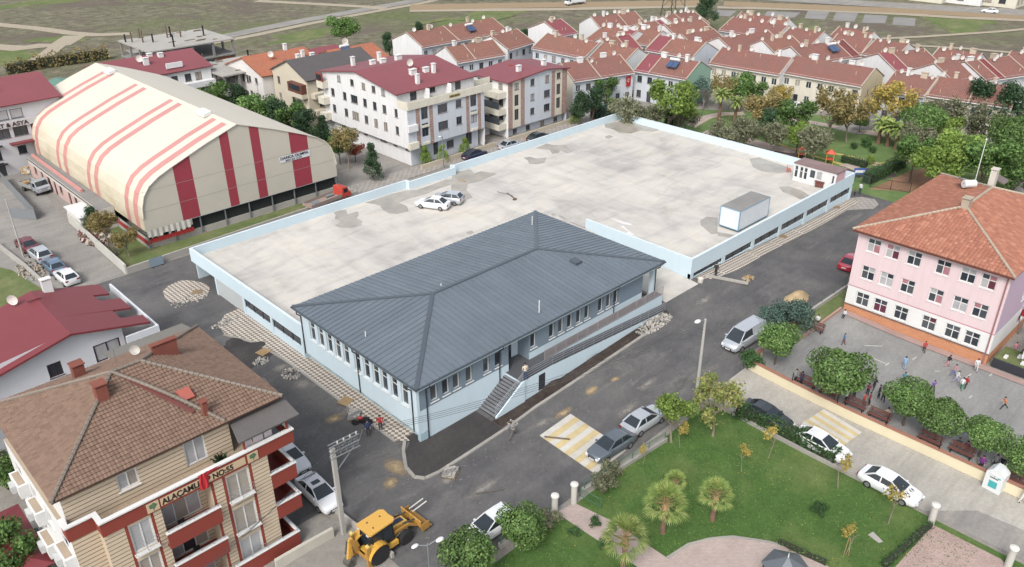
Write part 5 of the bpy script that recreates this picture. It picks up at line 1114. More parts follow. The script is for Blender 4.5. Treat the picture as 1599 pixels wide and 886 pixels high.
# low annexe along the hall, with a pink parapet band
def annexe():
    X0, Y0, L_ = 29.7, 108.0, 29.0; b = thing('hall_annexe', 'low pink and white annexe of changing rooms along the sports hall side', 'building', (X0, Y0, 0)); m = MB(); w1 = aw(panes=GL); dd = aw(cols=1, sill=0, panes=GL)
    facade(b, m, (0, L_, -.2), -math.pi/2, L_, 3.1, [(y, 1.2, 1.2, 1.1, w1) for y in (3,9,14,20,25)]+[(y, .2, 1.0, 2.1, dd) for y in (6,11.5,17.5,23)], paint=lambda x, z: 0 if z < 2.3 else 1, zc=(2.3,))
    facade(b, m, (0,0,-.2), 0, 1.9, 3.1, [], 1); m.quad((0,0,2.9), (1.9,0,2.9), (1.9,L_,2.9), (0,L_,2.9), mi=2); facade(b, m, (1.9,L_,-.2), math.pi, 1.9, 3.1, [], 1)
    m.build('wall', [M('annexe_pink', S(206,176,168), .8, .12), M('annexe_white', S(214,208,200), .8, .12), G['grey_concrete']], b); MB().box(.6,8,2.905,.9,L_-.2,3.3).build('upstand', M('faded_rose', S(214,150,142), .7, .1), b); MB().box(-.06,0,2.6,-.005,L_,2.75).build('gutter', G['dark_metal'], b)
annexe()
# ================================================================ houses round the field
def simple_house(name, label, x0, y0, x1, y1, h, wall, roofmat, axis='x', rise=1.6, front=(), left=(), oh=.5, ends=True, cat='building', hip=False):
    """axis-aligned house; front (faces -Y) and left (faces -X): window lists (x from the left end, sill z, w, h, style)"""
    b = thing(name, label, cat, (x0, y0, 0)); W_, D_ = x1-x0, y1-y0; m = MB()
    facade(b, m, (0,0,-.3), 0, W_, h+.3, [(a, z+.3, w_, hh, s_) for a, z, w_, hh, s_ in front], 0); facade(b, m, (0,D_,-.3), -math.pi/2, D_, h+.3, [(a, z+.3, w_, hh, s_) for a, z, w_, hh, s_ in left], 0)
    facade(b, m, (W_,0,-.3), math.pi/2, D_, h+.3, [], 0); facade(b, m, (W_,D_,-.3), math.pi, W_, h+.3, [], 0)
    if not hip:
        if axis == 'x': [m.poly([(x,0,h), (x,D_,h), (x,D_/2,h+rise)]) for x in (0, W_)]
        else: [m.poly([(0,y,h), (W_,y,h), (W_/2,y,h+rise)]) for y in (0, D_)]
    m.build('wall', wall, b)
    if roofmat:
        if hip: fc, ra, rb = hip_faces(-oh, -oh, W_+oh, D_+oh, h, rise); sh = sheet(b, [f[1:5] for f in fc], roofmat, 'roof', .18)
        else: sh = sheet(b, gable(0, 0, W_, D_, h+.02, rise, axis, oh, .3), roofmat, 'roof', .18)
    else: sh = None
    return b, sh
def grid(xs, zs, w_, h, st): return [(x, z, w_, h, st) for x in xs for z in zs]
def more_buildings():
    w1 = aw(); w2 = aw(cols=3); wd = aw(fm=G['anthracite'], cols=2)
    # building with a shop sign behind the hall
    b, sh = simple_house('shop_building', 'white building with dark window bands, maroon roof and roof-level sign behind the hall', 17, 139.5, 37, 156, 10.6, M('shop_white', S(206,206,210), .7, .08), G['maroon_metal'], 'x', 2.2,
        grid((9.6,11.6,13.6), (8.3,), 1.7, 1.4, aw(fm=G['anthracite'], cols=1, panes=CURT))+grid((8.5,11,13.5,16), (5.6,), 2.0, 1.5, wd)+grid((7.2,9.5), (2.5,.0), 1.1, 2.1, aw(cols=2, fm=G['anthracite']))+grid((13,16), (2.8,), 1.2, 1.3, wd))
    MB().box(6,-.25,7.1,19.5,-.005,8.0).build('sign_board', M('sign_white', S(206,202,202), .6, .08), b); lettering(b, 'CAT & ASYA', .85, (9.6,-.27,7.25), 0, M('sign_ink', S(40,26,24)), 1.1)
    for z in (.2, 3.0): MB().box(6.5,-.7,z+1.6,10.4,-.005,z+1.75).build('window_canopy', G['dark_metal'], b)
    MB().box(11.5,-1.2,4.6,19,-.005,4.8).build('red_awning', G['crimson_metal'], b)
    for x, y in ((10,5), (12,4), (11,8)): chimney(sh, (x, y, 11.8), .8, .6, .7)
    dish(sh, (8.5,5,11.6), -.5, 1.2)
    # maroon-roofed house behind the hall ridge
    b, sh = simple_house('maroon_roofed_house', 'white house with broad maroon roof and balcony just behind the hall ridge', 49.5, 150, 66.5, 165, 8.6, WR, G['maroon_metal'], 'x', 1.9, grid((10,12.5,14.5), (6.3,3.4), 1.2, 1.4, w1), grid((5,9), (6.2,), 1.1, 1.3, w1))
    MB().box(8,-1.4,5.2,17,-.005,6.2).build('balcony', WR, b); MB().box(9.2,.6,9.0,12.2,.9,9.9).build('dormer_wall', WR, b)
    for x, y in ((7,4), (9,7), (10.6,6)): chimney(sh, (x, y, 9.9), .9, .7, .8)
    dish(sh, (6.2,4.6,9.8), -.5, 1.3)
    b, sh = simple_house('green_roofed_shed', 'low shed with faded green metal roof beyond the hall', 40, 158, 51, 170, 5.2, M('shed_wall', S(150,146,140), .8, .1), G['green_metal'], 'y', 1.2); MB().box(3,-4,0,9,-.3,4.2).build('porch', M('shed_wall', S(150,146,140)), b); sheet(b, [((2.4,-4.6,4.2),(1,0,0),(0,.95,.3),[(0,0),(7.4,0),(7.4,4.6),(0,4.6)])], G['green_metal'], 'porch_roof', .12)
    # unfinished concrete frames
    def frame(label, x0, y0, x1, y1, floors, fh, brick, z_poles):
        b = thing('concrete_frame', label, 'building', (x0, y0, 0)); W_, D_ = x1-x0, y1-y0
        for k in range(1, floors+1): MB().box(-.4,-.4,k*fh-.25,W_+.4,D_+.4,k*fh).build('floor_slab', G['concrete'] if k == floors else G['grey_concrete'], b)
        for k in range(floors):
            for i in range(5):
                for j in range(4):
                    if i in (0, 4) or j in (0, 3): x, y = W_*i/4, D_*j/3; MB().box(x-.2,y-.2,k*fh,x+.2,y+.2,(k+1)*fh-.252).build('column', G['grey_concrete'], b)
        for k in range(brick):
            for i in range(4):
                MB().box(W_*i/4+.25,-.02,k*fh,W_*(i+1)/4-.25,.15,k*fh+fh*(.95 if i % 2 else .5)).build('infill_wall', M('hollow_brick', S(178,110,84), .85, .2, 3), b)
        r_ = random.Random(floors)
        for i in range(z_poles):
            x, y = r_.uniform(0, W_), r_.uniform(0, D_); p = MB().box(x-.12,y-.12,floors*fh+.002,x+.12,y+.12,floors*fh+r_.uniform(1.2,2.6)).build('starter_column', G['old_timber'] if i % 2 else G['dark_metal'], b)
        for i in range(14): x, y = r_.uniform(0, W_-1.5), r_.uniform(0, D_); MB().box(x,y,floors*fh+.004,x+r_.uniform(.6,2.2),y+.2,floors*fh+.12).build('plank', G['old_timber'], b)
    frame('unfinished concrete frame with brick infill and props standing on its top slab', 62.5, 167.5, 80, 182, 3, 3.0, 2, 10); frame('low unfinished frame strewn with grey planks beside the orange-roofed house', 67, 146, 78.5, 158, 2, 3.6, 0, 3)
    # orange-tiled house and the beige house with the grey roof
    b, sh = simple_house('orange_roofed_house', 'peach and white house with orange tiled roof left of the grey-roofed house', 71.2, 139.5, 84, 153, 7.6, M('peach_white', S(232,228,224), .75, .08), G['terracotta_tile'], 'x', 2.2, [], grid((2,3.6,6,7.6), (5.2,), .9, 1.5, w1)+grid((8.5,11), (5.4,2.6), 1.0, 1.3, w1))
    MB().box(-.1,8.5,4,.0-.005,13.4,7.6).build('peach_panel', M('peach', S(222,158,128), .75, .08), b) if False else MB().box(-.7,8.8,3.4,-.005,13.2,4.4).build('balcony', WR, b)
    d_ = sheet(b, gable(1, 6.5, 6, 10.5, 8.3, 1.2, 'x', .3, .3), G['terracotta_tile'], 'dormer_roof', .12); MB().box(1.1,6.8,7.6,5.8,10.2,8.6).build('dormer', G['white_paint'], b)
    dish(sh, (4.5,4.2,9.2), -.6, 1.2); chimney(sh, (9,6.7,9.6), .6, .6, 1.2); chimney(sh, (10.5,3,8.7), .6, .6, 1.2)
    BG_ = M('beige_render', S(214,204,182), .8, .08); b, sh = simple_house('grey_roofed_house', 'beige three-storey house with dark grey roof and enclosed brown balcony', 73.2, 127.5, 88.5, 139.2, 8.6, BG_, G['dark_shingle'], 'x', 2.4, grid((3.2,), (3.4,6.2), 2.2, 1.4, w2)+grid((4.5,8), (.5,), 1.0, 1.3, w1), grid((2,6.5), (6.2,3.2), .9, 1.3, w1))
    o = MB().box(-1.0,.3,6.0,-.005,5.0,7.6).build('glazed_balcony', M('brown_timber', S(110,64,50), .7, .1), b); MB().box(-1.03,.9,6.5,-1.005,4.4,7.4).build('pane', GL[0], o); MB().box(-1.1,.2,5.2,-.005,5.1,5.95).build('balcony', BG_, b); MB().box(-1.1,.2,2.2,-.005,5.1,3.1).build('balcony', BG_, b)
    MB().box(.5,-1.4,5.2,6,-.005,6.1).build('balcony', BG_, b); MB().box(.5,-1.4,2.2,6,-.005,3.1).build('balcony', BG_, b); chimney(sh, (4,9,9.6), .6, .6, 1.2); chimney(sh, (7,9,9.6), .8, .6, 1)
    b, sh = simple_house('maroon_gabled_house', 'white gabled house with orange and maroon roof behind the white block', 88, 138, 98.5, 150, 6.8, WR, G['terracotta_tile'], 'x', 2.0, grid((3,6,9), (4.2,), 1.0, 1.2, w1), grid((4,8), (4.2,), 1.0, 1.2, w1))
    sheet(b, gable(-1, 6, 5, 16, 6.9, 1.6, 'x', .3, .3), G['maroon_metal'], 'side_roof', .14); solar(sh, (3,3.5,8.0), .0); dish(sh, (5,7,8.7), -.5, 1.4); dish(sh, (4.3,6,8.8), -.5, 1.0)
    # white house with crimson metal roof, near left
    X0, Y0 = 7, 66.6; b = thing('crimson_roofed_house', 'white house with crimson sheet-metal gable roof and orange-edged terrace', 'building', (X0, Y0, 0)); m = MB(); W_, D_, h = 13.6, 11, 7.0
    dk = aw(fm=M('plum_frame', S(70,48,52), .5, .05), fw=.12); facade(b, m, (0,1.0,-.3), 0, 11.0, 8.0, [(9.5, 5.3, 2.2, 1.7, dk), (5.2, 5.5, 1.1, 1.3, dk), (3.6, 2.6, 1.5, .6, dk), (6.0, 2.6, 1.5, .6, dk), (9.6, 2.8, 2.4, .7, dk)], 0); m.poly([(0,1,7.7), (11,1,7.7), (5.6,1,9.6)], 0) if False else m.poly([(-1.5,1,7.7), (11,1,7.7), (6.9,1,8.75)], 0)
    facade(b, m, (0,D_,-.3), -math.pi/2, D_-1, 8.0, [], 0); facade(b, m, (11,1,-.3), math.pi/2, D_-1, 8.0, [], 0); facade(b, m, (11,D_,-.3), math.pi, 11, 8, [], 0)
    facade(b, m, (11,.2,-.3), 0, W_-11, 7.0, [], 0); facade(b, m, (W_,.2,-.3), math.pi/2, D_-.2, 7.0, [], 0); m.quad((11,.2,6.2), (W_,.2,6.2), (W_,D_,6.2), (11,D_,6.2), mi=1); facade(b, m, (-6,1,-.3), 0, 6, 6.0, [], 0); m.build('wall', [M('greyish_white', S(222,224,230), .7, .06), G['concrete']], b)
    MB().box(0,.9,4.3,10.9,.995,4.5).build('string_course', G['anthracite'], b)
    p = MB(); p.box(10.9,.0,6.2,W_+.15,.18,7.0); p.box(W_-.03,.182,6.2,W_+.15,D_,7.0); p.build('terrace_parapet', M('parapet_white', S(222,226,232), .6, .06), b); MB().box(10.9,-.03,5.2,W_+.1,.195,5.9).build('orange_band', M('orange_clad', S(196,104,64), .6, .1), b); MB().box(10.85,-.06,5.902,W_+.16,.195,6.19).build('dark_band', G['anthracite'], b)
    MB().box(-8,-.8,4.6,-1,.98,5.6).build('orange_balcony', M('orange_clad', S(196,104,64)), b); MB().box(-8.1,-.9,5.602,-.9,.98,5.8).build('balcony_coping', M('parapet_white', S(222,226,232)), b)
    k = G['crimson_metal']; hx = 6.9
    def slope(xa, za, xb, zb, y0, y1, nm='roof'): L = math.hypot(xb-xa, zb-za); return sheet(b, [((xa,y1,za), (0,-1,0), ((xb-xa)/L,0,(zb-za)/L), [(0,0),(y1-y0,0),(y1-y0,L),(0,L)])], k, nm, .18)
    r1 = slope(-6, 5.9, hx, 8.95, .2, 10.5); slope(13.2, 7.5, hx, 8.95, .2, 1.9); slope(11.4, 7.85, hx, 8.95, 1.9, 3.9); slope(13.0, 7.5, hx, 8.95, 3.9, 6.4); slope(11.2, 7.9, hx, 8.95, 6.4, 7.9); slope(12.6, 7.55, hx, 8.95, 7.9, 10.5)
    for y0, y1, x in ((1.9,3.9,11.4), (6.4,7.9,11.2)): MB().box(11.05,y0,6.2,11.2,y1,7.6).build('dormer_cheek', G['white_paint'], b)
    dish(r1, (5.2,9.3,8.5), -.6, 1.0); chimney(r1, (8.2,10,8.4), .8, .5, 1.4); MB().box(6.0,8.4,8.98,7.2,8.6,9.05).build('snow_guard', k, r1)
    # canopy over the drive at the bottom left
    b = thing('carport', 'crimson hip-roofed carport beside the tan block', 'carport', (-1.5, 49.0, 0)); fc, ra, rb = hip_faces(0, 0, 6.9, 7.6, 2.9, 1.2); sheet(b, [f[1:5] for f in fc], k, 'roof', .12)
    for x in (.4, 6.6):
        for y in (.4, 7.1): MB().box(x-.06,y-.06,0,x+.06,y+.06,2.85).build('post', G['dark_metal'], b)
more_buildings()

# ================================================================ terraces of small red-roofed houses
def terrace(label, pl, pr, depth=9.5, zE=5.8, rise=2.2, roofs=(('orange_tile', 1.0),), wall='white', gable_wall=None, nw=None, seed=0, dishes=3, chims=2, solars=0, base_z=0):
    A, B = un(*pl, zE), un(*pr, zE); d = B-A; L = d.length; ang = math.atan2(d.y, d.x); r_ = random.Random(seed)
    wm = {'white': WR, 'cream': CREAM, 'pink': M('pale_pink_render', S(224,208,206), .75, .06), 'grey': GREYW, 'beige': M('buff_render', S(214,200,166), .8, .06), 'mint': M('mint_render', S(150,186,166), .8, .06)}
    inn = Vector((-math.sin(ang), math.cos(ang), 0)); O = A+inn*.4; b = thing('terraced_houses', label, 'houses', (O.x, O.y, 0), ang, 'red-roofed terraces beyond the park'); m = MB()
    n = nw or max(2, int(L/2.1)); ws = []
    for i in range(n):
        x = L*(i+.5)/n; s_ = aw(panes=GL+CURT, cols=2, fm=G['white_paint'] if r_.random() < .6 else M('brown_frame', S(104,90,84)))
        ws.append((x, 3.6, 1.05, 1.25, s_))
        if i % 3 != 1: ws.append((x, .7, 1.0, 1.4, s_))
        else: ws.append((x, .0, .95, 2.1, aw(cols=1, sill=0)))
    nb = max(1, int(L/9)); tint = [r_.randrange(3) for _ in range(nb+1)]
    facade(b, m, (0,0,0), 0, L, zE+.1, ws, paint=lambda x, z: tint[int(x/L*nb)] , xc=[L*i/nb for i in range(1, nb)])
    for x, a in ((L, math.pi/2), (0, -math.pi/2)): facade(b, m, (x, 0 if x else depth, 0), a, depth, zE, [(depth*.35, 3.6, .7, .9, aw()), (depth*.7, 3.6, .7, .9, aw())] if gable_wall else [], 3)
    [m.poly([(x,0,zE), (x,depth,zE), (x,depth/2,zE+rise)], 3) for x in (0, L)]
    facade(b, m, (L,depth,0), math.pi, L, zE+.1, [], 0)
    m.build('wall', [wm[wall], CREAM if wall != 'cream' else WR, wm['grey'], wm[gable_wall or wall]], b)
    x0 = 0; k0 = None; tot = sum(q_[1] for q_ in roofs); x = 0
    for i, (rm, fr) in enumerate(roofs):
        x1 = x+L*fr/tot; sh = sheet(b, gable(x, 0, x1-.02, depth, zE+.06, rise, 'x', .4, 0), G[rm], 'roof', .16); k0 = k0 or sh
        x = x1
        hh = math.hypot(depth/2, rise); cp = MB()
        for y0, y1 in ((-.4, depth/2), (depth+.4, depth/2)): cp.beam((x-.02,y0,zE-.02 if abs(y0) < .6 or True else 0), (x-.02,y1,zE+rise+.2), .2, .1)
        cp.build('verge', M('verge_mortar', S(190,172,156), .85, .1), sh)
    cp = MB()
    for y0, y1 in ((-.4, depth/2), (depth+.4, depth/2)): cp.beam((.02,y0,zE-.02), (.02,y1,zE+rise+.2), .2, .1)
    cp.build('verge', M('verge_mortar', S(190,172,156)), k0); MB().box(0,-.55,zE-.28,L,-.42,zE-.16).build('gutter', G['white_paint'], b)
    zr = lambda y: zE+rise*(1-abs(y-depth/2)/(depth/2))
    for i in range(chims):
        x, y = L*(i+.5+r_.uniform(-.2,.2))/chims, depth/2+r_.uniform(-.5,.7); chimney(k0, (x, y, zr(y)), *r_.choice(((1.1,.6,.8), (.6,.6,1.1), (.5,.5,1.0))), M('buff_chimney', S(206,190,168), .8, .15, 3) if r_.random() < .6 else None)
    for i in range(dishes): x, y = L*(i+r_.uniform(.2,.8))/dishes, depth/2+r_.uniform(-1.2,1.0); dish(k0, (x, y, zr(y)), -ang-.6+r_.uniform(-.2,.2), r_.uniform(.75,1.0))
    for i in range(max(2, int(L/7))): x, y = r_.uniform(.5, L-.5), r_.uniform(.6, depth/2-.8); v = MB(); v.tube((x,y,zr(y)-.1), (x,y,zr(y)+.6), .07, n=6); v.build('vent_pipe', G['cream_kerb'], k0)
    for i in range(solars): x = L*(.62+.25*i); solar(k0, (x, 1.9, zr(1.9)+.1), 0, .5)
    return b
TR_ = [
 ('terrace with a red flag hung on its wall, nearest behind the pale grey apartment block', (897,127), (991,113), dict(wall='cream', roofs=(('red_tile',1),('red_tile',1.3)), seed=1)),
 ('terrace with maroon left roof, solar heater and mint green gable end', (990,110), (1071,124), dict(roofs=(('maroon_metal',.4),('red_tile',1)), gable_wall='mint', wall='white', seed=2, solars=1)),
 ('white terrace with plain orange roof facing the palms, right of the mint gable', (1107,99), (1217,117), dict(roofs=(('red_tile',1),), seed=3, dishes=3)),
 ('white terrace with yellow end house and buff blind gable facing the park', (1220,113), (1345,135), dict(roofs=(('red_tile',1),), gable_wall='beige', wall='cream', seed=4, dishes=4)),
 ('short terrace behind the yellow-leaved tree right of the buff gable', (1376,139), (1443,151), dict(roofs=(('red_tile',1),), wall='cream', seed=5)),
 ('longest right-hand terrace behind the pines with tall paired chimneys', (1448,149), (1580,168), dict(roofs=(('red_tile',1),('red_tile',1)), wall='white', seed=6, dishes=4)),
 ('grey-walled orange terrace left of and behind the flag terrace', (830,75), (912,91), dict(roofs=(('orange_tile',1),), wall='grey', seed=7)),
 ('short orange-roofed terrace end between the flag terrace and the maroon roofs', (918,91), (972,101), dict(roofs=(('orange_tile',1),), seed=8, dishes=2)),
 ('terrace with maroon left third and grey rendered gable behind the solar heater roof', (1007,78), (1080,91), dict(roofs=(('maroon_metal',.45),('orange_tile',1)), gable_wall='grey', seed=9)),
 ('white gabled terrace running away at the left edge of the estate', (660,74), (795,49), dict(roofs=(('orange_tile',.7),('orange_tile',1)), depth=11, seed=10, dishes=5, solars=1)),
 ('shorter orange terrace in front of the white gabled one, behind the white apartment roof', (715,98), (790,85), dict(roofs=(('orange_tile',.6),('orange_tile',1)), seed=11, depth=8.5)),
 ('white gabled house with maroon roof in the middle of the estate', (877,56), (903,51), dict(roofs=(('maroon_metal',1),), depth=11, seed=12, dishes=2, chims=1)),
 ('broad orange terrace right of the white maroon-roofed gable', (912,63), (964,73), dict(roofs=(('orange_tile',1),('maroon_metal',.4)), depth=13, seed=13, dishes=5)),
 ('orange terrace with white eaves in the third row, left of the tall far tree', (1020,60), (1058,52), dict(roofs=(('orange_tile',1),('maroon_metal',.3)), seed=14, depth=10)),
 ('wide low orange terrace below the tall far tree', (1062,62), (1122,53), dict(roofs=(('orange_tile',1),), seed=15, depth=11, dishes=5)),
 ('farthest orange terrace under the lattice pylon', (1062,46), (1108,36), dict(roofs=(('orange_tile',.6),('red_tile',1)), seed=16, depth=10, dishes=6)),
 ('terrace on the far edge right of the tall tree with bright dishes on its ridge', (1122,47), (1208,62), dict(roofs=(('red_tile',1),), seed=17, depth=10, dishes=5)),
 ('orange terrace wedged behind the palm-side white terrace', (1149,84), (1226,71), dict(roofs=(('red_tile',1),), seed=18, depth=10)),
 ('far-edge terrace with white upper wall above the middle of the estate', (1212,64), (1264,73), dict(roofs=(('red_tile',1),), seed=19, depth=10, dishes=3)),
 ('terrace with blue solar panel behind the yellow end house', (1262,100), (1345,88), dict(roofs=(('red_tile',1),('brown_metal',.2)), seed=20, depth=10, solars=1)),
 ('white-walled terrace on the far edge above the buff gable', (1345,84), (1396,93), dict(roofs=(('red_tile',1),), seed=21, depth=10)),
 ('orange terrace behind the buff gable with a white verge', (1400,112), (1472,103), dict(roofs=(('maroon_metal',.4),('red_tile',1)), seed=22, depth=10)),
 ('far-edge terrace ending in a pale blue-white gable', (1445,99), (1512,110), dict(roofs=(('red_tile',1),), gable_wall='grey', seed=23, depth=10, dishes=3)),
 ('terrace with a crimson roof strip at the right edge of the picture', (1540,126), (1610,116), dict(roofs=(('red_tile',.5),('crimson_metal',.25),('red_tile',1)), seed=24, depth=10, dishes=5)),
 ('short terrace tucked behind the mint gable terrace', (1090,78), (1140,68), dict(roofs=(('red_tile',1),), seed=31, depth=9, dishes=2)),
 ('low terrace between the two long far rows', (1215,88), (1262,80), dict(roofs=(('orange_tile',1),), seed=32, depth=9, dishes=3)),
 ('terrace end showing pale wall above the yellow end house', (1290,76), (1345,84), dict(roofs=(('red_tile',1),), seed=33, depth=9)),
 ('small roofs squeezed behind the flag terrace', (958,84), (1004,77), dict(roofs=(('orange_tile',.6),('maroon_metal',.5)), seed=34, depth=9, dishes=3)),
 ('terrace right of the broad orange one, dishes along its ridge', (975,64), (1012,71), dict(roofs=(('orange_tile',1),), seed=35, depth=9)),
 ('back row of red roofs left of the pylon', (940,47), (1010,38), dict(roofs=(('red_tile',1),('orange_tile',.7)), seed=36, depth=9, dishes=5)),
 ('red roofs filling the gap behind the short orange terrace', (795,78), (835,66), dict(roofs=(('orange_tile',1),), seed=37, depth=9)),
 ('row of roofs between the blue-white gable and the crimson strip', (1490,128), (1545,118), dict(roofs=(('red_tile',1),), seed=38, depth=9)),
 ('far row behind the terrace with bright dishes', (1140,38), (1215,50), dict(roofs=(('red_tile',1),('orange_tile',.5)), seed=39, depth=8, dishes=4)),
 ('roofs behind the farthest white-walled terrace', (1290,62), (1345,72), dict(roofs=(('red_tile',1),), seed=40, depth=8)),
 ('last terrace on the far right edge beyond the crimson strip', (1560,106), (1640,118), dict(roofs=(('red_tile',1),), seed=25, depth=10)),
]
for lb, pl, pr, kw in TR_: terrace(lb, pl, pr, **kw)
# Turkish flag on the first terrace wall
p = un(977, 125, 4.4); o = MB(); o.box(0,0,0,1.3,.03,2.0); fl = thing('wall_flag', 'red national flag with white crescent hung on the terrace wall', 'flag', (p.x-.4, p.y-.55, 3.2)); o.build('cloth', G['red_cloth'], fl)
c_ = MB(); k = 18
for i in range(k):
    a, a2 = [.5+(2*math.pi-1)*j/k for j in (i, i+1)]; f1 = lambda t: (.65+.36*math.cos(t), -.012, 1.2+.36*math.sin(t)); f2 = lambda t: (.74+.29*math.cos(t), -.012, 1.2+.29*math.sin(t)); c_.quad(f1(a), f2(a), f2(a2), f1(a2))
c_.build('crescent', G['white_paint'], fl); st_ = MB(); pts = [(.98+(.14 if j % 2 == 0 else .056)*math.cos(j*math.pi/5+math.pi), -.013, 1.2+(.14 if j % 2 == 0 else .056)*math.sin(j*math.pi/5+math.pi)) for j in range(10)]; st_.poly(pts); st_.build('star', G['white_paint'], fl)
# far buildings, half in view along the top edge
for i, (px_, py_, w_, h, c) in enumerate(((1470,-2,30,9,'cream_render'), (1530,2,24,8,'white_render'), (1585,6,22,9,'cream_render'))):
    p = at(px_, py_+8); simple_house('far_building', ('cream unfinished block at the top edge of the picture', 'white long shed at the top edge right of the cream block', 'tan warehouse in the top right corner')[i], p.x, p.y, p.x+w_*.6, p.y+w_, h, G[c], G['felt_grey'], 'y', 1.0, grid([2+3*k for k in range(4)], (1,4.5), 1.6, 1.8, aw()), grid([2+4*k for k in range(5)], (1,4.5), 2.0, 1.8, aw()))
# ================================================================ vegetation
LEAF = {
 'pine': island_mat('leaf_pine', [S(70,98,46,.95), S(90,122,58,.95), S(108,138,72,.95), S(80,110,52,.95), S(124,152,86,.95), S(58,84,40,.95)], .7, .2, .25),
 'green': island_mat('leaf_green', [S(56,86,40,1), S(78,108,50,1), S(96,126,62,1), S(66,96,46,1), S(112,138,74,1)], .7, .2, .3),
 'dark': island_mat('leaf_dark', [S(40,62,42,1), S(54,78,50,1), S(66,92,58,1), S(46,70,48,1)], .7, .2, .25),
 'olive': island_mat('leaf_olive', [S(94,98,74,1), S(112,116,88,1), S(128,130,102,1), S(84,90,66,1), S(140,138,112,1)], .75, .2, .3),
 'teal': island_mat('leaf_teal', [S(66,90,80,1), S(84,108,98,1), S(98,122,110,1), S(74,98,86,1)], .75, .2, .25),
 'autumn': island_mat('leaf_autumn', [S(124,112,70,1), S(142,126,78,1), S(110,104,66,1), S(156,134,84,1), S(98,100,58,1)], .75, .2, .3),
 'yellow': island_mat('leaf_yellow', [S(176,150,66,1), S(150,138,70,1), S(190,166,84,1), S(128,124,64,1)], .75, .2, .35),
 'lime': island_mat('leaf_lime', [S(96,124,50,1), S(120,146,62,1), S(140,160,76,1), S(106,130,54,1)], .7, .2, .35),
 'palm': island_mat('leaf_palm', [S(104,128,58,1), S(126,148,70,1), S(146,162,88,1), S(92,116,54,1), S(160,164,96,1)], .6, .3, .3),
 'hedge': island_mat('leaf_hedge', [S(44,72,38,1), S(58,88,46,1), S(72,102,56,1), S(50,80,42,1)], .7, .2, .2),
 'mixed': island_mat('leaf_mixed', [S(112,128,62,1), S(134,142,76,1), S(150,140,82,1), S(96,116,54,1), S(160,154,96,1)], .75, .2, .35),
 'red': island_mat('leaf_red', [S(166,62,54,1), S(140,54,50,1), S(176,90,62,1), S(100,90,52,1)], .75, .2, .3),
}
BARK = M('bark', S(112,96,82), .9, .25, 6); PBARK = M('pale_bark', S(156,142,124), .9, .2, 6); TWIG = M('twig', S(136,128,122), .9, .15, 6)
def dense_crown(name, mat, rx, rz, n, leaf, seed):
    r_ = random.Random(seed); m = MB(); B = [(Vector((r_.gauss(0,1), r_.gauss(0,1), r_.gauss(.2,1))).normalized(), r_.uniform(.15,.5)) for _ in range(17)]
    for i in range(n):
        d = Vector((r_.gauss(0,1), r_.gauss(0,1), r_.gauss(0,1))).normalized(); k = .74+sum(max(0, d.dot(b)-.78)*4.5*a for b, a in B)*.9; k = min(k, 1.16); rr = k*(1.04-.42*r_.random()**1.6); q = Vector((d.x*rx, d.y*rx, d.z*rz*(1 if d.z > 0 else .8)))*rr
        nrm = (d+Vector((r_.gauss(0,.55), r_.gauss(0,.55), r_.gauss(0,.55)))).normalized(); u = nrm.orthogonal().normalized(); v = nrm.cross(u); t = r_.uniform(0, 6.28); u, v = u*math.cos(t)+v*math.sin(t), v*math.cos(t)-u*math.sin(t); s_ = leaf*r_.uniform(.6, 1.3)
        m.quad(q-u*s_*.5, q+v*s_*.32, q+u*s_*.5, q-v*s_*.32)
    return m.mesh(name, mat)
def crown_mesh(name, mat, rx, rz, n, leaf, seed, lobes=9, lump=.35, fill=.45, shape='ball', flat=1.0):
    r_ = random.Random(seed); m = MB(); L = []
    for i in range(lobes):
        a = r_.uniform(0, 6.28); e = math.asin(r_.uniform(-.75, .95)); k = r_.uniform(.5, .8)
        if shape == 'cone': h = r_.uniform(-.95, .9); k = (1-h)*.5*.8+.08; L.append((Vector((math.cos(a)*k*rx, math.sin(a)*k*rx, h*rz)), (lump+.12*(1-h))*rx))
        else: L.append((Vector((math.cos(a)*math.cos(e)*k*rx, math.sin(a)*math.cos(e)*k*rx, math.sin(e)*k*rz)), rx*lump*r_.uniform(.75, 1.25)))
    if shape != 'cone': L.append((Vector((0,0,0)), rx*.62))
    for i in range(n):
        c, R = L[i % len(L)]; d = Vector((r_.gauss(0,1), r_.gauss(0,1), r_.gauss(0,1))).normalized(); q = c+Vector((d.x, d.y, d.z*(rz/rx if shape != 'cone' else 1)*flat))*R*(r_.random()**fill)
        nrm = (d+Vector((r_.gauss(0,.6), r_.gauss(0,.6), r_.gauss(0,.6)))).normalized(); u = nrm.orthogonal().normalized(); v = nrm.cross(u); t = r_.uniform(0, 6.28); u, v = u*math.cos(t)+v*math.sin(t), v*math.cos(t)-u*math.sin(t); s_ = leaf*r_.uniform(.6, 1.3)
        m.quad(q-u*s_*.5, q+v*s_*.32, q+u*s_*.5, q-v*s_*.32)
    return m.mesh(name, mat)
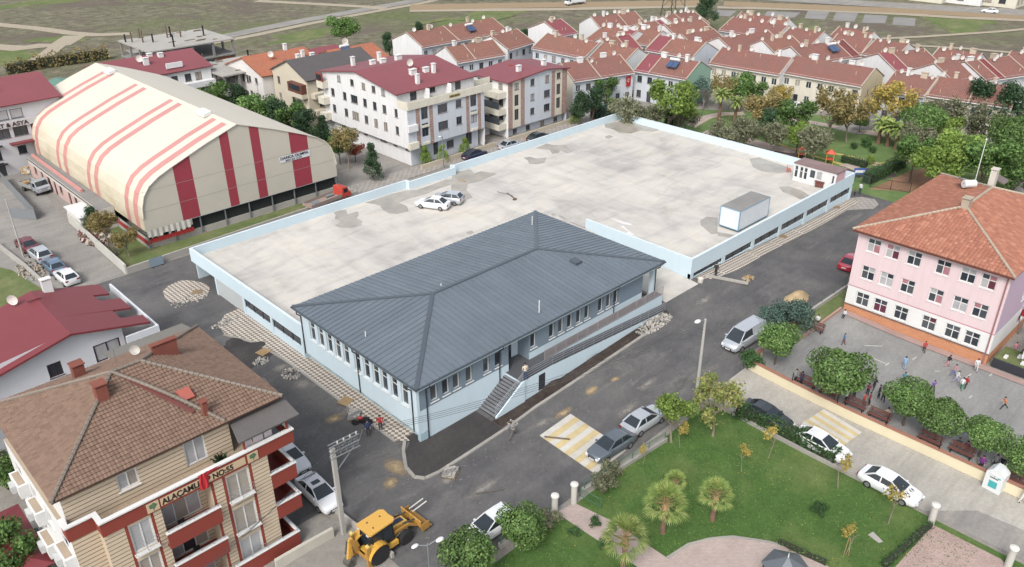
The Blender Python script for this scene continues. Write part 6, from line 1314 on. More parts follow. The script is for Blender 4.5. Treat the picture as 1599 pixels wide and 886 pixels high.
def trunk_mesh(h, r0, crown_r, seed, mat, limbs=5, lean=0, hollow=.3):
    r_ = random.Random(seed); m = MB(); p = Vector((0,0,-.1)); P = [p]
    for i in range(4): p = p+Vector((r_.gauss(0,.05)+lean, r_.gauss(0,.05), (h+.1)/4)); P.append(p)
    for i in range(4): m.tube(P[i], P[i+1], r0*(1-.14*i), r0*(1-.14*(i+1)), 8)
    for i in range(limbs):
        a = 6.28*i/limbs+r_.uniform(-.4,.4); e = r_.uniform(.35, 1.0); L = crown_r*r_.uniform(.7,.95); st = P[3].lerp(P[4], r_.random()); q = st+Vector((math.cos(a)*math.cos(e), math.sin(a)*math.cos(e), math.sin(e)))*L; md = st.lerp(q,.5)+Vector((0,0,.1*L)); m.tube(st, md, r0*.45, r0*.3, 6); m.tube(md, q, r0*.3, r0*.1, 6)
        for k in range(2): q2 = md+Vector((r_.gauss(0,.5), r_.gauss(0,.5), r_.uniform(.2,.7))).normalized()*L*.5; m.tube(md, q2, r0*.2, r0*.07, 5)
    return m.mesh('trunk', mat)
def bare_mesh(h, seed, mat):
    r_ = random.Random(seed); m = MB()
    def br(p, d, L, r, k):
        q = p+d*L; m.tube(p, q, r, r*.6, 5 if k < 2 else 3, cap=False)
        if k < 5:
            for i in range(3 if k < 4 else 2): br(q if i else p.lerp(q, .75), (d+Vector((r_.gauss(0,.45), r_.gauss(0,.45), r_.gauss(.15,.3)))).normalized(), L*r_.uniform(.6,.8), max(r*.55, .012), k+1)
    for i in range(3): br(Vector((0,0,-.1)), Vector((r_.gauss(0,.25), r_.gauss(0,.25), 1)).normalized(), h*.28, .11, 0)
    return m.mesh('branches', mat)
def fan_palm(r=1.4, n=32, seed=1):
    r_ = random.Random(seed); m = MB()
    for i in range(n):
        a = i*2.4; e = 1.5-1.75*(i/n)+r_.uniform(-.15,.15); d = Vector((math.cos(a)*math.cos(e), math.sin(a)*math.cos(e), math.sin(e))); side = Vector((-math.sin(a), math.cos(a), 0)); up = d.cross(side)
        hub = d*r*.55-Vector((0,0,.12*r*(1-math.sin(e)))); m.tube((0,0,0), hub, .02, .015, 4, 1, cap=False)
        for j in range(13):
            t = (j-6)/6*1.05; dd = (d*math.cos(t)+side*math.sin(t)); tip = hub+dd*r*.62*(1-.12*abs(t))+Vector((0,0,-.16*r*(1-math.sin(e)*.5)))*(.5+.5*abs(t)); w_ = (side*math.cos(t)-d*math.sin(t))*.03*r/1.25
            mid = hub+dd*r*.36; m.quad(hub, mid-w_, tip, mid+w_)
    for i in range(16): a = i*.77; d = Vector((math.cos(a), math.sin(a), 0)); q = d*r_.uniform(.2,.34); s_ = Vector((-d.y, d.x, 0))*.07; m.quad(d*.1-s_, d*.1+s_, q+s_*1.4+Vector((0,0,-r_.uniform(.35,.7))), q-s_*1.4+Vector((0,0,-r_.uniform(.35,.7))), mi=1)
    return m.mesh('crown', [LEAF['palm'], G['timber']])
def feather_palm(r=2.0, n=34, seed=2):
    r_ = random.Random(seed); m = MB()
    for i in range(n):
        a = i*2.4; e = 1.2-1.6*(i/n)+r_.uniform(-.1,.1); p = Vector((0,0,0)); h = Vector((math.cos(a), math.sin(a), 0)); side = Vector((-math.sin(a), math.cos(a), 0)); seg = 7; last = p
        for k in range(seg):
            ee = e-.16*k; d = h*math.cos(ee)+Vector((0,0,math.sin(ee))); q = last+d*r/seg; w_ = .26*math.sin((k+.8)/(seg+.6)*math.pi)*r/2
            for s_ in (-1, 1): m.quad(last, q, q+side*s_*w_+d*.16-Vector((0,0,.1)), last+side*s_*w_+d*.1-Vector((0,0,.1)))
            last = q
    return m.mesh('crown', [LEAF['palm']])
PROTO = {}
def proto(kind):
    if kind in PROTO: return PROTO[kind]
    T = {
     'pine':   (lambda: dense_crown('crown', LEAF['pine'], 2.5, 1.85, 6800, .25, 11), lambda: trunk_mesh(2.3, .16, 1.8, 1, BARK), 3.7),
     'pine1':  (lambda: dense_crown('crown', LEAF['pine'], 2.5, 1.85, 6200, .25, 31), lambda: trunk_mesh(2.3, .16, 1.8, 31, BARK), 3.7),
     'pine2':  (lambda: dense_crown('crown', LEAF['pine'], 2.5, 1.85, 6200, .25, 47), lambda: trunk_mesh(2.3, .16, 1.8, 32, BARK), 3.7),
     'ball':   (lambda: dense_crown('crown', LEAF['pine'], 1.7, 1.65, 5200, .2, 12), lambda: trunk_mesh(1.6, .1, 1.0, 2, BARK), 2.3),
     'broad':  (lambda: crown_mesh('crown', LEAF['green'], 3.0, 2.6, 3800, .34, 13, 13, .36, .4), lambda: trunk_mesh(2.6, .18, 2.2, 3, BARK), 4.4),
     'lime':   (lambda: crown_mesh('crown', LEAF['lime'], 3.0, 2.6, 3600, .34, 14, 12, .36, .4), lambda: trunk_mesh(2.4, .16, 2.2, 4, BARK), 4.2),
     'dark':   (lambda: crown_mesh('crown', LEAF['dark'], 2.6, 2.8, 3600, .32, 15, 12, .38, .35), lambda: trunk_mesh(2.2, .18, 2.0, 5, BARK), 4.2),
     'olive':  (lambda: crown_mesh('crown', LEAF['olive'], 2.8, 2.4, 3200, .3, 16, 13, .36, .55), lambda: trunk_mesh(2.2, .16, 2.2, 6, PBARK), 3.9),
     'teal':   (lambda: crown_mesh('crown', LEAF['teal'], 2.2, 1.8, 3200, .24, 17, 12, .42, .3), lambda: trunk_mesh(1.2, .12, 1.4, 7, BARK), 2.3),
     'autumn': (lambda: crown_mesh('crown', LEAF['autumn'], 2.9, 2.6, 3000, .32, 18, 14, .34, .6), lambda: trunk_mesh(2.4, .15, 2.4, 8, PBARK, 7), 4.2),
     'yellow': (lambda: crown_mesh('crown', LEAF['yellow'], 2.9, 2.6, 2800, .32, 19, 14, .34, .6), lambda: trunk_mesh(2.4, .15, 2.4, 9, PBARK, 7), 4.2),
     'red':    (lambda: crown_mesh('crown', LEAF['red'], 1.6, 1.4, 1500, .24, 20, 9, .38, .5), lambda: trunk_mesh(1.2, .08, 1.2, 10, BARK), 2.2),
     'conifer':(lambda: crown_mesh('crown', LEAF['dark'], 2.2, 4.2, 4200, .34, 21, 34, .3, .4, 'cone'), lambda: trunk_mesh(1.6, .16, .6, 11, BARK, 3), 5.2),
     'topiary':(lambda: crown_mesh('crown', LEAF['lime'], 1.35, 1.8, 3000, .2, 22, 26, .34, .3, 'cone'), lambda: trunk_mesh(.7, .08, .3, 12, BARK, 2), 2.0),
     'shrub':  (lambda: crown_mesh('crown', LEAF['olive'], 1.0, .85, 1500, .16, 23, 9, .44, .4), lambda: trunk_mesh(.3, .05, .5, 13, BARK), .75),
     'bush':   (lambda: crown_mesh('crown', LEAF['hedge'], .7, .6, 1100, .13, 24, 8, .46, .3), lambda: trunk_mesh(.2, .04, .3, 14, BARK, 3), .5),
     'limebush': (lambda: crown_mesh('crown', LEAF['lime'], .7, .6, 1000, .13, 25, 8, .46, .3), lambda: trunk_mesh(.2, .04, .3, 15, BARK, 3), .5),
     'sapling': (lambda: crown_mesh('crown', LEAF['yellow'], .55, .7, 260, .16, 26, 6, .5, .7), lambda: trunk_mesh(1.7, .035, .5, 16, PBARK, 4), 2.1),
     'sparse': (lambda: crown_mesh('crown', LEAF['mixed'], 1.5, 1.8, 2300, .2, 27, 14, .36, .6), lambda: trunk_mesh(1.7, .08, 1.4, 17, PBARK, 7), 2.9),
     'young':  (lambda: crown_mesh('crown', LEAF['lime'], 1.5, 1.3, 2200, .2, 28, 11, .4, .45), lambda: trunk_mesh(1.5, .08, 1.2, 18, PBARK, 6), 2.5),
    }
    c, t, z = T[kind]; PROTO[kind] = (c(), t(), z); return PROTO[kind]
def tree(kind, px, py, label, sc=1.0, group=None, name='tree', cat='tree', zs=1.0):
    if kind == 'pine': kind = ('pine', 'pine1', 'pine2')[int(px) % 3]
    cm, tm, zc = proto(kind); zz = zc*sc*zs; p = at(px, py, zz); t = thing(name, label, cat, tuple(p), random.uniform(0, 6.28), group); t.scale = (sc, sc, sc*zs)
    put('trunk' if cat == 'tree' else 'stem', tm, t); put('crown' if cat == 'tree' else 'foliage', cm, t, (0,0,zc)); return t
def palm(px, py, label, h=2.0, r=1.25, kind='fan', tr=.16):
    p = at(px, py, h+.2); t = thing('palm_tree', label, 'palm', tuple(p), random.uniform(0, 6)); m = MB(); n = 10
    for i in range(n): a, b_ = i/n, (i+1)/n; m.tube((.03*math.sin(i),0,h*a), (.03*math.sin(i+1),0,h*b_), tr*(1.25-.35*a)*(1.08), tr*(1.25-.35*b_)*.94, 9)
    m.build('trunk', M('palm_bark', S(134,104,84), .9, .3, 8), t); key = ('palm', kind)
    if key not in PROTO: PROTO[key] = fan_palm() if kind == 'fan' else feather_palm()
    o = put('crown', PROTO[key], t, (0,0,h)); o.scale = (r/1.25,)*3 if kind == 'fan' else (r/2.0,)*3; return t
def hedge(pts, wd, ht, label, mat='hedge', dens=70, leaf=.16, name='hedge', seed=0, lump=.0):
    r_ = random.Random(seed+3); P = [Vector(tuple(at(*p))[:2]) for p in pts]; O = P[0]; t = thing(name, label, 'hedge', (O.x, O.y, hump(O.x, O.y))); core = MB(); m = MB()
    for a, b_ in zip(P, P[1:]):
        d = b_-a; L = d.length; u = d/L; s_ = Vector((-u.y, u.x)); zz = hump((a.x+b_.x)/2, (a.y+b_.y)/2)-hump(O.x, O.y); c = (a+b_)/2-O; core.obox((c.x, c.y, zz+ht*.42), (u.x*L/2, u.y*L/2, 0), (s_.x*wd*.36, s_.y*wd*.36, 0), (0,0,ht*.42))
        for i in range(int(L*(wd+2*ht)*dens)):
            x, k = r_.uniform(-.15, L+.15), r_.random()*(wd+2*ht); j = 1+lump*math.sin(x*1.7+seed)
            y, z, n = (-wd/2, k, Vector((-s_.x,-s_.y,0))) if k < ht else ((k-ht-wd/2), ht*j, Vector((0,0,1))) if k < ht+wd else (wd/2, k-ht-wd, Vector((s_.x,s_.y,0)))
            if abs(y) == wd/2: y *= j
            q = Vector(((a-O).x+u.x*x+s_.x*y, (a-O).y+u.y*x+s_.y*y, zz+z))+Vector((r_.gauss(0,.07), r_.gauss(0,.07), r_.gauss(0,.07))); n = (n+Vector((r_.gauss(0,.5), r_.gauss(0,.5), r_.gauss(0,.5)))).normalized(); e = n.orthogonal().normalized(); v = n.cross(e); g_ = r_.uniform(0,6.28); e, v = e*math.cos(g_)+v*math.sin(g_), v*math.cos(g_)-e*math.sin(g_); l = leaf*r_.uniform(.6,1.3)
            m.quad(q-e*l*.5, q+v*l*.33, q+e*l*.5, q-v*l*.33)
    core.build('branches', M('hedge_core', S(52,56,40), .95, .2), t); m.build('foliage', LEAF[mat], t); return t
YP = 'round pines along the school wall'
for k, px, py, sc, lb in (('pine',1216,530,.76,'round pine at the top corner of the school yard, beside the van'), ('teal',1238,492,1.0,'grey-green bush tree behind the school corner pine'), ('teal',1208,497,.75,'smaller grey-green bush tree beside the corner pine'), ('pine',1313,580,1.02,'widest round pine in the school yard with a bench below'),
        ('pine',1422,622,.77,'left one of the touching pair of round pines by the school wall'), ('pine',1472,648,.73,'right one of the touching pair of round pines by the school wall'), ('pine',1541,676,.66,'round pine above the seated woman in purple'), ('pine',1606,715,.7,'round pine cut by the right picture edge'),
        ('ball',812,822,.92,'round clipped tree right of the bottom street lamp'), ('ball',734,866,1.08,'larger round clipped tree in the bottom middle, by the street lamp'), ('young',1054,640,1.35,'leafy yellow-green tree at the park corner by the lamp post'), ('sparse',1121,620,1.4,'thin yellowish tree in the park corner right of the leafy one'),
        ('broad',535,44,1.15,'lone broad tree standing on the open field'), ('dark',1106,14,1.15,'tall dark tree at the estate edge below the pylon'), ('dark',652,46,.7,'small dark tree behind the white gabled terrace'), ('dark',608,66,.85,'dark tree left of the white gabled terrace'), ('conifer',709,96,.6,'dark conifer in front of the short orange terrace'),
        ('conifer',581,250,.62,'tall dark conifer between hall and white block'), ('red',553,232,.9,'reddish shrub-like tree left of the dark conifer'), ('autumn',541,222,.9,'brown-green tree at the hall corner left of the reddish one'), ('topiary',664,243,.78,'clipped cone tree at the white block corner, first from the hall'), ('topiary',691,239,.72,'clipped cone tree, second from the hall'), ('topiary',726,229,.74,'clipped cone tree nearest the navy car'),
        ('green' if False else 'broad',335,152,1.0,'leafy tree behind the hall ridge, leftmost of the belt'), ('dark',368,158,.95,'dark tree in the belt behind the hall, second from the left'), ('yellow',352,168,.6,'yellowing tree in the belt behind the hall'), ('broad',402,170,1.05,'leafy tree in the middle of the belt behind the hall'), ('dark',430,182,.95,'dark tree in the belt below the peach house'), ('broad',452,180,.9,'leafy tree below the grey-roofed house balcony'),
        ('dark',480,200,.95,'dark tree above the hall banner'), ('conifer',505,205,.55,'dark conifer at the right end of the belt behind the hall'), ('broad',528,228,.6,'small leafy tree beside the hall eave'), ('dark',310,135,.7,'dark bushy tree below the low concrete frame'), ('dark',470,178,.8,'dark tree squeezed under the beige balconies'),
        ('topiary',898,182,.6,'small clipped tree on the back street by the pale block'), ('dark',905,165,.75,'dark bush tree right of the pale apartment block'), ('dark',925,158,.8,'dark bush tree below the flag terrace'), ('olive',978,168,1.0,'grey-green tree at the far deck corner, left one'), ('olive',1012,178,.85,'grey-green tree at the far deck corner, right one'), ('lime',1046,156,1.3,'largest leafy yellow-green tree below the mint gable'),
        ('olive',1072,180,.8,'pale shrubby tree behind the far parapet'), ('dark',1048,186,.55,'dark small tree behind the far parapet'), ('teal',1092,138,1.1,'blue-green tree at the mint gable'), ('autumn',1128,138,.9,'brownish tree left of the two palms'), ('broad',1158,136,.9,'green tree behind the two palms'), ('broad',1178,142,.7,'green tree in front of the palm-side terrace door'),
        ('autumn',1192,165,1.05,'tall brown tree right of the palms'), ('yellow',1222,148,.7,'yellow-leaved tree near the parked cars of the terraces'), ('olive',1168,200,.9,'pale olive tree behind the parapet, left of the playground'), ('olive',1142,212,.75,'low olive tree leaning over the far parapet'), ('dark',1202,190,.7,'dark tree in the middle of the park'), ('olive',1212,205,.8,'olive tree left of the red playground'),
        ('broad',1243,178,.95,'green tree on the park path'), ('autumn',1300,168,1.2,'big brown-green tree in front of the yellow end house'), ('autumn',1330,178,.95,'brown tree beside the access road'), ('olive',1275,215,.95,'olive tree behind the orange playground toy'), ('lime',1248,208,.7,'light green tree above the playground'), ('yellow',1396,158,1.25,'big yellow-brown tree right of the buff gable'),
        ('pine',1443,188,1.05,'dense pine right of the palm group'), ('lime',1487,196,.7,'bright green low tree right of the dense pine'), ('olive',1478,170,1.0,'olive tree in front of the long right terrace'), ('dark',1524,158,1.1,'tall dark tree before the long right terrace'), ('olive',1548,190,1.1,'olive tree left of the right-edge pines'), ('dark',1570,165,1.15,'dark tree at the right end of the long terrace'),
        ('pine',1592,205,1.2,'bright pine at the right picture edge'), ('lime',1505,235,1.15,'leafy light tree behind the school roof'), ('lime',1470,248,1.05,'leafy light tree left behind the school roof'), ('broad',1545,248,1.15,'green tree behind the school ridge'), ('broad',1432,236,.9,'green tree beside the clay bank'), ('pine',1580,250,1.1,'pine behind the school chimney'), ('broad',1590,275,1.0,'green tree at the right edge behind the school'),
        ('autumn',160,352,.75,'brownish bush tree in the hall yard by the rubble'), ('autumn',196,372,.6,'brown scrubby tree beside the hall corner'), ('dark',138,340,.55,'dark shrub tree behind the white shed'), ('pine',1345,190,.42,'tiny clipped ball tree on the park road bend'), ('olive',1120,205,.7,'low olive tree by the left park path'), ('olive',1435,212,.9,'olive tree beside the palm group'), ('broad',18,735,.55,'leafy tree left of the tan block'), ('broad',15,862,.75,'bush tree in the bottom left corner')):
    tree(k, px, py, lb, sc*(1.22 if py < 262 and px > 895 else 1.15 if py < 260 and px > 300 and px < 560 else 1), YP if k == 'pine' and py > 500 else None)
for px, py, lb, h, r in ((1040,783,'largest fan palm, in the middle of the front lawn',2.8,1.45), (1119,769,'smaller fan palm right of the middle one',2.5,1.15), (977,836,'fan palm beside the paved park path',2.8,1.45)): palm(px, py, lb, h, r)
palm(1055, 748, 'short young palm behind the largest fan palm', .7, .8)
for px, py, lb, h, r in ((1127,146,'left palm of the pair in the rear park',5.2,2.0), (1151,157,'right palm of the pair in the rear park',4.2,1.7), (1378,190,'leftmost palm of the group by the park road',3.6,1.9), (1392,196,'middle palm of the group by the park road',3.4,2.0), (1405,200,'rightmost palm of the group by the park road',3.4,1.9)): palm(px, py, lb, h, r, 'feather', .26)
# leafless trees
for px, py, h, lb in ((1489,215,7.0,'broad leafless grey tree behind the school'), (1455,222,5.5,'leafless grey tree left of the broad bare one'), (1515,205,5.0,'leafless tree beside the long terrace'), (1098,150,5.0,'leafless tree at the rear park lawn'), (180,385,2.2,'small leafless shrub in the hall yard')):
    p = at(px, py, h*.55); t = thing('bare_tree', lb, 'tree', tuple(p), random.uniform(0,6)); put('branches', bare_mesh(h, int(px), TWIG), t)
# saplings with stakes on the front lawn
for px, py, sc, lb in ((1163,704,1.0,'sapling with orange leaves left on the front lawn'), (1006,700,.8,'bare-leafed sapling near the park fence'), (1207,675,1.25,'sapling nearest the lane kerb and hedge end'), (1318,722,1.25,'golden sapling beside the white parked sedan'), (1400,772,1.35,'sapling in front of the white taxi'), (1330,828,1.1,'brown-leaved sapling tied to two stakes near the plaza'), (1065,668,1.0,'sapling under the leafy corner tree')):
    t = tree('sapling', px, py, lb, sc, 'saplings on the front lawn', 'sapling')
    if 'stakes' not in lb: continue
    m = MB(); [m.tube((x,.1,0), (x*.3,.02,1.5), .025, .025, 6) for x in (-.16,.16)]; m.build('stake', G['timber'], t)['kind'] = 'stuff'
# shrubs
for k, px, py, sc, lb in (('shrub',941,752,1.15,'silvery shrub inside the park gate, right of the path'), ('shrub',858,812,1.0,'silvery shrub inside the park gate, left of the path'), ('shrub',955,730,.9,'dull green shrub against the park fence'), ('bush',1281,796,.9,'small round bush on the front lawn'), ('bush',1334,228,1.0,'small round bush on the rear lawn, left'), ('bush',1353,223,1.5,'boxy round bush in the middle of the rear lawn'), ('bush',1363,234,1.0,'small round bush on the rear lawn, right'),
        ('limebush',1130,201,1.2,'lime ball bush, left of three by the parapet'), ('limebush',1137,204,1.2,'lime ball bush, middle of three by the parapet'), ('limebush',1144,204,1.2,'lime ball bush, right of three by the parapet'), ('limebush',1360,250,1.3,'pale bush beside the yellow kerb'), ('bush',1174,566,1.5,'dark bush beside the van'), ('bush',1168,556,1.2,'smaller dark bush at the yard wall end'), ('bush',930,815,.7,'low dark plant at the path edge'), ('bush',945,850,.8,'low plant by the path side palm'), ('bush',895,830,.7,'red-tinged low plant left of the path'), ('shrub',1420,770,.6,'olive shrub at the kerb by the taxi')):
    tree(k, px, py, lb, sc, None, 'shrub', 'shrub')
hedge([(1150,648), (1190,664), (1250,692), (1305,722)], 1.1, 1.1, 'loose leafy hedge between the front lawn and the parked cars', 'hedge', 80, .22, seed=1, lump=.18)
hedge([(1452,822), (1420,850), (1380,886)], .5, .45, 'low clipped hedge along the paved forecourt', 'hedge', 90, .12, seed=2, lump=.1)
hedge([(1215,848), (1250,864), (1290,882)], .45, .4, 'ragged low hedge round the plaza edge', 'green', 70, .14, seed=3, lump=.25)
hedge([(1353,287), (1408,259)], 1.6, 1.6, 'dark clipped block hedge beside the playground', 'hedge', 60, .2, seed=4)
hedge([(1315,252), (1352,262)], 1.2, 1.0, 'dark hedge strip behind the playground sign', 'hedge', 60, .18, seed=5)
hedge([(922,184), (948,184), (960,182)], 2.0, 2.2, 'rounded blue-green hedge at the far deck corner', 'teal', 50, .24, seed=6, lump=.15)
hedge([(945,172), (962,170)], 1.5, 2.0, 'lime hedge behind the blue-green one', 'lime', 50, .22, seed=7, lump=.1)
hedge([(60,107), (100,102), (140,96), (170,92)], 2.2, 2.6, 'row of dry maize stalks on the field edge', 'autumn', 9, .5, 'maize_row', 8, .3)
hedge([(12,116), (40,112), (58,108)], 2.2, 2.4, 'short row of dry stalks at the left field edge', 'autumn', 9, .5, 'maize_row', 9, .3)
hedge([(0,720), (25,760)], 1.6, 1.0, 'flowering hedge beside the tan block drive', 'lime', 60, .18, seed=10, lump=.25)
hedge([(300,165), (340,185), (400,205), (460,215), (520,232)], 3.0, 2.2, 'undergrowth along the foot of the tree belt behind the hall', 'green', 22, .4, 'undergrowth', 11, .3)
hedge([(300,178), (350,180), (420,190)], 4.0, 2.0, 'dark undergrowth under the tree belt', 'dark', 18, .42, 'undergrowth', 12, .3)
for k, px, py, sc, lb in (('broad',1085,66,.5,'small yard tree behind the grey gable'), ('dark',1160,62,.5,'small dark yard tree between the far terraces'), ('olive',1372,100,.55,'olive yard tree above the buff gable'), ('broad',1466,112,.5,'green yard tree before the blue-white gable'), ('dark',820,58,.6,'dark yard tree beside the grey-walled terrace'), ('broad',1005,100,.5,'small yard tree beside the maroon roof of the solar terrace'), ('autumn',1255,92,.5,'brown yard tree behind the cream terrace'), ('broad',1312,90,.5,'green yard tree by the blue solar panel'), ('dark',1400,118,.5,'dark yard tree behind the short terrace'), ('olive',880,80,.5,'olive yard tree among the orange roofs'), ('dark',1195,75,.5,'dark yard bush above the cream terrace'), ('broad',945,135,.7,'green tree on the flag terrace forecourt'), ('autumn',965,130,.6,'brown tree on the flag terrace forecourt')): tree(k, px, py, lb, sc*1.3)
# grass blades and fallen leaves on the near lawn
def lawn_cover():
    r_ = random.Random(21); g = MB(); l = MB(); plaza = pxs((860,801), (897,784), (955,812), (1042,870), (1110,841), (1145,838), (1199,846), (1264,870), (1295,886), (1200,970), (1000,960))
    n = 0
    while n < 15000:
        x, y = r_.uniform(28,53.7), r_.uniform(8,30.7)
        if inpoly(x, y, plaza): continue
        n += 1; h = r_.uniform(.03,.09); a = r_.uniform(0,6.28); w_ = r_.uniform(.03,.07); z = hump(x,y)+.012; dx, dy = w_*math.cos(a), w_*math.sin(a); g.poly([(x-dx,y-dy,z), (x+dx,y+dy,z), (x+r_.gauss(0,.04),y+r_.gauss(0,.04),z+h)])
        if n % 40 == 0: s_ = r_.uniform(.03,.07); l.poly([(x-s_,y,z+.03), (x,y-s_*.6,z+.04), (x+s_,y,z+.03), (x,y+s_*.6,z+.05)])
    o = g.build('grass', LEAF['lawn']); tag(struct(o, 'stuff'), 'short grass blades of the front park lawn', 'grass'); o = l.build('fallen_leaves', LEAF['yellow']); tag(struct(o, 'stuff'), 'fallen yellow leaves on the front park lawn', 'leaves')
LEAF['lawn'] = island_mat('leaf_lawn', [S(70,100,46,.7), S(92,124,60,.7), S(112,140,76,.7), S(128,142,86,.7), S(80,110,52,.7)], .8, .1, .2)
lawn_cover()
terrace_items()
# ================================================================ vehicles
def paint(name, col, metal=.0):
    if name in MATS: return MATS[name]
    m, t, b = base(name, .25, metal, .6); b.inputs['Base Color'].default_value = (*col, 1); b.inputs['Coat Weight'].default_value = .6; b.inputs['Coat Roughness'].default_value = .08; return m
CARP = {'white': paint('car_white', S(232,234,236)), 'silver': paint('car_silver', S(198,204,210), .3), 'grey': paint('car_grey', S(112,122,130), .4), 'navy': paint('car_navy', S(36,42,70)), 'dark': paint('car_dark', S(44,50,54)), 'maroon': paint('car_maroon', S(112,30,44)), 'blue': paint('car_blue', S(112,138,166), .4), 'red': paint('car_red', S(186,36,62)), 'greygreen': paint('car_green', S(86,96,92))}
CGL = glass('car_glass', (.012,.016,.02), .04); LAMP = M('head_lamp', S(220,224,226), .15, 0); TAIL = M('tail_lamp', S(150,24,28), .25, 0); PLATE = M('plate', S(224,224,220), .5, 0)
# half profiles: stations (x, z_low, z_belt, half width), cabin (x_base_rear, x_top_rear, x_top_front, x_base_front, roof z)
KIND = {
 'sedan': dict(L=4.6, W=1.78, st=[(-2.3,.38,.78,.70),(-2.2,.26,.94,.80),(-1.5,.22,1.0,.88),(-.5,.2,.97,.89),(.6,.2,.97,.89),(1.35,.22,.94,.88),(2.0,.24,.84,.82),(2.22,.28,.74,.74),(2.32,.36,.62,.58)], cab=(-1.85,-1.1,.25,1.2,1.46), wr=.32, ax=(-1.35,1.38)),
 'hatch': dict(L=4.2, W=1.76, st=[(-2.1,.36,.86,.74),(-2.03,.26,1.02,.83),(-1.4,.22,1.02,.88),(-.3,.2,1.0,.88),(.6,.2,.99,.88),(1.2,.22,.97,.87),(1.8,.24,.87,.82),(2.02,.28,.76,.74),(2.12,.36,.64,.58)], cab=(-2.02,-1.55,.05,1.1,1.5), wr=.32, ax=(-1.28,1.3)),
 'suv': dict(L=4.45, W=1.84, st=[(-2.22,.42,.95,.78),(-2.15,.3,1.12,.87),(-1.4,.28,1.12,.92),(-.2,.26,1.1,.92),(.7,.26,1.08,.92),(1.3,.28,1.02,.9),(2.0,.3,.9,.83),(2.22,.4,.74,.66)], cab=(-2.12,-1.8,.15,1.05,1.7), wr=.36, ax=(-1.35,1.38)),
 'van': dict(L=5.2, W=1.98, st=[(-2.6,.36,1.1,.9),(-2.55,.28,1.22,.96),(-1.2,.24,1.22,.98),(.2,.24,1.2,.98),(1.2,.24,1.16,.97),(1.75,.26,1.08,.95),(2.4,.28,.88,.86),(2.6,.38,.7,.66)], cab=(-2.56,-2.45,.95,1.95,1.98), wr=.36, ax=(-1.65,1.6)),
}
CARM = {}
def car_parts(kind, wagon=False):
    if kind in CARM: return CARM[kind]
    k = KIND[kind]; st = k['st']; m = MB(); n = len(st); ring = []
    for x, zl, zb, hw in st:
        r_ = [(-hw*.9,zl),(-hw,zl+.14),(-hw*1.0,(zl+zb)/2),(-hw*.97,zb-.1),(-hw*.86,zb),(hw*.86,zb),(hw*.97,zb-.1),(hw*1.0,(zl+zb)/2),(hw,zl+.14),(hw*.9,zl)]; ring.append([(x, y, z) for y, z in r_])
    base_i = len(m.v); [m.v.extend(r_) for r_ in ring]; q = len(ring[0])
    for i in range(n-1):
        for j in range(q): a = base_i+i*q+j; b_ = base_i+i*q+(j+1) % q; m.f.append((a, b_, b_+q, a+q)); m.m.append(0)
    m.f.append(tuple(base_i+j for j in range(q))[::-1]); m.f.append(tuple(base_i+(n-1)*q+j for j in range(q))); m.m += [0,0]
    for f in range(len(m.f)): m.f[f] = tuple(reversed(m.f[f]))
    xr, tr, tf, xf, zr = k['cab']; hw = k['W']/2; zb = lambda x: next(z0+(z1-z0)*(x-x0)/(x1-x0) for (x0,_,z0,_), (x1,_,z1,_) in zip(st, st[1:]) if x0 <= x <= x1)-.02
    B, T = hw*.86, hw*.66
    roof = MB(); c = .06; zt = zr
    P = lambda x, y, z: (x, y, z)
    roof.poly([P(tr,-T,zt-.03), P((tr+tf)/2,-T,zt), P(tf,-T,zt-.04), P(tf,T,zt-.04), P((tr+tf)/2,T,zt), P(tr,T,zt-.03)]) if False else [roof.quad(P(a,-T*s0,za), P(b_,-T*s1,z2), P(b_,T*s1,z2), P(a,T*s0,za)) for a, za, s0, b_, z2, s1 in ((tr,zt-.05,1,(tr+tf)/2,zt+.0,1), ((tr+tf)/2,zt+.0,1,tf,zt-.06,1))]
    # pillars
    for s_ in (-1, 1):
        for a, za, b_, z2, w_ in ((xr, zb(xr), tr, zt-.05, .13), (xf, zb(xf), tf, zt-.06, .07)): roof.beam((a, B*s_, za), (b_, T*s_, z2), w_, .06)
        xm = (tr+tf)/2-.1; roof.beam((xm, B*s_*1.01, zb(xm)), (xm, T*s_*1.01, zt-.03), .08, .05); roof.beam((tr, T*s_, zt-.045), (xm, T*s_, zt-.01), .07, .05); roof.beam((xm, T*s_, zt-.01), (tf, T*s_, zt-.055), .07, .05)
        if kind == 'van':                                            # closed rear quarter
            roof.poly([(xr,B*s_*1.005,zb(xr)), (-.2,B*s_*1.005,zb(-.2)), (-.25,T*s_*1.005,zt-.03), (tr,T*s_*1.005,zt-.05)][::s_])
    g = MB(); xm = (tr+tf)/2
    g.quad((xr,-B*.97,zb(xr)), (tr,-T*.97,zt-.06), (tr,T*.97,zt-.06), (xr,B*.97,zb(xr))); ws = g
    w = MB(); w.quad((xf,-B*.97,zb(xf)), (xf,B*.97,zb(xf)), (tf,T*.97,zt-.07), (tf,-T*.97,zt-.07))
    s = MB()
    for s_ in (-1, 1): s.poly([(xr,B*s_*.99,zb(xr)), (xf,B*s_*.99,zb(xf)), (tf,T*s_*.99,zt-.07), (tr,T*s_*.99,zt-.06)][::s_])
    hl = MB(); x, zl, z_, h_ = st[-1]; x2, _, z2, h2 = st[-2]
    L1 = MB().obox(((x+x2)/2-.0, h2*.76, (z_+z2)/2-.08), (.14,-.04,-.03), (.03,.12,0), (0,0,.07)); L2 = MB().obox(((x+x2)/2, -h2*.76, (z_+z2)/2-.08), (.14,.04,-.03), (.03,-.12,0), (0,0,.07))
    x, zl, z_, h_ = st[0]; T1 = MB().box(x-.01, h_*.62, z_-.12, x+.12, h_*1.06, z_+.06); T2 = MB().box(x-.01, -h_*1.06, z_-.12, x+.12, -h_*.62, z_+.06)
